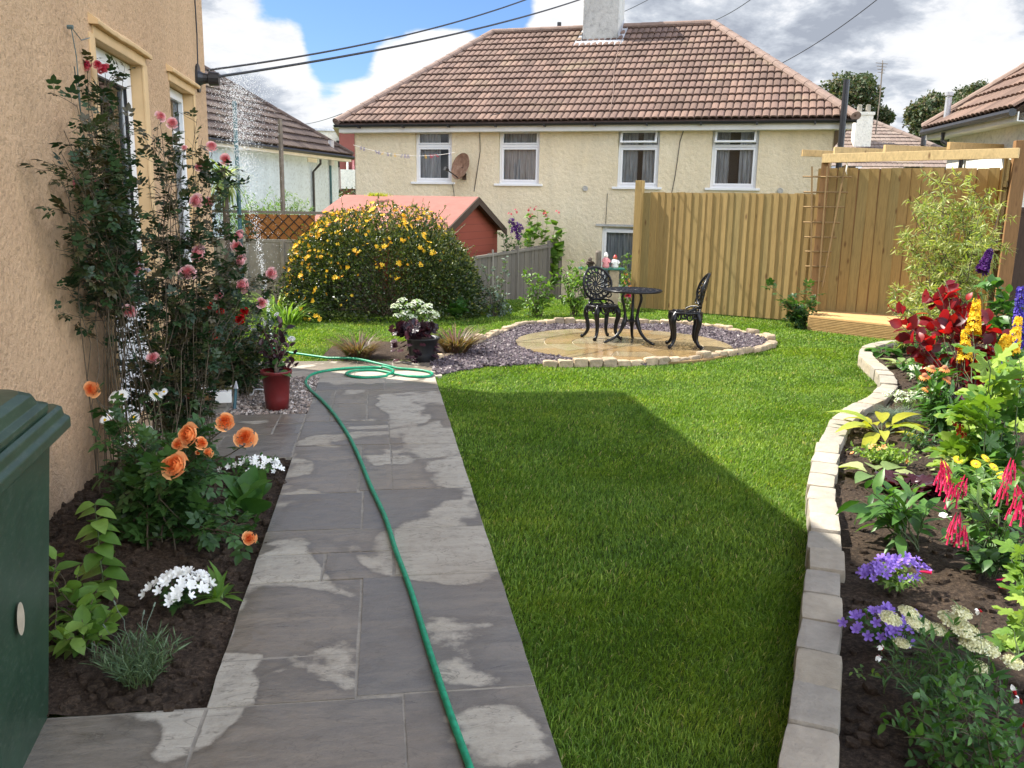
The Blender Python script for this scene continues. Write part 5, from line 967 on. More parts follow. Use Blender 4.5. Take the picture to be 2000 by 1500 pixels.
# ------------------------------------------------------------------ bistro set, hose, bin, pots
def seg(pts, n=8): return spline(A(pts, float), n)
def build_chair(loc, rz, label, name='bistro_chair'):
    t = thing(name, label, 'chair', loc, rz, 'black cast metal bistro chairs on the patio'); I = MT['iron']; rng = np.random.default_rng(4)
    g = Geo(); th = np.linspace(0, 2*PI, 49)[:-1]; R = lambda a: .205*(1+.04*math.cos(2*a))
    g.lathe([(.001, .432), (.15, .430), (.192, .436), (.205, .430), (.205, .418), (.19, .412), (.001, .418)], 40); 
    for k in range(12):
        a = 2*PI*k/12; pts = [(math.cos(a)*.05, math.sin(a)*.05, .437), (math.cos(a+.2)*.10, math.sin(a+.2)*.10, .438), (math.cos(a)*.165, math.sin(a)*.165, .438)]; g.tube(seg(pts, 4), .005, 5)
    g.obj('seat', I, t, smooth=True); g = Geo()
    for k in range(18):
        a0, a1 = 2*PI*k/18, 2*PI*(k+1)/18; am = (a0+a1)/2; dp = .075 if k % 2 else .05
        g.tube(seg([(math.cos(a0)*.195, math.sin(a0)*.195, .415), (math.cos(a0+.05)*.197, math.sin(a0+.05)*.197, .415-dp*.8), (math.cos(am)*.198, math.sin(am)*.198, .415-dp), (math.cos(a1-.05)*.197, math.sin(a1-.05)*.197, .415-dp*.8), (math.cos(a1)*.195, math.sin(a1)*.195, .415)], 4), .011, 5)
        g.tube([(math.cos(am)*.197, math.sin(am)*.197, .415), (math.cos(am)*.197, math.sin(am)*.197, .415-dp*.7)], .009, 5)
    g.obj('apron', I, t, smooth=True)
    for sx, sy in ((1, 1), (-1, 1), (-1, -1), (1, -1)):
        d = A([sx, sy, 0])/math.sqrt(2); P = [d*.165+A([0, 0, .42]), d*.205+A([0, 0, .37]), d*.215+A([0, 0, .30]), d*.19+A([0, 0, .2]), d*.185+A([0, 0, .11]), d*.215+A([0, 0, .05]), d*.25+A([0, 0, .022]), d*.275+A([0, 0, .02])]
        g = Geo(); m = seg(P, 5); rr = np.interp(np.linspace(0, 1, len(m)), [0, .2, .4, .7, .85, .93, 1], [.036, .036, .028, .020, .018, .028, .022]); g.tube(m, rr, 8); g.obj('leg', I, t, smooth=True)
    # oval filigree back, curved forwards at its edges and leaning back
    cz, rx, rz_ = .685, .20, .205
    def B(x, z): return A([x, -.165-.20*(z-.43)+1.55*x*x*(1 if z > .5 else .6), z])
    g = Geo(); a = np.linspace(0, 2*PI, 44); g.tube([B(rx*math.cos(q), cz+rz_*math.sin(q)) for q in a], .015, 7, cap=False); g.tube([B(rx*.62*math.cos(q), cz+.0+rz_*.66*math.sin(q)) for q in a], .011, 6, cap=False)
    for k in range(22):     # scrolls in the band
        q = 2*PI*k/22; c = (rx*.81*math.cos(q), cz+rz_*.83*math.sin(q)); tt = np.linspace(0, 2*PI*.85, 9)+q+k % 2*PI
        g.tube([B(c[0]+.023*math.cos(w), c[1]+.027*math.sin(w)) for w in tt], .0095, 5)
    for k in range(11):
        q = 2*PI*k/11+.15; g.tube(seg([B(0, cz-.02), B(rx*.3*math.cos(q+.3), cz+rz_*.3*math.sin(q+.3)), B(rx*.62*math.cos(q), cz+rz_*.66*math.sin(q))], 4), .009, 5)
        c = (rx*.44*math.cos(q+.25), cz+rz_*.46*math.sin(q+.25)); g.tube([B(c[0]+.016*math.cos(w), c[1]+.018*math.sin(w)) for w in np.linspace(0, 2*PI, 8)], .009, 5)
    for sx in (-1, 1):      # stem joining back and seat with side scrolls
        g.tube(seg([B(sx*.10, cz-.19), B(sx*.06, .51), B(sx*.05, .47), B(sx*.085, .43)], 5), .012, 6); g.tube(seg([B(sx*.18, cz-.09), B(sx*.19, cz-.15), B(sx*.15, cz-.175), B(sx*.13, cz-.14)], 5), .009, 6)
        g.tube(seg([B(sx*.06, .48), A([sx*.11, -.13, .485]), A([sx*.155, -.07, .475]), A([sx*.17, -.02, .445])], 5), .012, 6); g.tube([A([sx*.12+.018*math.cos(w), -.11, .462+.018*math.sin(w)]) for w in np.linspace(0, 2*PI, 9)], .008, 5)
    for z in (.45, .47, .49, .51, .53, .55): g.tube([B(-.05-.25*(z-.47)*0, z), B(0, z+.008), B(.05, z)], .008, 5)
    g.obj('backrest', I, t, smooth=True); return t
def build_table(loc):
    t = thing('bistro_table', 'round black cast metal bistro table with pierced top between the two chairs', 'table', loc, .3); I = MT['iron']; R = .365; g = Geo(); zt = .655
    g.lathe([(R-.006, zt+.004), (R, zt), (R, zt-.018), (R-.012, zt-.022), (R-.018, zt-.004)], 48)
    for r in (.30, .22, .13, .06): g.tube([(r*math.cos(a), r*math.sin(a), zt-.005) for a in np.linspace(0, 2*PI, 40)], .010, 5, cap=False)
    for (r, m, w) in ((.335, 30, .024), (.26, 24, .028), (.175, 16, .03), (.095, 9, .026)):
        for k in range(m):
            a = 2*PI*k/m; c = (r*math.cos(a), r*math.sin(a)); g.tube([(c[0]+w*math.cos(q), c[1]+w*math.sin(q), zt-.004) for q in np.linspace(0, 2*PI, 9)], .0085, 4, cap=False)
    g.lathe([(.001, zt+.002), (.045, zt), (.045, zt-.01), (.001, zt-.012)], 20); g.obj('tabletop', I, t, smooth=True)
    for k in range(3):
        a = 2*PI*k/3+.9; d = A([math.cos(a), math.sin(a), 0]); P = [d*.11+A([0, 0, .64]), d*.12+A([0, 0, .56]), d*.155+A([0, 0, .46]), d*.16+A([0, 0, .36]), d*.115+A([0, 0, .26]), d*.11+A([0, 0, .17]), d*.17+A([0, 0, .09]), d*.25+A([0, 0, .04]), d*.33+A([0, 0, .016])]
        P = [P[0], d*.135+A([0, 0, .55]), d*.10+A([0, 0, .42]), d*.085+A([0, 0, .30]), d*.115+A([0, 0, .20]), d*.16+A([0, 0, .12]), d*.24+A([0, 0, .05]), d*.33+A([0, 0, .016])]
        g = Geo(); m = seg(P, 6); rr = np.interp(np.linspace(0, 1, len(m)), [0, .35, .5, .62, 1], [.015, .018, .034, .022, .016]); g.tube(m, rr, 8); g.lathe([(.001, 0), (.02, .004), (.022, .018), (.001, .03)], 10, tuple(d*.34)); g.obj('leg', I, t, smooth=True)
    g = Geo()
    for k in range(3):
        a, b = 2*PI*k/3+.9, 2*PI*(k+1)/3+.9; g.tube([A([math.cos(a)*.1, math.sin(a)*.1, .27]), A([math.cos(b)*.1, math.sin(b)*.1, .27])], .009, 6)
    g.tube([(.05*math.cos(a), .05*math.sin(a), .27) for a in np.linspace(0, 2*PI, 16)], .009, 6, cap=False); g.obj('stretcher', I, t, smooth=True)
cA = G(1174, 661, .03); cT = G(1231, 668, .03); cB = G(1335, 677, .03)
build_chair(cA, math.radians(-167), 'black cast metal chair with oval lattice back, left of the table')
build_chair(cB, math.radians(76), 'black cast metal chair seen from the side, right of the table')
build_table(cT)
def build_hose():
    pts = ((948, 1600), (932, 1545), (918, 1500), (880, 1395), (840, 1275), (801, 1150), (772, 1072), (752, 1010), (722, 945), (700, 890), (680, 850), (655, 812), (630, 783), (606, 761), (597, 745), (612, 730), (650, 722), (700, 718), (745, 718), (768, 726), (755, 734), (705, 737), (676, 731), (692, 724), (735, 723), (772, 730), (805, 735), (835, 735), (844, 729), (822, 723), (775, 719), (735, 714), (690, 705), (640, 699), (590, 692), (556, 687), (545, 684))
    P = spline([G(x, y, .043) for x, y in pts], 14); n = len(P); k = np.arange(n)
    P[:, 2] = .043+np.where((k > 18*14) & (k < 20*14), .012, 0)+np.where((k > 30*14) & (k < 33*14), .03*np.sin(np.clip((k-30*14)/(42), 0, 1)*PI), 0)
    g = Geo(); g.tube(P, .0125, 10); tag(g.obj('garden_hose', MT['hose'], smooth=True), 'bright green garden hose snaking down the paved path with loops at its far end', 'hose')
    s = G(527, 688, .03); r = thing('lawn_sprinkler', 'green plastic sprinkler on the grass at the end of the hose', 'sprinkler', s); g = Geo(); g.lathe([(.07, 0), (.07, .015), (.02, .03), (.02, .07), (.03, .08), (.001, .095)], 14); g.obj('base', MT['hose'], r); g = Geo(); g.tube([(.0, 0, .07), (.09, -.06, .03)], .017, 8); g.obj('hose_connector', MT['hose'], r); return s
SPR = build_hose()
def build_water():
    rng = np.random.default_rng(12); g = Geo(); d0 = 9.6
    line = spline([D(x, y, d0) for x, y in ((531, 684), (526, 620), (518, 560), (505, 480), (493, 400), (478, 320), (468, 250), (462, 190), (458, 160))], 30)
    P = []; Sz = []
    n = 1900; t = rng.random(n)**.9; i = (t*(len(line)-1)).astype(int); w = .008+.08*t**1.6; P.append(line[i]+rng.normal(size=(n, 3))*w[:, None]*[1, 1, .6]); Sz.append(.002+.003*rng.random(n))
    n = 6500; c = A([0, 0, 0]); u = rng.random(n); cx = 472+rng.normal(size=n)*(30-10*u); cy = 150+210*u**1.4+rng.normal(size=n)*12; P.append(A([D(a, b, d0+q) for a, b, q in zip(cx, cy, rng.normal(size=n)*.25)])); Sz.append(.0013+.0032*rng.random(n)**2)
    n = 700; cx = 440+rng.random(n)*110; cy = 240+rng.random(n)*330; P.append(A([D(a, b, d0+q) for a, b, q in zip(cx, cy, rng.normal(size=n)*.4)])); Sz.append(.0015+.002*rng.random(n))
    P = np.concatenate(P); Sz = np.concatenate(Sz); oc = (A([[1, 0, 0], [-1, 0, 0], [0, 1, 0], [0, -1, 0], [0, 0, 1.3], [0, 0, -1.3]]), [A([[0, 2, 4], [2, 1, 4], [1, 3, 4], [3, 0, 4], [2, 0, 5], [1, 2, 5], [3, 1, 5], [0, 3, 5]])], np.zeros(6))
    dd = rng.normal(size=P.shape)*[.2, .2, 1]+[0, 0, .01]; g.inst(oc, P, A([0, 1.0, 0]), dd+A([0, 0, 1]), Sz, 0, None, rng); tag(g.obj('water_spray', MT['water'], smooth=True), kind='stuff')
build_water()
def build_bin():
    r = thing('wheelie_bin', 'dark green plastic wheelie bin at the left edge of the path', 'bin', (-1.28, 2.43, 0), .09); B = MT['bin']
    def ring(x0, x1, y0, y1, z, rr=.03, m=4):
        o = []
        for cx, cy, a in ((x1-rr, y1-rr, 0), (x0+rr, y1-rr, 1), (x0+rr, y0+rr, 2), (x1-rr, y0+rr, 3)):
            for k in range(m): t = (a+k/(m-1))*PI/2; o.append((cx+rr*math.cos(t), cy+rr*math.sin(t), z))
        return o
    def loft(g, R):
        R = A(R); m = R.shape[1]; i = np.arange(len(R)-1)[:, None]*m; j = np.arange(m)[None]; k = (j+1) % m; g.add(R.reshape(-1, 3), np.stack([i+j, i+k, i+m+k, i+m+j], -1).reshape(-1, 4)); g.add(R[-1], [list(range(m))]); g.add(R[0], [list(range(m))[::-1]])
    g = Geo(); loft(g, [ring(-.22, .235, -.24, .25, .03), ring(-.25, .262, -.28, .30, .5), ring(-.275, .288, -.31, .335, .90), ring(-.28, .292, -.315, .34, .93)]); g.obj('body', B, r, smooth=False, bevel=.004)
    g = Geo(); loft(g, [ring(-.30, .315, -.34, .43, .925, .04), ring(-.315, .33, -.355, .445, .935, .045), ring(-.315, .33, -.355, .445, .965, .045), ring(-.30, .315, -.345, .435, .975, .045), ring(-.297, .312, -.345, .43, 1.0, .045), ring(-.285, .30, -.335, .42, 1.008, .045)]); g.obj('rim', B, r, bevel=.004)
    g = Geo(); R = [ring(-.28, .295, -.34, .33, 1.009, .05), ring(-.285, .30, -.345, .335, 1.02, .05), ring(-.285, .30, -.345, .335, 1.035, .05), ring(-.265, .28, -.33, .31, 1.045, .06), ring(-.26, .272, -.33, .30, 1.075, .08), ring(-.235, .25, -.31, .27, 1.09, .09), ring(-.15, .16, -.2, .18, 1.10, .09)]; loft(g, R); g.obj('lid', B, r, bevel=.003)
    g = Geo(); a = np.linspace(0, 2*PI, 32); y0, z0 = -.06, .50; x = .270; g.add([(x+.0035+(.0)*math.cos(q), y0+.032*math.cos(q), z0+.048*math.sin(q)) for q in a[:-1]], [list(range(31))]); s = g.obj('sticker', MT['sticker'], r); s.rotation_euler = (0, 0, 0)
    for k in (-1, 1): g = Geo(); g.tube([(k*.16, .20, .09), (k*.21, .20, .09)], .09, 20); g.obj('wheel', MT['black'], r)
build_bin()
def pot(root, R, h, mat, rim=.03, name='pot'):
    g = Geo(); g.lathe([(.001, .0), (R*.70, 0), (R*.76, h*.3), (R*.88, h-rim), (R*.97, h-rim), (R, h-rim*.2), (R*.99, h), (R*.90, h), (R*.86, h-.03), (.001, h-.035)], 32); o = g.obj(name, mat, root, smooth=True)
    return o
def build_step():
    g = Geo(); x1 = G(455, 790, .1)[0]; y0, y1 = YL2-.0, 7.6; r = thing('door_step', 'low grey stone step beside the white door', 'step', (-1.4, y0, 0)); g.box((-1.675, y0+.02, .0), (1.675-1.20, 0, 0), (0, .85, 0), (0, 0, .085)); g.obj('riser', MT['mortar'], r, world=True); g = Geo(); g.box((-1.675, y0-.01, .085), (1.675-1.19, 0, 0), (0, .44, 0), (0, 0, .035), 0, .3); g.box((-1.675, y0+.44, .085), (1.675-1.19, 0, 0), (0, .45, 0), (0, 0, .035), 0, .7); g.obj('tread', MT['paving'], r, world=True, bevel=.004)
    zz = .122; rng = np.random.default_rng(3)
    for k, (px, py) in enumerate(((341, 790), (374, 790))):
        c = G(px, py, zz); r = thing('mug', ('red and white mug half hidden by leaves, left of the pair on the step', 'red and white mug with a yellow sunflower print, right of the pair on the step')[k], 'mug', c, .4)
        g = Geo(); g.lathe([(.001, 0), (.042, 0), (.046, .01), (.054, .145), (.052, .15), (.048, .148), (.043, .02), (.001, .015)], 24); g.obj('cup', MT['cup_white'], r, smooth=True)
        g = Geo(); th = np.linspace(-2.6, .2, 18); P = A([[((.0477+.0075*z/.14)*math.cos(a), (.0477+.0075*z/.14)*math.sin(a), z) for a in th] for z in (.012, .06, .122)]); g.grid(P); g.obj('red_band', MT['red'], r)
        g = Geo(); a0 = -1.25
        for q in range(12): w = 2*PI*q/12; P = A([[math.cos(a0+dx/.055)*(.056), math.sin(a0+dx/.055)*.056, .065+dz] for dx, dz in ((.008*math.cos(w-.3), .008*math.sin(w-.3)), (.008*math.cos(w+.3), .008*math.sin(w+.3)), (.03*math.cos(w), .033*math.sin(w)))]); g.add(P, [[0, 1, 2]])
        g.obj('sunflower_print', MT['yellow'], r); g = Geo(); g.tube(seg([(.05, 0, .12), (.09, 0, .115), (.095, 0, .06), (.05, 0, .035)], 6), .007, 6); g.obj('handle', MT['cup_white'], r, smooth=True)
    c = G(402, 782, zz); r = thing('toy_house_roof', 'small ornament with red and white sloping roof next to the mugs', 'ornament', c, .2)
    g = Geo()
    for k, mt in enumerate(('cup_white', 'red', 'cup_white')):
        g = Geo(); o = .018*k; g.box((-.07+o*.8, -.05, .145-o*.9+.0), (.14, 0, -.115), (0, .1, 0), (.013, 0, .016)); g.obj('roof_slat', MT[mt], r, bevel=.002)
    g = Geo(); g.box((-.06, -.04, 0), (.11, 0, 0), (0, .08, 0), (0, 0, .05)); g.obj('base', MT['brownwood'], r)
    c = G(437, 785, zz); r = thing('white_box', 'small cream box with a folded open lid at the edge of the step', 'box', c, .1); g = Geo(); g.box((-.06, -.04, 0), (.12, 0, 0), (0, .09, 0), (0, 0, .085)); g.obj('carton', MT['cup_white'], r, bevel=.003); g = Geo(); g.box((-.06, .03, .086), (.05, 0, .025), (0, .05, 0), (0, 0, .004)); g.box((.02, .03, .086), (.045, 0, .03), (0, .05, 0), (0, 0, .004)); g.obj('flap', MT['cup_white'], r)
    c = G(458, 800, .03); r = thing('teal_trowel', 'teal hand tool leaning against the side of the step', 'garden tool', c); g = Geo(); g.tube([(0, 0, 0), (.01, .05, .16)], [.014, .011], 8); g.obj('handle', MT['bluepole'], r); g = Geo(); g.tube([(.01, .05, .16), (.012, .06, .22)], [.02, .004], 8, flat=.3); g.obj('blade', MT['lead'], r)
    c = G(505, 772, .035); r = thing('white_bracket', 'small white curved plastic piece lying on the gravel behind the pot', 'litter', c, 0); g = Geo(); g.tube(seg([(-.09, 0, .0), (-.05, 0, .01), (-.03, 0, .05), (.06, 0, .05)], 6), .009, 6, flat=.6); g.obj('strip', MT['white'], r)
build_step()
# ------------------------------------------------------------------ plants
def unit(v): return v/np.maximum(np.linalg.norm(v, axis=-1, keepdims=True), 1e-9)
def comp_leaf(tpl, pairs=2):
    """rose-like leaf: a terminal leaflet and side pairs"""
    v, f, t = tpl; V = []; F = []; T = []; n = 0
    def addl(o, ang, s):
        nonlocal n
        w = v*s; c, q = math.cos(ang), math.sin(ang); w = np.stack([w[:, 0]*c+w[:, 1]*q, -w[:, 0]*q+w[:, 1]*c, w[:, 2]], 1)+A(o); V.append(w); F.append(f[0]+n); T.append(t); n += len(v)
    addl((0, .55, -.03), 0, .5)
    for k in range(pairs):
        y = .52-.27*k; addl((.015, y, 0), 1.05, .42-.06*k); addl((-.015, y, 0), -1.05, .42-.06*k)
    V.append(A([(-.008, 0, 0), (.008, 0, 0), (.006, .6, -.02), (-.006, .6, -.02)])); F.append(A([[0, 1, 2, 3]])+n); T.append(np.zeros(4)); return (np.vstack(V), [np.vstack(F)], np.concatenate(T))
L_COMP = comp_leaf(t_leaf(.62, .22, .2, 3)); L_COMP3 = comp_leaf(t_leaf(.6, .22, .25, 3), 1)
def canes(rng, n, H, spread, base=.04, up=1.0, hv=.25, sq=1.0):
    o = []
    for k in range(n):
        a = 2*PI*(k+rng.random()*.8)/n; r = spread*math.sqrt(rng.uniform(.08, 1)); h = H*(1-hv*rng.random())*(1-.25*(r/max(spread, .01))**2)
        b = A([math.cos(a)*base*rng.random(), math.sin(a)*base*rng.random(), 0]); t = A([math.cos(a)*r, math.sin(a)*r*sq, h]); o.append(cane_to(b, t, rng))
    return o
def cane_to(b, t, rng, bow=.35, n=9, wob=.03):
    b = A(b, float); t = A(t, float); m = b+A([(t-b)[0]*bow, (t-b)[1]*bow, (t-b)[2]*.62]); k = np.linspace(0, 1, n)[:, None]; P = (1-k)**2*b+2*k*(1-k)*m+k*k*t; L = np.linalg.norm(t-b)
    P[1:-1] += rng.normal(size=(n-2, 3))*wob*L*.35; return P
def twigs_of(rng, cs, per, L, t0=.3, up=.4):
    o = []
    for P in cs:
        for k in range(per):
            t = t0+(1-t0)*rng.random(); i = int(t*(len(P)-1.01)); p = P[i]+(P[i+1]-P[i])*(t*(len(P)-1)-i); d = rng.normal(size=3)*[1, 1, .5]+[0, 0, up]; d /= np.linalg.norm(d); o.append(cane_to(p, p+d*L*(.5+.7*rng.random()), rng, .5, 5))
    return o
def stems(root, cs, r, mat, tws=(), name='stem'):
    g = Geo()
    for P in cs: g.tube(P, np.linspace(r, r*.45, len(P)), 5, cap=False)
    for P in tws: g.tube(P, np.linspace(r*.5, r*.25, len(P)), 4, cap=False)
    return g.obj(name, mat, root, smooth=True)
def leaf_on(g, rng, cs, per, tpl, size, t0=.1, up=.35, flat=.8, out=1.0, sv=.35, mat=0, cen=None):
    for P in cs:
        n = per; t = t0+(1-t0)*(np.arange(n)+rng.random(n))/n; x = t*(len(P)-1); i = np.minimum(x.astype(int), len(P)-2); p = P[i]+(P[i+1]-P[i])*(x-i)[:, None]; ax = unit(P[i+1]-P[i])
        r = rng.normal(size=(n, 3)); r -= (r*ax).sum(1, keepdims=True)*ax; d = unit(r)*out+ax*.45+A([0, 0, up]); nn = rng.normal(size=(n, 3))*(1-flat)+A([0, 0, 1])*flat+unit(r)*.15
        g.inst(tpl, p, d, nn, size*(1-sv+2*sv*rng.random(n)), mat, None, rng)
def flowers(root, name, geo, mats, items, smooth=True):
    """items: (pos, direction, scale); one mesh shared by all the blooms"""
    first = None; rng = np.random.default_rng(6)
    for (p, d, s) in items:
        if first is None: o = geo.obj(name, mats, root, smooth=smooth); first = o
        else: o = bpy.data.objects.new(name, first.data); C.objects.link(o); o.parent = root
        o.location = tuple(float(q) for q in p); q = Vector([float(z) for z in d]).to_track_quat('Z', 'Y'); o.rotation_mode = 'QUATERNION'; from mathutils import Quaternion
        o.rotation_quaternion = q @ Quaternion((0, 0, 1), rng.random()*6.28); o.scale = (s, s, s)
def bloom(tpl, n, R, rng, dome=.5, size=.02, cenmat=None):
    """a cluster of small blooms on a dome, radius R"""
    g = Geo(); a = rng.random(n)*2*PI; r = R*np.sqrt(rng.random(n)); P = np.stack([r*np.cos(a), r*np.sin(a), dome*np.sqrt(np.maximum(0, R*R-r*r))+rng.normal(size=n)*.004], -1); Nn = unit(np.stack([P[:, 0], P[:, 1], np.full(n, R*.9)], -1)+rng.normal(size=(n, 3))*R*.35)
    Y = np.cross(Nn, rng.normal(size=(n, 3))); g.inst(tpl, P, Y, Nn, size*(.75+.5*rng.random(n)), 0, None, rng); return g
def L2(px, py, dep, loc): return D(px, py, dep)-A(loc)
# --- roses on the left
def rose_plant(name, label, cat, loc, tips, dep, blooms, lm, seed, bsize, bmat, per=7, lsize=.085, tw=5, twl=.16, stem_r=.006, t0=.2, bud=None, extra=0, spread=.25, cane_bow=.3, group=None):
    rng = np.random.default_rng(seed); r = thing(name, label, cat, loc, group=group); cs = []
    for q in tips:
        t = L2(q[0], q[1], q[2] if len(q) > 2 else dep, loc); cs.append(cane_to(rng.normal(size=3)*[.10, .14, 0], t, rng, cane_bow))
    for (px, py, d, s) in blooms: t = L2(px, py, d-.30, loc); cs.append(cane_to(rng.normal(size=3)*[.05, .05, 0], t-A([0, 0, s*.6]), rng, cane_bow))
    tws = twigs_of(rng, cs, tw, twl, t0+.05); stems(r, cs, stem_r, MT['wood_stem'], tws); g = Geo(); leaf_on(g, rng, cs, per, L_COMP, lsize, t0); leaf_on(g, rng, tws, 4, L_COMP, lsize*.9, .2); g.obj('foliage', lm, r, smooth=True)
    items = []
    for (px, py, d, s) in blooms: dr = A([rng.normal()*.45, -1.0, .25+.5*rng.random()]); items.append((L2(px, py, d-.30, loc), dr, s*1.15))
    if items: flowers(r, 'rose_bloom', rose_mesh(seed, 20), bmat, items)
    return r, rng
def build_left_plants():
    W_ = lambda px, py, x=-1.47: VP(px, py, (x, 0, 0), (0, 1.0, 0))
    def dp(p): return (p-A([0, 0, EYE]))@fw
    t1 = ((125, 255), (150, 205), (172, 160), (205, 158), (238, 182), (120, 300), (130, 335), (255, 262), (242, 332), (160, 380), (150, 410), (228, 430), (200, 300), (180, 250), (200, 215), (238, 400), (185, 340), (215, 250), (175, 200), (215, 330), (168, 300), (225, 370), (190, 430), (222, 290), (255, 470), (195, 270), (165, 350))
    loc = A([-1.5, 5.15, 0.03]); T = [(x, y, dp(W_(x, y))) for x, y in t1]
    B1 = [(170, 130, 5.3, .032), (205, 137, 5.4, .035), (190, 128, 5.3, .026), (142, 361, 5.1, .036), (191, 364, 5.2, .028)]
    r, rng = rose_plant('climbing_rose', 'dark leaved climbing rose against the peach wall with deep pink blooms at its top', 'rose', loc, T, 5.3, B1, MT['l_rose'], 71, .04, MT['p_deep'], 5, .085, 7, .18, .0035, .5, cane_bow=.12)
    g = Geo(); a = W_(375/2.857, 150/2.857, -1.66); c2 = W_(480/2.857, 210/2.857, -1.66)
    rp = plain('rusty nail', (.10, .14, .13), .6)
    g.tube([a, a+A([.03, 0, 0])], .012, 6); g.tube([a+A([.02, 0, 0]), a+A([.02, .05, -.15]), a+A([.01, .08, -.45]), W_(145, 130, -1.6)], .003, 4); g.tube([a+A([.02, 0, 0]), (a+c2)/2+A([.02, 0, -.04]), c2+A([.02, 0, 0])], .003, 4); tag(g.obj('rose_tie', rp), 'green string tied to a nail on the peach wall above the climbing rose', 'string')
    t2 = ((350, 240), (385, 232), (300, 262), (415, 300), (440, 330), (330, 300), (360, 290), (400, 350), (425, 370), (290, 345), (300, 400), (380, 330), (345, 380), (450, 420), (470, 470), (410, 430), (365, 430), (330, 470), (480, 540), (440, 510), (285, 480), (305, 530), (390, 500), (350, 540), (270, 560), (500, 580), (460, 590), (420, 580), (320, 600), (380, 600), (250, 640), (170, 560, 4.9), (160, 640, 4.8), (300, 300), (395, 270), (265, 430), (230, 560), (240, 700), (280, 660), (330, 680), (360, 650), (400, 660), (300, 760), (350, 740), (210, 500), (430, 640), (390, 720), (500, 540), (450, 480), (430, 520), (275, 590), (330, 560))
    B2 = [(312, 228, 5.4, .03), (336, 242, 5.4, .033), (413, 288, 5.6, .034), (440, 312, 5.7, .034), (386, 394, 5.5, .042), (197, 452, 5.2, .04), (405, 395, 5.6, .03), (391, 496, 5.5, .05), (366, 534, 5.4, .045), (470, 461, 5.8, .038), (461, 482, 5.8, .036), (474, 510, 5.8, .042), (532, 535, 6.0, .038), (475, 560, 5.7, .045), (424, 577, 5.6, .034), (510, 592, 5.9, .034), (252, 609, 5.2, .036), (273, 529, 5.3, .034), (360, 290, 5.5, .018), (388, 328, 5.5, .024), (300, 700, 5.2, .034)]
    rose_plant('pink_rose', 'tall open pink rose bush on long bare canes between the door and the path', 'rose', A([-1.2, 5.25, .03]), t2, 5.5, B2, MT['l_rose'], 72, .04, MT['p_pink'], 7, .078, 7, .20, .0035, .2, cane_bow=.32)
    # dark bush, red roses and white flowers in the corner
    t3 = [(x, y, 7.0+.02*abs(x-430)/4+((x*7+y) % 10)*.06) for x, y in ((380, 620), (400, 590), (430, 570), (460, 560), (490, 570), (515, 600), (540, 640), (530, 690), (500, 720), (470, 740), (440, 700), (400, 690), (380, 720), (420, 650), (460, 630), (490, 660), (510, 640), (440, 600), (395, 660), (365, 690), (415, 730), (450, 670), (480, 700), (520, 660), (375, 560), (395, 540), (345, 600), (350, 660), (340, 720))]
    B3 = [(417, 653, 6.9, .034), (430, 608, 7.1, .03), (470, 625, 7.1, .04), (478, 610, 7.1, .036), (411, 599, 7.1, .026), (380, 650, 6.9, .02)]
    rose_plant('red_rose', 'dense dark rose bush with red blooms in the corner by the house', 'rose', A([-1.25, 7.55, .03]), t3, 7.2, B3, MT['l_rose'], 73, .04, MT['p_red'], 8, .085, 9, .17, .005, .15)
    loc = A([-1.0, 7.7, .03]); rng = np.random.default_rng(5); r = thing('white_shrub_rose', 'light leaved bush with small white blooms beside the sprinkler', 'rose', loc); its = [(520, 632, 7.6), (497, 646, 7.5), (541, 615, 7.8), (437, 726, 7.3), (452, 715, 7.3), (505, 655, 7.5), (486, 640, 7.5), (537, 700, 7.5), (470, 690, 7.4), (512, 625, 7.7)]
    cs = [cane_to((0, 0, 0), L2(*q, loc), rng) for q in its]+[cane_to((0, 0, 0), L2(x, y, 7.7, loc), rng) for x, y in ((540, 640), (555, 650), (530, 610), (520, 660), (545, 670), (505, 600))]; tw = twigs_of(rng, cs, 4, .12); stems(r, cs, .004, MT['stem'], tw); g = Geo(); leaf_on(g, rng, cs+tw, 5, L_OVAL, .05, .3); g.obj('foliage', MT['l_rose2'], r, smooth=True)
    flowers(r, 'rose_bloom', rose_mesh(5, 12), MT['p_white'], [(L2(*q, loc), A([rng.normal()*.4, -1, .7]), .026) for q in its])
    # red pot with a standard rose
    c = G(542, 799, .03); r = thing('red_pot_plant', 'dark red pot on the gravel holding a dark leaved rose with one white bloom', 'potted plant', c); pot(r, .125, .32, MT['redpot']); rng = np.random.default_rng(8)
    g = Geo(); g.lathe([(.001, .29), (.105, .285)], 16); g.obj('soil', MT['soil'], r); b = A([0, 0, .28]); cs = [cane_to(b, L2(x, y, 7.15, c), rng, .2) for x, y in ((560, 640), (545, 650), (520, 660), (575, 690), (560, 680), (530, 690), (515, 640), (545, 690), (505, 670), (580, 715), (550, 630), (535, 640))]; tip = L2(570, 664, 7.1, c); cs.append(cane_to(b, tip-A([0, 0, .03]), rng, .2))
    stems(r, cs, .006, MT['wood_stem'], twigs_of(rng, cs, 3, .08, .4)); g = Geo(); leaf_on(g, rng, cs, 9, L_ROSE, .062, .25); g.obj('foliage', MT['l_black'], r, smooth=True); g = Geo(); leaf_on(g, rng, [P[:4] for P in cs[:3]], 2, L_WIDE, .09, .1); g.inst(L_WIDE, A([[.03, -.06, .31], [-.02, -.07, .30]]), A([[1, -.4, .1], [-1, -.4, 0]]), A([0, -.3, 1]), .10, 0, A([.8, .9])); g.obj('lower_leaves', MT['l_rose2'], r, smooth=True)
    flowers(r, 'rose_bloom', rose_mesh(9, 14), MT['p_white'], [(tip, A([.3, -.5, .8]), .036)])
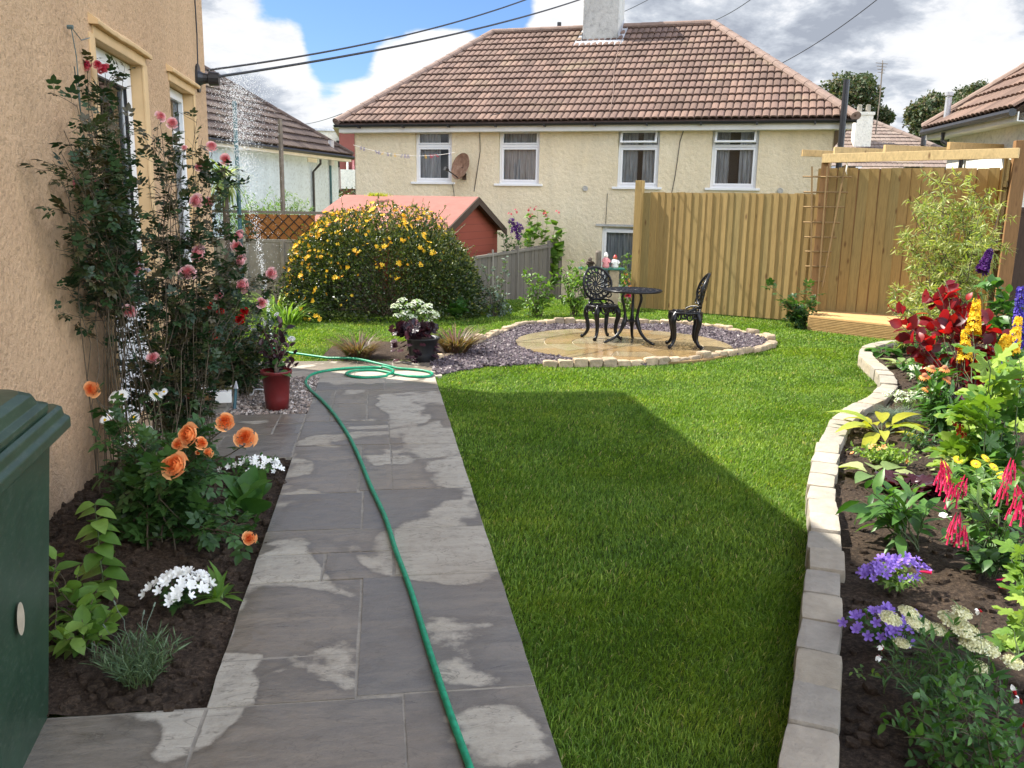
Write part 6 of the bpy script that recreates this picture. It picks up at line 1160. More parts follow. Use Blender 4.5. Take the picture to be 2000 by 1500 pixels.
    c = G(488, 745, .03); r = thing('terracotta_pot', 'small terracotta pot in the shade behind the dark red pot', 'pot', c); pot(r, .10, .20, MT['terracotta']); rng = np.random.default_rng(9); cs = canes(rng, 7, .22, .1); cs = [P+[0, 0, .16] for P in cs]; stems(r, cs, .003, MT['stem']); g = Geo(); leaf_on(g, rng, cs, 7, L_OVAL, .05, .2); g.obj('foliage', MT['l_rose2'], r, smooth=True)
    # ox-eye daisies by the door
    loc = A([-1.35, 4.95, .03]); rng = np.random.default_rng(14); r = thing('white_daisies', 'tall white daisies with yellow centres in front of the white door', 'daisies', loc); its = [(305, 770, 4.9, .045), (238, 772, 4.8, .042), (262, 815, 4.9, .036), (222, 775, 4.7, .04), (290, 840, 4.9, .032), (245, 860, 4.7, .04), (215, 810, 4.7, .034), (320, 765, 4.9, .026), (205, 820, 4.6, .03), (270, 870, 4.8, .04)]
    cs = [cane_to(rng.normal(size=3)*[.05, .05, 0], L2(x, y, d, loc)-[0, 0, .01], rng, .1) for x, y, d, s in its]; stems(r, cs, .003, MT['stem']); g = Geo(); leaf_on(g, rng, cs, 8, L_NARROW, .09, .05); g.obj('foliage', MT['l_rose2'], r, smooth=True)
    g = Geo(); m = 22; a = np.arange(m)*2*PI/m; g.inst(t_leaf(.26, .1, .12, 3, .6), np.stack([np.cos(a)*.18, np.sin(a)*.18, 0*a], -1), np.stack([np.cos(a), np.sin(a), .08+0*a], -1), A([0, 0, 1.0]), .82*(.9+.2*rng.random(m)), 0, .6); g.lathe([(.26, .0), (.24, .06), (.14, .10), (.001, .11)], 16, mat=1)
    flowers(r, 'daisy', g, [MT['p_white'], MT['p_gold']], [(L2(x, y, d, loc), A([rng.normal()*.4, -1, .8]), s) for x, y, d, s in its])
    # apricot rose in front
    t4 = [(x, y, 4.0+((x+y) % 7)*.08) for x, y in ((230, 900), (260, 880), (300, 900), (340, 890), (380, 930), (420, 950), (290, 950), (250, 950), (330, 960), (360, 980), (400, 1000), (210, 930), (270, 1000), (310, 1010), (350, 1030), (240, 1010), (385, 1040), (300, 860), (200, 800), (250, 830), (440, 1020), (420, 890), (215, 850), (480, 1040), (455, 1000), (290, 1050), (330, 1060), (250, 1060), (380, 890), (350, 910), (230, 870))]
    B4 = [(182, 760, 4.3, .036), (440, 826, 4.2, .040), (373, 850, 4.1, .050), (392, 866, 4.1, .026), (349, 869, 4.1, .026), (409, 884, 4.1, .022), (479, 857, 4.2, .046), (347, 911, 3.9, .054), (327, 907, 3.9, .024), (489, 1051, 3.9, .028), (386, 885, 4.1, .010)]
    rose_plant('apricot_rose', 'leafy rose bush with large apricot orange blooms in the left flower bed', 'rose', A([-1.07, 4.25, .03]), t4, 4.1, B4, MT['l_rose2'], 74, .05, MT['p_orange'], 7, .10, 5, .12, .005, .12)
    def herb(name, label, cat, px, py, z, n, H, sp, tpl, ls, per, lm, sm='stem', seed=1, r_=.003, t0=.1, up=.3, tw=0, twl=.08, base=.03, flat=.8, dz=0, sv=.35):
        loc = G(px, py, z)+[0, 0, dz]; rng = np.random.default_rng(seed); r = thing(name, label, cat, loc); cs = canes(rng, n, H, sp, base); tws = twigs_of(rng, cs, tw, twl) if tw else []; stems(r, cs, r_, MT[sm], tws); g = Geo(); leaf_on(g, rng, cs+tws, per, tpl, ls, t0, up, flat, sv=sv); g.obj('foliage', MT[lm], r, smooth=True); return r, rng, cs, loc
    def cl_flowers(r, rng, tpl, size, n, R, H, mat, name='flower', sq=1.0, up=.8):
        g = Geo(); g.inst(tpl, A([[0, 0, 0]]), A([0, 1.0, 0]), A([0, 0, 1.0]), 1.0, 0, .7)
        g.inst(tpl, A([[0, 0, .02]]), A([.5, 1.0, 0]), A([0, 0, 1.0]), .5, 0, .3); it = []
        for k in range(n): a = rng.random()*6.28; q = R*math.sqrt(rng.random()); it.append(((q*math.cos(a), q*math.sin(a)*sq, H*(1-.5*(q/R)**2)+rng.normal()*.008), A([math.cos(a)*q/R*.9+rng.normal()*.3, math.sin(a)*q/R*.9-.5+rng.normal()*.3, up]), size*(.8+.4*rng.random())))
        flowers(r, name, g, MT[mat], it)
    r, rng, cs, loc = herb('white_bellflower', 'compact clump of large white bellflowers alone on the dark soil', 'bellflower', 350, 1185, .04, 14, .10, .13, L_OVAL, .04, 8, 'l_rose2', seed=21, r_=.002); cl_flowers(r, rng, F5W, .022, 60, .13, .14, 'p_white', 'bell_flower', 1.0)
    r, rng, cs, loc = herb('white_trailing_flower', 'low mound of small white flowers at the corner of the left bed and path', 'bedding plant', 495, 935, .03, 34, .13, .20, L_SMALL, .03, 14, 'l_mid', seed=22, r_=.0015); cl_flowers(r, rng, F5, .020, 34, .20, .13, 'p_white', 'white_flower', .6)
    r, rng, cs, loc = herb('foxglove_rosette', 'broad crinkled green leaves of a young plant near the path edge', 'plant', 487, 1010, .04, 6, .10, .05, L_WIDE, .19, 2, 'l_mid', seed=23, r_=.004, up=.9)
    r, rng, cs, loc = herb('small_primrose', 'flat rosette of pointed light leaves right of the white bellflowers', 'plant', 425, 1175, .04, 6, .03, .05, L_NARROW, .12, 3, 'l_light', seed=24, r_=.002, up=.2)
    loc = G(272, 1335, .04); rng = np.random.default_rng(25); r = thing('lavender', 'grey green lavender tuft with thin buds at the front of the left bed', 'lavender', loc); cs = canes(rng, 60, .17, .15, .06, hv=.4); stems(r, cs, .0016, MT['stem']); g = Geo(); leaf_on(g, rng, cs, 16, t_leaf(.09, .1, .1, 2), .045, .1, .8, .5); g.obj('foliage', MT['l_lavender'], r, smooth=True)
    cs = [cane_to((0, 0, .05), L2(x, y, 3.05, loc), rng, .3) for x, y in ((150, 1255), (185, 1260), (120, 1340), (225, 1180), (300, 1185), (280, 1200), (310, 1240), (205, 1225))]; g = Geo()
    for P in cs: g.tube(P, .0012, 4, cap=False); g.tube([P[-1], P[-1]+unit(P[-1]-P[-2])*.018], [.004, .003], 5)
    g.obj('flower_stalk', MT['l_grey'], r, smooth=True)
    loc = G(160, 1270, .03); rng = np.random.default_rng(26); r = thing('lime_shrub', 'yellow green leafy young shrub beside the wheelie bin', 'shrub', loc); cs = [cane_to(rng.normal(size=3)*.03*[1, 1, 0], L2(x, y, d, loc), rng, .3) for x, y, d in ((110, 1080, 3.2), (100, 1130, 3.1), (140, 1150, 3.15), (120, 1190, 3.1), (190, 1150, 3.2), (220, 1200, 3.2), (160, 1210, 3.0), (100, 1230, 3.0), (130, 1250, 2.95), (200, 1240, 3.1), (230, 1170, 3.3), (170, 1180, 3.2), (95, 1060, 3.3), (150, 1110, 3.25))]; stems(r, cs, .003, MT['wood_stem']); g = Geo(); leaf_on(g, rng, cs, 9, L_ROSE, .07, .2, .1); g.obj('foliage', MT['l_light'], r, smooth=True)
    loc = G(205, 1175, .03); rng = np.random.default_rng(27); r = thing('paired_leaf_shoot', 'single upright shoot with pairs of pointed light green leaves', 'plant', loc); P = cane_to((0, 0, 0), L2(185, 985, 3.6, loc), rng, .2, 12, .01); stems(r, [P], .004, MT['stem']); g = Geo()
    for k in range(2, 12):
        a = k*.9; d = A([math.cos(a), math.sin(a)*.6-.2, .0]); g.inst(L_WIDE, [P[k], P[k]], A([d, -d]), A([0, -.25, 1]), .075+.003*(12-k), 0, rng.random(2))
    g.obj('foliage', MT['l_light'], r, smooth=True)
    return herb, cl_flowers
herb, cl_flowers = build_left_plants()
# --- plants in the middle
def build_middle():
    # big yellow flowered bush
    c = G(757, 628); rng = np.random.default_rng(31); c = A([c[0], c[1]+.95, 0]); r = thing('yellow_bush', 'large rounded dark evergreen bush covered with yellow flowers at the end of the lawn', 'bush', c); R = A([1.45, 1.15, 1.46])
    def shell(n, s0=.82, s1=1.05):
        d = unit(rng.normal(size=(n, 3))); d[:, 2] = np.abs(d[:, 2])*1.0; f = 1+.17*snoise(d, 3, 3, 3.2)+.09*snoise(d, 4, 3, 9); u = s0+(s1-s0)*rng.random(n)**.7; sq = np.stack([np.sign(d[:, 0])*np.abs(d[:, 0])**.82, np.sign(d[:, 1])*np.abs(d[:, 1])**.82, np.abs(d[:, 2])**.80], -1)
        return sq*R*(f*u)[:, None], d
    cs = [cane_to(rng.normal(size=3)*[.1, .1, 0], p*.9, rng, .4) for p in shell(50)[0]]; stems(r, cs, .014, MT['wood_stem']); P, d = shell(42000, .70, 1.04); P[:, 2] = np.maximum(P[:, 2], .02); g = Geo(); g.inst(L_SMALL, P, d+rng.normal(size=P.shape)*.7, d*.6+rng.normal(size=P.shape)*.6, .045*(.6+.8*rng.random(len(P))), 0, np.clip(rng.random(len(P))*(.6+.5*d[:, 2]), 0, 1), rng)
    P, d = shell(900, 1.0, 1.05); g.inst(L_SMALL, P, d+rng.normal(size=P.shape)*.3, d*.5+rng.normal(size=P.shape)*.8, .055, 0, .8+.2*rng.random(len(P))); 
    P, d = shell(160, 1.0, 1.02); k = P[:, 2] > .5; P, d = P[k], d[k]
    for p, q in zip(P, d): 
        m = 5; pts = p+(unit(q+A([0, 0, .8])+rng.normal(size=3)*.4)*.14)*np.linspace(0, 1, m)[:, None]*rng.uniform(.8, 2.2); g.tube(pts, .003, 4, cap=False); g.inst(L_SMALL, pts, rng.normal(size=(m, 3)), rng.normal(size=(m, 3)), .04, 0, .9)
    g.obj('foliage', MT['l_dark'], r, smooth=True)
    P, d = shell(900, 1.01, 1.05); cd = A([0, EYE, 0])*0+A([-c[0], -c[1], EYE]); k = ((d@unit(cd)) > -.1); P, d = P[k], d[k]; w = (P[:, 2]/2)+(-P[:, 0]/5)+rng.random(len(P))*1.6; o = np.argsort(-w)[:98]; fg = Geo(); fg.inst(F5, A([[0, 0, 0], [.6, .5, -.1], [-.5, .6, .05]]), A([0, 1.0, 0]), A([0, 0, 1.0]), A([1, .8, .7]), 0, A([.9, .6, .3])); flowers(r, 'yellow_flower', fg, MT['p_yellow'], [(P[i], d[i]+rng.normal(size=3)*.3, .026+.020*rng.random()) for i in o])
    g = Geo(); P, d = shell(2600, 1.0, 1.04); w = P[:, 2]/1.7-P[:, 0]/3.4+rng.random(len(P))*1.5; k = np.argsort(-w)[:620]; g.inst(F5, P[k], rng.normal(size=(len(k), 3)), d[k]+rng.normal(size=(len(k), 3))*.5, .018+.012*rng.random(len(k)), 0, rng.random(len(k)), rng); tag(g.obj('small_flowers', MT['p_yellow'], r), kind='stuff')
    # loose yellow flowers fallen low, and strap leaved clumps at its left foot
    def strap(name, label, px, py, n, L, lm, seed, cat='plant', w=1.0, z=0.0, tpl=None, spread=.12, dy=0, upv=.9):
        loc = G(px, py, z)+A([0, dy, 0]); rng = np.random.default_rng(seed); r = thing(name, label, cat, loc); a = rng.random(n)*2*PI; q = spread*np.sqrt(rng.random(n)); P = np.stack([q*np.cos(a), q*np.sin(a), 0*a], -1); d = np.stack([np.cos(a)*.55, np.sin(a)*.55, upv+.5*rng.random(n)], -1)+rng.normal(size=(n, 3))*.12; nn = np.stack([-np.cos(a), -np.sin(a), .4+0*a], -1); nn = -nn*0+np.stack([np.cos(a)*-.9, np.sin(a)*-.9, .5+0*a], -1)
        g = Geo(); s = L*(.6+.6*rng.random(n)); g.inst(tpl or B_STRAP, P, d, nn, np.stack([s*w, s, s], -1), 0, None, rng); g.obj('foliage', MT[lm], r, smooth=True); return r, rng, loc
    strap('crocosmia_clump', 'arching light green strap leaves at the left foot of the yellow bush', 560, 630, 130, .62, 'l_light', 41, w=.5, spread=.22); strap('day_lily_clump', 'tall pale strap leaves between the yellow bush and the concrete fence', 530, 622, 90, .75, 'l_lime', 42, w=.4, spread=.2, dy=.5)
    r, rng, cs, loc = herb('broad_leaf_clump', 'fresh broad green leaves at the right foot of the yellow bush', 'plant', 893, 625, 0, 8, .22, .16, L_WIDE, .17, 5, 'l_mid', seed=43, r_=.004, up=.9)
    r, rng, cs, loc = herb('marigold_clump', 'small yellow marigold in the shade under the yellow bush', 'marigold', 617, 632, 0, 8, .08, .08, L_OVAL, .05, 4, 'l_mid', seed=44); cl_flowers(r, rng, F5, .035, 6, .09, .11, 'p_yellow', 'marigold_flower')
    # island bed: bronze grasses, planter with heuchera and white sedum
    for k, (px, py, L, n, lab) in enumerate(((700, 700, .36, 230, 'bronze ornamental grass tuft left of the dark planter'), (890, 690, .42, 230, 'bronze ornamental grass tuft right of the dark planter'))):
        r, rng, loc = strap('bronze_grass', lab, px, py, n*2, L, 'l_bronze', 45+k, 'ornamental grass', 1.0, .02, t_blade(.03, 1.1, 4), .12)
    loc = G(825, 705, .02); r = thing('black_planter', 'black planter overflowing with dark purple leaves in the island bed', 'potted plant', loc); rng = np.random.default_rng(48); pot(r, .19, .26, MT['black'], .02, 'planter')
    cs = [P+[-.08, -.03, .22] for P in canes(rng, 34, .20, .22, .06)]; stems(r, cs, .003, MT['l_black']); g = Geo(); leaf_on(g, rng, cs, 5, L_GERAN, .085, .5, .1, .55); a = rng.random(40)*2*PI; P = np.stack([np.cos(a)*.20-.08, np.sin(a)*.17-.05, .05+.2*rng.random(40)], -1); g.inst(L_GERAN, P, np.stack([np.cos(a), np.sin(a)-.4, -.4+0*a], -1), np.stack([np.cos(a), np.sin(a)-.5, .6+0*a], -1), .08, 0, None, rng); g.obj('foliage', MT['l_black'], r, smooth=True)
    g = Geo(); g.lathe([(.001, .235), (.165, .23)], 20); g.obj('soil', MT['soil'], r)
    loc = G(808, 690, .03); loc = loc+A([0, .15, 0]); rng = np.random.default_rng(49); r = thing('white_sedum', 'upright pale green plant with flat white flower heads behind the dark planter', 'sedum', loc); tips = [(785, 588), (800, 598), (815, 592), (835, 600), (845, 612), (775, 600), (825, 610), (792, 612), (850, 620), (805, 620), (778, 618), (835, 628)]; dd = (loc-A([0, 0, EYE]))@fw; cs = [cane_to(rng.normal(size=3)*[.04, .04, 0], L2(x, y, dd, loc), rng, .3) for x, y in tips]; stems(r, cs, .006, MT['stem']); g = Geo(); leaf_on(g, rng, cs, 24, L_NARROW, .085, .15, .4); g.obj('foliage', MT['l_light'], r, smooth=True)
    flowers(r, 'flower_head', bloom(F5, 60, 1.0, rng, .45, .17), MT['p_sedum'], [(P[-1], A([rng.normal()*.2, -.15, 1]), .055+.02*rng.random()) for P in cs])
    # plants along the weathered fence
    def vine(name, label, px, py, dep, tips, lm, ls, seed, per=9, tw=4, twl=.2, tpl=L_WIDE, z=0, cat='shrub', sr=.006):
        loc = D(px, py, dep); loc[2] = float(ground_z(loc[0], loc[1])); rng = np.random.default_rng(seed); r = thing(name, label, cat, loc); cs = [cane_to(rng.normal(size=3)*[.05, .05, 0], L2(x, y, dep+rng.normal()*.12, loc), rng, .4) for x, y in tips]; tws = twigs_of(rng, cs, tw, twl, .25); stems(r, cs, sr, MT['wood_stem'], tws); g = Geo(); leaf_on(g, rng, cs, per, tpl, ls, .12); leaf_on(g, rng, tws, 5, tpl, ls*.9, .1); g.obj('foliage', MT[lm], r, smooth=True); return r, rng, loc
    vine('young_fruit_bush', 'light green leafy bush on a thin trunk, left of the pair by the fence', 1047, 615, 13.3, ((1035, 520), (1060, 540), (1025, 545), (1075, 560), (1040, 560), (1060, 580), (1030, 580), (1075, 590), (1050, 535), (1042, 590), (1080, 540)), 'l_light', .085, 51, 9, 5, .2, L_OVAL)
    vine('young_pear_bush', 'light green leafy bush behind the left bistro chair', 1125, 615, 13.5, ((1090, 520), (1110, 510), (1135, 515), (1150, 540), (1100, 545), (1120, 555), (1140, 570), (1095, 575), (1125, 590), (1150, 525), (1125, 530), (1105, 530)), 'l_light', .09, 52, 8, 5, .2, L_OVAL)
    vine('silver_shrub', 'small grey green shrub in front of the weathered fence near the yellow bush', 965, 618, 13.2, ((945, 520), (965, 560), (985, 575), (950, 565), (975, 550), (990, 590), (945, 590), (965, 530), (990, 500), (1000, 600)), 'l_grey', .07, 53, 12, 6, .15, L_OVAL)
    r, rng, loc = vine('runner_beans', 'bright green runner beans with small red flowers above the weathered fence', 1060, 560, 18.7, ((1030, 430), (1050, 415), (1070, 420), (1090, 430), (1040, 450), (1065, 450), (1085, 460), (1030, 470), (1055, 480), (1080, 490), (1095, 445), (1045, 500), (1025, 495), (1070, 500), (1090, 480)), 'l_light', .16, 54, 14, 6, .28, L_HEART)
    flowers(r, 'bean_flower', bloom(F4, 7, 1.0, rng, .8, .5), MT['p_deep'], [(L2(x, y, 18.4, loc), A([0, -1, .3]), .045) for x, y in ((1007, 412), (1034, 408), (1045, 406), (1063, 414), (1066, 420), (1088, 414), (995, 418), (1037, 420))])
    r, rng, loc = vine('purple_clematis', 'dark leaved clematis with a purple flower cluster beside the red shed', 1000, 560, 16.9, ((985, 440), (1000, 430), (1010, 450), (985, 470), (1005, 480), (1015, 470), (990, 490), (980, 455), (1020, 490), (1000, 500), (1010, 435)), 'l_mid', .075, 55, 14, 7, .25, L_OVAL)
    flowers(r, 'clematis_flower', bloom(F5, 9, 1.0, rng, .8, .55), MT['p_dkpurple'], [(L2(x, y, 16.6, loc), A([rng.normal()*.4, -1, .3]), .06) for x, y in ((1000, 433), (1008, 441), (1004, 449), (1012, 452), (1010, 462), (1015, 444))])
    r, rng, loc = vine('orange_flowered_bush', 'green bush with small orange and pink flowers beside the tall fence post', 1222, 600, 14.6, ((1215, 500), (1228, 495), (1220, 520), (1232, 530), (1215, 545), (1228, 560), (1220, 575), (1212, 530), (1232, 590), (1222, 510)), 'l_light', .06, 56, 12, 5, .14, L_OVAL)
    flowers(r, 'orange_flower', bloom(F5, 6, 1.0, rng, .8, .5), MT['p_orange'], [(L2(x, y, 14.4, loc), A([0, -1, .3]), .03) for x, y in ((1222, 536), (1228, 548), (1220, 552), (1226, 575), (1231, 560))]); flowers(r, 'pink_flower', rose_mesh(3, 10), MT['p_magenta'], [(L2(1225, 577, 14.3, loc), A([0, -1, .3]), .06)])
    # ledge with garden figures
    c = D(1172, 524, 14.3); loc = A([c[0], c[1], float(ground_z(c[0], c[1]))]); r = thing('ornament_ledge', 'dark green ledge on a stone pier holding garden figures', 'ledge', loc); g = Geo(); g.box(c-r0*.36-A([0, .12, .02]), r0*.75, A([.03, .25, 0]), A([0, 0, .03])); g.obj('ledge', MT['greenshelf'], r, world=True, bevel=.004); g = Geo(); g.box(c+r0*.14-A([0, .08, .02]), r0*.16, A([.02, .16, 0]), A([0, 0, -(c[2]+.3)])); g.obj('pier', MT['walling'], r, world=True)
    rr = np.random.default_rng(61)
    def fig(px, h, mats_, lab, kind):
        p = D(px, 520, 14.3); p[2] = c[2]+.01; r = thing('garden_ornament', lab, 'garden ornament', p)
        if kind == 'post': g = Geo(); g.lathe([(.001, 0), (.05, 0), (.052, h*.9), (.035, h), (.001, h)], 10); g.obj('stump', MT['greypole'], r); return
        g = Geo(); g.lathe([(.001, 0), (.055, 0), (.062, .03), (.05, .08), (.056, h*.45), (.042, h*.62), (.02, h*.66)], 12); g.obj('body', mats_[0], r, smooth=True); g = Geo(); a = np.linspace(0, PI, 7); g.lathe([(max(.001, .036*math.sin(q)), h*.76-.036*math.cos(q)) for q in a], 12); g.obj('head', mats_[1], r, smooth=True)
        g = Geo(); g.lathe([(.038, h*.80), (.03, h*.88), (.012, h*.98), (.001, h)], 10); g.obj('hat', mats_[2], r, smooth=True)
        for s in (-1, 1): g = Geo(); g.tube([(s*.045, 0, h*.55), (s*.065, -.03, h*.4), (s*.035, -.055, h*.33)], [.016, .015, .012], 6); g.obj('arm', mats_[0], r, smooth=True)
    fig(1152, .17, (MT['darkwood'], MT['greypole'], MT['darkwood']), 'small dark figure at the left end of the green ledge', 'f'); fig(1168, .28, None, 'short wooden stump standing on the green ledge', 'post'); fig(1183, .26, (MT['p_pink'], MT['cup_white'], MT['cup_white']), 'pale pink and white figure right of the wooden stump', 'f'); fig(1201, .22, (MT['cup_white'], MT['terracotta'], MT['red']), 'white figure with a reddish head at the right end of the ledge', 'f')
    # far left plants behind the fence
    loc = D(530, 430, 16.5); loc[2] = -.4; rng = np.random.default_rng(62); r = thing('pale_hedge_bush', 'light green rounded bush behind the panel fence in front of the blue house', 'bush', loc)
    cs = canes(rng, 46, 2.32, 1.05, .2, hv=.10, sq=.6); stems(r, cs, .01, MT['wood_stem']); g = Geo(); tws = twigs_of(rng, cs, 14, .35, .4); leaf_on(g, rng, tws, 16, L_NARROW, .07, .1); g.obj('foliage', MT['l_light'], r, smooth=True)
    loc = D(435, 420, 13.0); loc[2] = 0; rng = np.random.default_rng(63); r = thing('cordyline', 'spiky palm-like plant with yellow striped leaves at the corner of the peach house', 'cordyline', loc); c0 = L2(438, 350, 13.0, loc); g = Geo(); g.tube([(0, 0, 0), c0*.5+[.03, 0, 0], c0], .05, 8); g.obj('trunk', MT['bark'], r, smooth=True); n = 130; d = unit(rng.normal(size=(n, 3))+[0, 0, .25]); g = Geo(); s = .50*(.7+.4*rng.random(n)); g.inst(t_blade(.09, 1.0, 5), np.repeat(c0[None], n, 0), d, A([0, 0, 1.0])+d*.1, np.stack([s, s, s], -1), 0, None, rng); g.obj('foliage', MT['l_varieg'], r, smooth=True)
    loc = D(677, 400, 30); loc[2] = -1.4; rng = np.random.default_rng(64); r = thing('dark_hedge', 'dark green hedge seen in the gap left of the cream house', 'hedge', loc); g = Geo(); z1 = D(677, 372, 30)[2]+1.4; n = 5000; P = np.stack([rng.uniform(-.9, .9, n), rng.uniform(-.3, .3, n), rng.uniform(0, z1, n)+.06*rng.normal(size=n)], -1); g.inst(L_SIMPLE, P, rng.normal(size=P.shape), rng.normal(size=P.shape)+[0, -1, .5], .10, 0, None, rng); g.obj('foliage', MT['l_dark'], r)
    loc = D(735, 381, 15.8); rng = np.random.default_rng(65); r = thing('roof_moss', 'small yellow green tuft growing on the ridge of the red shed', 'moss', loc-A([0, 0, .02])); g = Geo(); n = 160; g.inst(B_GRASS, np.stack([rng.normal(size=n)*.09, rng.normal(size=n)*.03, 0*np.arange(n)], -1), rng.normal(size=(n, 3))*[.5, .5, .2]+[0, 0, 1], rng.normal(size=(n, 3)), np.stack([np.full(n, .25), np.full(n, .08), np.full(n, .08)], -1)); g.obj('tuft', MT['l_yellow'], r)
    # fallen petals on the lawn
    rng = np.random.default_rng(66)
    for k, (px, py, mt, lab) in enumerate(((1462, 926, 'p_deep', 'red petal lying on the sunny lawn'), (1495, 1072, 'p_red', 'dark red petal lying on the shaded lawn near the edging'), (1461, 1253, 'l_black', 'curled dark leaf lying on the shaded lawn'), (1318, 1285, 'l_bronze', 'small brown leaf lying on the near lawn'), (1082, 852, 'l_varieg', 'pale leaf lying on the lawn near the path'))):
        p = G(px, py, .035); g = Geo(); g.inst(L_WIDE, A([[0, 0, 0]]), A([[rng.normal(), rng.normal(), 0.1]]), A([0, .3, 1]), .035 if k != 2 else .05, 0, .6); tag(g.obj('fallen_petal' if k < 2 else 'fallen_leaf', MT[mt], off=p), lab, 'petal' if k < 2 else 'leaf')
build_middle()
# ------------------------------------------------------------------ the right-hand border
def trumpet_cluster(n, rng, L=.5):
    g = Geo()
    for k in range(n):
        a = k*2.4; r = .12+.30*(k/n); p = A([r*math.cos(a), r*math.sin(a), .9-1.1*k/n]); q = p+A([.10*math.cos(a), .10*math.sin(a), -L*(.8+.3*rng.random())]); m = p*.4+q*.6
        g.tube([p, m, q, q+(q-m)*.12], [.03, .055, .075, .10], 6, 0, rng.random(), cap=False)
    return g
def spike(n, rng, R=.13, taper=.6, tpl=F5, size=.09):
    g = Geo(); t = rng.random(n); a = rng.random(n)*2*PI; r = R*(1-taper*t); P = np.stack([r*np.cos(a), r*np.sin(a), t], -1); d = np.stack([np.cos(a), np.sin(a), .3+0*a], -1); g.inst(tpl, P, np.cross(d, rng.normal(size=(n, 3))), d, size*(.7+.6*rng.random(n))*(1-.4*t), 0, None, rng); return g
def px_plant(name, label, cat, base, tips, dep, lm, tpl, ls, per, seed, sm='stem', sr=.003, z=.1, t0=.15, tw=0, twl=.1, up=.3, bow=.3, wob=.03, flat=.8, bs=.04, jit=.1, group=None):
    loc = G(base[0], base[1], z); rng = np.random.default_rng(seed); r = thing(name, label, cat, loc, group=group); d0 = (loc-A([0, 0, EYE]))@fw if dep is None else dep
    cs = [cane_to(rng.normal(size=3)*[bs, bs, 0], L2(q[0], q[1], (q[2] if len(q) > 2 else d0+rng.normal()*jit), loc), rng, bow, wob=wob) for q in tips]; tws = twigs_of(rng, cs, tw, twl, .3) if tw else []; stems(r, cs, sr, MT[sm], tws)
    g = Geo(); leaf_on(g, rng, cs, per, tpl, ls, t0, up, flat)
    if tws: leaf_on(g, rng, tws, max(3, per//2), tpl, ls*.9, .1, up, flat)
    g.obj('foliage', MT[lm], r, smooth=True); return r, rng, loc, cs, d0
def build_border():
    # contorted willow
    tips = [(1800, 420), (1850, 345), (1890, 350), (1930, 370), (1765, 440), (1780, 480), (1820, 380), (1950, 420), (1960, 440), (1940, 400), (1900, 420), (1870, 440), (1840, 400), (1800, 520), (1770, 530), (1750, 560), (1790, 570), (1810, 470), (1920, 460), (1860, 500), (1900, 500), (1760, 600), (1780, 640), (1830, 350), (1905, 380), (1875, 395), (1945, 470), (1800, 400), (1780, 410), (1820, 600), (1740, 580), (1925, 400)]
    px_plant('contorted_willow', 'small airy contorted willow with pale yellow green leaves in front of the deck fence', 'willow', (1850, 700), tips, 9.9, 'l_willow', L_WILLOW, .085, 40, 81, 'wood_stem', .007, .1, .35, 10, .28, .0, .3, .09, .5, .05, .25)
    # rose and trellis climber by the deck
    r, rng, loc, cs, d = px_plant('young_climbing_rose', 'young climbing rose with glossy leaves at the foot of the fan trellis', 'rose', (1565, 642), [(1500, 558), (1512, 575), (1525, 590), (1540, 600), (1555, 605), (1592, 575), (1590, 600), (1570, 615), (1545, 620), (1585, 560), (1535, 625), (1580, 625)], None, 'l_rose2', L_COMP, .13, 8, 82, 'stem', .005, 0, .2, 3, .12)
    # smoke bush
    tips = [(1845, 545), (1800, 590), (1888, 585), (1850, 560), (1870, 600), (1740, 605), (1733, 620), (1765, 625), (1840, 620), (1905, 640), (1930, 620), (1955, 650), (1820, 700), (1800, 705), (1900, 700), (1940, 700), (1975, 690), (1880, 740), (1920, 750), (1860, 710), (1960, 740), (1830, 560), (1860, 575), (1815, 575), (1875, 570), (1915, 660), (1890, 670), (1950, 680), (1870, 760), (1900, 780), (1850, 780), (1930, 790), (1835, 740)]
    px_plant('smoke_bush', 'crimson and wine red large leaved smoke bush in the middle of the border', 'shrub', (1880, 815), tips, 7.2, 'l_red', t_leaf(.78, .2, .25, 4, .5), .115, 6, 83, 'wood_stem', .005, .1, .55, 2, .12, .35, .3, .03, .45)
    # tall green plant and purple flowers at the right edge
    px_plant('tall_green_plant', 'tall green toothed leaves against the dark shed at the right edge', 'plant', (1965, 780), [(1930, 560), (1945, 545), (1960, 580), (1975, 600), (1990, 590), (1940, 620), (1965, 640), (1985, 660), (1950, 680), (1995, 620), (1930, 640), (1955, 560), (1975, 560)], 7.6, 'l_mid', L_ROSE, .11, 14, 84, 'stem', .005, .1, .3, 2, .12)
    def flower_spike(name, label, cat, base, spikes, dep, mat, seed, R=.035, n=110, tpl=F5, sz=.09, lm='l_mid', leaf=L_NARROW, ls=.09, per=10):
        loc = G(base[0], base[1], .1); rng = np.random.default_rng(seed); r = thing(name, label, cat, loc); cs = []
        for k, (x0, y0, x1, y1) in enumerate(spikes):
            a, b = L2(x1, y1, dep, loc), L2(x0, y0, dep, loc); cs.append(np.vstack([cane_to(rng.normal(size=3)*[.05, .05, 0], a, rng, .3), b[None]])); h = np.linalg.norm(b-a); g = spike(n, rng, R/h, .6, tpl, sz*(.35/h)*.9)
            first = g.obj('flower_spike', MT[mat], r, smooth=True); first.location = tuple(a); first.rotation_euler = Vector(b-a).to_track_quat('Z', 'Y').to_euler(); first.scale = (h, h, h)
        stems(r, cs, .004, MT['stem']); g = Geo(); leaf_on(g, rng, [P[:-1] for P in cs], per, leaf, ls, .05); g.obj('foliage', MT[lm], r, smooth=True)
    flower_spike('buddleia', 'single dark purple buddleia flower spike leaning right above the border', 'buddleia', (1900, 760), [(1934, 488, 1918, 528)], 7.9, 'p_dkpurple', 85, .04, 160, F5, .10)
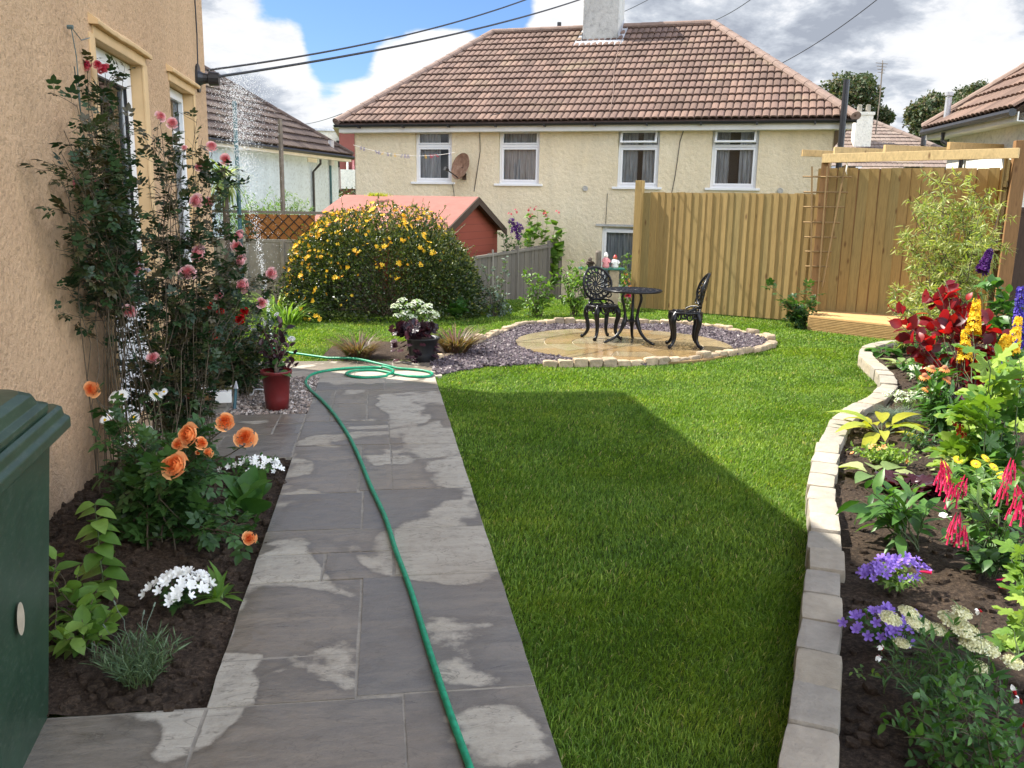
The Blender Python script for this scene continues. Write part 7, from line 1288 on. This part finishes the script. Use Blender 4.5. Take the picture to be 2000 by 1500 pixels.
    flower_spike('delphinium', 'deep blue flower spike at the right edge of the border', 'delphinium', (1985, 780), [(1993, 560, 1988, 680), (1952, 695, 1956, 725)], 6.9, 'p_blue', 86, .045, 150)
    flower_spike('ligularia', 'three golden yellow flower spikes rising through the red smoke bush', 'ligularia', (1890, 850), [(1908, 585, 1900, 650), (1886, 645, 1884, 705), (1990, 620, 1975, 690), (1965, 655, 1958, 690)], 6.8, 'p_gold', 87, .05, 110, F5, .075)
    # front foliage plants
    px_plant('far_green_clump', 'mixed green clump behind the pale edging at the far end of the border', 'plant', (1820, 720), [(1790, 680), (1810, 670), (1830, 690), (1850, 680), (1800, 700), (1840, 705), (1860, 700), (1780, 700), (1820, 710)], None, 'l_mid', L_OVAL, .10, 9, 88, 'stem', .003, .1, .1, 3, .10)
    px_plant('grassy_clump', 'upright pale grassy clump beside the corner deck', 'ornamental grass', (1795, 690), [(1765+k*7, 630+(k*37) % 30) for k in range(12)], None, 'l_light', L_WILLOW, .14, 9, 89, 'stem', .002, .1, .0, 0, .1, .9)
    def rosette(name, label, cat, px, py, n, L, tpl, lm, seed, w=1.0, upv=.5, curl=.5, z=.1, mats2=None):
        loc = G(px, py, z); rng = np.random.default_rng(seed); r = thing(name, label, cat, loc); a = 2.4*np.arange(n)+rng.random(n)*.4; e = upv*(1.2-np.arange(n)/n)+.15*rng.random(n)+.1; d = np.stack([np.cos(a), np.sin(a), e], -1); P = np.stack([np.cos(a)*.02, np.sin(a)*.02, 0*a], -1); nn = np.stack([-np.cos(a)*curl, -np.sin(a)*curl, 1+0*a], -1); s = L*(.7+.4*rng.random(n)); cs = []
        q = unit(d)*(s*.35)[:, None]; g = Geo(); g.inst(tpl, P+q, d+A([0, 0, -.25]), nn, np.stack([s*w, s, s], -1), 0, None, rng); g.obj('foliage', MT[lm], r, smooth=True); g = Geo()
        for p, u_ in zip(P, q): g.tube([p, p+u_*1.02], .003, 4, cap=False)
        g.obj('stem', MT['stem'], r); return r, rng, loc
    rosette('far_hosta', 'dark green hosta at the top of the border behind the edging', 'hosta', 1722, 690, 14, .17, L_WIDE, 'l_mid', 90)
    rosette('variegated_plant', 'cream and green variegated plant near the far curve of the edging', 'plant', 1760, 715, 22, .15, L_OVAL, 'l_varieg', 91)
    rosette('yellow_hosta', 'bright yellow hosta with long pointed leaves beside the edging', 'hosta', 1722, 848, 13, .26, t_leaf(.38, .3, .55, 5, .45), 'l_yellow', 92, 1.0, .7)
    rosette('cream_hosta', 'cream edged hosta with broad leaves in front of the low lime mound', 'hosta', 1712, 932, 9, .17, L_WIDE, 'l_varieg', 93, 1.0, .4)
    rosette('purple_heuchera', 'dark plum and silver lobed leaves in a low mound', 'heuchera', 1775, 955, 30, .15, L_GERAN, 'l_plum', 94, 1.0, .5)
    r, rng, cs, loc = herb('lime_mound', 'low lime green mound of tiny leaves behind the cream hosta', 'ground cover plant', 1725, 905, .1, 50, .11, .22, L_SMALL, .028, 16, 'l_lime', seed=95, r_=.0015); cl_flowers(r, rng, F5, .018, 7, .2, .11, 'p_orange')
    rosette('dark_leaf_row', 'column of glossy purple black leaves beside the orange coneflowers', 'plant', 1868, 868, 16, .15, L_OVAL, 'l_black', 96)
    r, rng, cs, loc = herb('purple_basil', 'dense purple leaved plant in front of the smoke bush', 'plant', 1880, 850, .1, 26, .42, .20, L_OVAL, .06, 12, 'l_plum', seed=97, r_=.003)
    # blue fescue
    loc = G(1752, 822, .1); rng = np.random.default_rng(98); r = thing('blue_fescue', 'rounded blue grey grass tuft spilling over the edging', 'ornamental grass', loc); n = 900; a = rng.random(n)*6.28; d = np.stack([np.cos(a), np.sin(a), .3+1.2*rng.random(n)], -1); g = Geo(); s = .20*(.8+.4*rng.random(n)); g.inst(B_FINE, rng.normal(size=(n, 3))*[.03, .03, 0], d, A([0, 0, 1.0])-d*.3, np.stack([s*.7, s, s], -1), 0, None, rng); g.obj('foliage', MT['l_grey'], r, smooth=True)
    # white flowers
    r, rng, cs, loc = herb('white_candytuft', 'flat white flower heads nearest the far bend of the edging', 'candytuft', 1812, 760, .1, 20, .22, .20, L_NARROW, .05, 10, 'l_mid', seed=99); flowers(r, 'flower_head', bloom(F5, 26, 1.0, rng, .4, .2), MT['p_sedum'], [(P[-1], A([rng.normal()*.3, -.3, 1]), .04) for P in cs])
    r, rng, cs, loc = herb('white_alyssum', 'mound of white alyssum between the edging and the orange coneflowers', 'alyssum', 1772, 800, .1, 18, .15, .18, L_NARROW, .04, 8, 'l_light', seed=100); flowers(r, 'flower_head', bloom(F5, 24, 1.0, rng, .4, .2), MT['p_sedum'], [(P[-1], A([rng.normal()*.3, -.3, 1]), .034) for P in cs])
    # orange coneflowers
    fl = [(1820, 720), (1845, 720), (1806, 735), (1850, 742), (1812, 760)]; r, rng, loc, cs, d = px_plant('orange_coneflower', 'leafy clump with a few rusty orange cone flowers behind the yellow hosta', 'coneflower', (1835, 850), fl+[(1800, 760), (1815, 770), (1830, 760), (1840, 780), (1855, 770), (1825, 790), (1845, 800), (1860, 800), (1812, 800)], None, 'l_mid', L_NARROW, .12, 14, 101, 'stem', .003, .1, .1, 3, .1)
    g = Geo(); m = 16; a = np.arange(m)*2*PI/m; g.inst(t_leaf(.36, .1, .35, 3, .6), np.stack([np.cos(a)*.2, np.sin(a)*.2, .1+0*a], -1), np.stack([np.cos(a), np.sin(a), -.25+0*a], -1), A([0, 0, 1.0]), .7, 0, .4); a = np.linspace(0, PI/2, 6); g.lathe([(.38*math.cos(q), .1+.4*math.sin(q)) for q in a][:-1]+[(.001, .5)], 14, mat=1); flowers(r, 'cone_flower', g, [MT['p_orange'], MT['terracotta']], [(L2(x, y, d, loc), A([rng.normal()*.2, -.3, 1]), .055) for x, y in fl])
    # big lime lobed leaves
    tips = [(1872, 790), (1900, 765), (1940, 740), (1925, 690), (1960, 705), (1985, 760), (1905, 805), (1935, 790), (1862, 870), (1890, 880), (1950, 850), (1990, 820), (1870, 835), (1920, 840), (1980, 880), (1850, 885), (1905, 925), (1945, 905), (1990, 700), (1925, 760), (1965, 800), (1895, 850)]
    r, rng, loc, cs, d = px_plant('lime_lobed_plant', 'large plant with jagged lime green leaves above the orange daisies', 'plant', (1935, 985), tips, 4.9, 'l_lime', L_LOBED, .175, 5, 102, 'stem', .005, .1, .72, 0, .1, .25, .3, .03, .85, .08, .2)
    cs2 = [P[:6] for P in cs]; g = Geo(); leaf_on(g, rng, cs2, 5, L_LOBED, .12, .3); g.obj('lower_foliage', MT['l_mid'], r, smooth=True)
    flowers(r, 'red_flower', bloom(F5, 8, 1.0, rng, .8, .5), MT['p_red'], [(L2(x, y, 4.7, loc), A([0, -1, .4]), .018) for x, y in ((1862, 826), (1875, 832), (1870, 842), (1880, 848))])
    # green glossy plant
    px_plant('glossy_green_plant', 'glossy green pointed leaves alone on bare soil, reddish leaves at its left', 'shrub', (1765, 1065), [(1690, 955), (1670, 975), (1720, 950), (1750, 955), (1790, 960), (1815, 985), (1705, 1000), (1740, 985), (1775, 990), (1800, 1020), (1725, 1020), (1685, 1000), (1760, 1020), (1745, 1040)], None, 'l_mid', t_leaf(.36, .3, .35, 4, .45), .12, 6, 103, 'stem', .004, .1, .45, 0)
    # scarlet trumpets
    fl = [(1846, 925), (1850, 955), (1862, 975), (1838, 945), (1878, 960), (1868, 1030), (1880, 1055), (1862, 1050), (1968, 940), (1960, 970), (1990, 975), (1995, 1010), (1985, 1000), (1975, 925)]
    r, rng, loc, cs, d = px_plant('cape_fuchsia', 'leafy plant hung with clusters of drooping crimson trumpet flowers', 'cape fuchsia', (1930, 1120), [(x, y-12) for x, y in fl], 3.75, 'l_mid', L_OVAL, .07, 4, 104, 'stem', .003, .1, .1, 0, .1, .3, .1, .03, .8, .05, .12)
    flowers(r, 'trumpet_cluster', trumpet_cluster(12, rng, .75), MT['p_magenta'], [(P[-1]-A([0, 0, .01]), A([rng.normal()*.15, rng.normal()*.15, 1]), .055+.01*rng.random()) for P in cs])
    cs3 = canes(rng, 22, .20, .19, .05); g = Geo(); leaf_on(g, rng, cs3, 7, L_OVAL, .075, .1); g.obj('lower_foliage', MT['l_rose2'], r, smooth=True); stems(r, cs3, .002, MT['stem'])
    fl = [(1845, 908), (1871, 898), (1906, 906), (1941, 912), (1955, 928), (1852, 938), (1925, 895)]
    r, rng, loc, cs, d = px_plant('orange_daisies', 'thin stemmed orange daisies between the lime leaves and the trumpets', 'daisies', (1915, 1050), fl, 4.2, 'l_light', L_NARROW, .09, 12, 105, 'stem', .002, .1, .05)
    g = Geo(); m = 18; a = np.arange(m)*2*PI/m; g.inst(t_leaf(.3, .1, .2, 3, .6), np.stack([np.cos(a)*.15, np.sin(a)*.15, 0*a], -1), np.stack([np.cos(a), np.sin(a), .2+0*a], -1), A([0, 0, 1.0]), .85, 0, .9); g.lathe([(.28, .05), (.2, .12), (.001, .14)], 12, mat=1); flowers(r, 'daisy', g, [MT['p_gold'], MT['p_orange']], [(P[-1], A([rng.normal()*.3, -.6, .8]), .026) for P in cs])
    # smaller plants filling the gaps between the larger ones
    fill = [('red_barberry', 'dense mass of small dark red leaves low in the middle of the border', 'shrub', 1930, 800, 34, .40, .30, L_OVAL, .055, 12, 'l_red'),
            ('pink_red_foliage', 'low wine red clump between the smoke bush and the lime lobed leaves', 'plant', 1868, 790, 22, .26, .20, L_OVAL, .06, 9, 'l_red'),
            ('geum_clump', 'soft mid green clump touching the far bend of the edging', 'plant', 1790, 735, 16, .14, .18, L_OVAL, .06, 7, 'l_mid'),
            ('chartreuse_clump', 'small chartreuse leafed clump just above the blue fescue', 'plant', 1800, 790, 14, .14, .14, L_OVAL, .05, 8, 'l_light'),
            ('yarrow_seedling', 'feathery green seedling right of the yellow hosta', 'plant', 1795, 880, 16, .14, .12, L_NARROW, .05, 10, 'l_rose2'),
            ('variegated_sprig', 'pale variegated sprig between the heuchera and the lime lobed leaves', 'plant', 1850, 930, 12, .16, .12, L_OVAL, .06, 6, 'l_varieg'),
            ('green_salvia', 'upright mid green leafy stems behind the left trumpet clusters', 'plant', 1890, 1010, 20, .30, .18, L_ROSE, .07, 8, 'l_mid'),
            ('daisy_foliage', 'grassy foliage below the orange daisies near the right edge', 'plant', 1965, 1020, 30, .26, .20, L_NARROW, .10, 8, 'l_light'),
            ('broad_green_clump', 'broad fresh green leaves at the foot of the tall green plant', 'plant', 1975, 830, 16, .30, .24, L_WIDE, .10, 6, 'l_mid'),
            ('low_sage_runner', 'short runner of tiny leaves reaching left from the near corner sage', 'plant', 1790, 1440, 9, .06, .16, L_OVAL, .03, 7, 'l_mid'),
            ('weed_seedling', 'tiny round leaved seedling on the soil beside the edging stones', 'plant', 1690, 1320, 5, .02, .05, L_OVAL, .022, 3, 'l_light'),
            ('golden_sedge', 'thin golden grass tuft beside the far hosta', 'ornamental grass', 1765, 690, 40, .22, .14, L_WILLOW, .08, 6, 'l_light')]
    for k, (nm_, lab, cat, px, py, n, H, sp, tpl, ls, per, lm) in enumerate(fill): herb(nm_, lab, cat, px, py, .1, n, H, sp, tpl, ls, per, lm, seed=140+k, r_=.0022)
    # butterfly resting on the trumpets
    b = D(1845, 1012, 3.6); r = thing('white_butterfly', 'white butterfly resting by the crimson trumpet flowers', 'butterfly', b); g = Geo(); g.tube([(-.01, 0, 0), (.012, 0, .004)], [.002, .0015], 6); g.obj('body', MT['darkwood'], r)
    for s in (-1, 1): g = Geo(); g.add([(0, 0, 0), (.022, s*.012, .012), (.012, s*.028, .016), (-.008, s*.026, .014), (-.02, s*.012, .006)], [[0, 1, 2, 3, 4]]); g.obj('wing', MT['p_white'], r)
    # bellflowers
    r, rng, cs, loc = herb('violet_bellflower', 'violet bellflower clump in the sun, the farther of the two', 'bellflower', 1745, 1148, .1, 26, .09, .13, L_OVAL, .028, 10, 'l_light', seed=106, r_=.0015); cl_flowers(r, rng, F5W, .019, 60, .155, .13, 'p_purple', 'bell_flower', .45)
    r, rng, cs, loc = herb('shaded_violet_bellflower', 'violet bellflower clump in the shade behind the cream flower heads', 'bellflower', 1728, 1255, .1, 24, .09, .14, L_OVAL, .03, 8, 'l_mid', seed=107, r_=.0015); cl_flowers(r, rng, F5W, .021, 44, .17, .12, 'p_purple', 'bell_flower', .7)
    # cream yarrow
    hd = [(1740, 1204, .030), (1775, 1192, .028), (1800, 1218, .036), (1830, 1226, .028), (1762, 1252, .022), (1785, 1212, .022), (1862, 1208, .040), (1885, 1228, .036), (1900, 1250, .040), (1925, 1262, .036), (1878, 1192, .028), (1893, 1242, .030), (1910, 1298, .026), (1978, 1290, .030)]
    r, rng, loc, cs, d = px_plant('cream_yarrow', 'feathery yarrow with flat cream flower heads beside the shaded bellflower', 'yarrow', (1830, 1385), [(q[0], q[1]+4) for q in hd], 2.82, 'l_mid', L_NARROW, .06, 13, 108, 'stem', .002, .1, .05, 0, .1, .3, .3, .02, .8, .07, .05)
    g = bloom(F5, 260, 1.0, rng, .20, .085); g.lathe([(.001, -.35), (.5, -.12), (.9, -.02), (.001, .06)], 14, rnd=.1); flowers(r, 'flower_head', g, MT['p_cream'], [(P[-1], A([rng.normal()*.08, -.25, 1]), q[2]*1.25) for P, q in zip(cs, hd)])
    cs3 = canes(rng, 60, .20, .20, .06); g = Geo(); leaf_on(g, rng, cs3, 16, t_leaf(.10, .1, .2, 2), .045, .1); g.obj('ferny_foliage', MT['l_rose2'], r, smooth=True)
    # small leaved sage in the near corner
    tips = [(1765, 1440), (1790, 1400), (1800, 1370), (1830, 1360), (1850, 1340), (1880, 1380), (1900, 1350), (1930, 1330), (1950, 1380), (1980, 1340), (1990, 1400), (1860, 1420), (1900, 1430), (1940, 1440), (1820, 1430), (1840, 1480), (1880, 1470), (1920, 1490), (1960, 1480), (1990, 1460), (1800, 1480), (1950, 1320), (1900, 1300), (1870, 1310), (1970, 1420), (1815, 1460), (1860, 1500), (1985, 1500), (1930, 1400), (1890, 1400)]
    r, rng, loc, cs, d = px_plant('hot_lips_sage', 'sprawling small leaved sage filling the near right corner of the border', 'sage', (1905, 1530), tips, 2.5, 'l_mid', L_OVAL, .034, 9, 109, 'wood_stem', .002, .1, .2, 3, .08, .3, .3, .03, .7, .08, .12)
    g = Geo(); g.tube([(0, 0, 0), (.2, 0, .3), (.5, 0, .5)], [.1, .2, .26], 8, rnd=.2, cap=False); g.inst(L_WIDE, A([[.5, 0, .5], [.5, 0, .5], [.5, 0, .5]]), A([[1, .5, -.6], [1, -.5, -.6], [.6, 0, .9]]), A([0, 0, 1.0]), .75, 1, .5); flowers(r, 'two_lobed_flower', g, [MT['p_red'], MT['p_white']], [(L2(x, y, dd, loc), A([rng.normal()*.5, -.3, 1]), .022) for x, y, dd in ((1712, 1283, 2.75), (1722, 1270, 2.75), (1995, 1375, 2.4), (1985, 1360, 2.4), (1998, 1420, 2.4), (1918, 1195, 2.9))])
    cs3 = [cane_to((0, 0, 0), L2(x, y, 2.65, loc), rng) for x, y in ((1712, 1288), (1722, 1276), (1918, 1200))]; stems(r, cs3, .0014, MT['stem'], name='flower_stem')
    px_plant('edge_lime_plant', 'lime green lobed leaves cut off by the right edge of the photo', 'plant', (2020, 1300), [(1985, 1060), (1975, 1090), (1992, 1110), (1970, 1215), (1985, 1240), (1960, 1260), (1990, 1200), (2005, 1150), (2010, 1080), (1980, 1300)], 3.1, 'l_lime', L_LOBED, .085, 4, 110, 'stem', .003, .1, .6, 0, .1, .3)
    rng = np.random.default_rng(111)
    for k, (px, py, lab) in enumerate(((1806, 1117, 'fallen crimson trumpet blossom beside the sunlit violet bellflower'), (1962, 1148, 'larger fallen crimson blossom on the soil near the right edge'), (1955, 1132, 'small fallen pink blossom just above the larger crimson one'), (1995, 1172, 'fallen red blossom half out of the frame at the right edge'), (1648, 940, 'tiny brown twig lying on the soil beside the edging'))):
        p = G(px, py, .125); g = Geo(); a = rng.random()*1.2-.6; d = A([math.cos(a), math.sin(a), 0])*.045; g.tube([-d*.5, d*.2, d*.5, d*.58], [.003, .006, .008, .011] if k < 4 else .002, 7, cap=False); tag(g.obj('fallen_blossom' if k < 4 else 'twig', MT['p_magenta'] if k < 4 else MT['bark'], off=p) if False else g.obj('fallen_blossom' if k < 4 else 'twig', MT['p_magenta'] if k < 4 else MT['bark']), lab, 'blossom' if k < 4 else 'twig').location = tuple(p)
build_border()
# ------------------------------------------------------------------ background trees
def tree(name, label, dep, px0, px1, top, bot, seed, lumps):
    c = D((px0+px1)/2, bot, dep); loc = A([c[0], c[1], -1.6]); rng = np.random.default_rng(seed); r = thing(name, label, 'tree', loc, group='dark trees beyond the roofs'); R = (px1-px0)/2*dep/FPX; zt = D((px0+px1)/2, top, dep)[2]-loc[2]; g = Geo(); g.tube([(0, 0, 0), (.1, 0, zt*.3), (0, .1, zt*.6)], [R*.10, R*.08, R*.05], 8)
    P = []; N_ = []; lim = []
    for k in range(lumps):
        d = unit(rng.normal(size=3)+A([0, 0, .3])); c_ = A([d[0]*R*.72, d[1]*R*.72, zt-R*.95+d[2]*R*.72]); q = R*(.16+.20*rng.random()); n = 620; dd = unit(rng.normal(size=(n, 3))); rr = q*(.55+.5*rng.random(n)**.6)*(1+.35*snoise(dd, k, 3, 4)); P.append(c_+dd*rr[:, None]); N_.append(dd); g.tube([(0, 0, zt*.45), c_*A([.5, .5, 1])*.8+A([0, 0, .1]), c_], [R*.04, R*.02, R*.008], 5)
    g.obj('trunk', MT['bark'], r, smooth=True); P = np.concatenate(P); N_ = np.concatenate(N_); g = Geo(); n = len(P); g.inst(L_SIMPLE, P, rng.normal(size=(n, 3))+[0, 0, -.2], N_+rng.normal(size=(n, 3))*.6, .20*(.6+.7*rng.random(n)), 0, None, rng); g.obj('crown', MT['l_tree'], r)
tree('round_tree', 'dark rounded tree behind the low roof, just right of the cream house', 46, 1585, 1742, 150, 260, 121, 34)
tree('broad_tree', 'dark broad tree behind the metal flue of the right-hand house', 42, 1762, 1880, 190, 270, 122, 30)
tree('far_tree', 'dark tree top rising behind the roof at the right edge', 48, 1830, 1975, 165, 280, 123, 30)
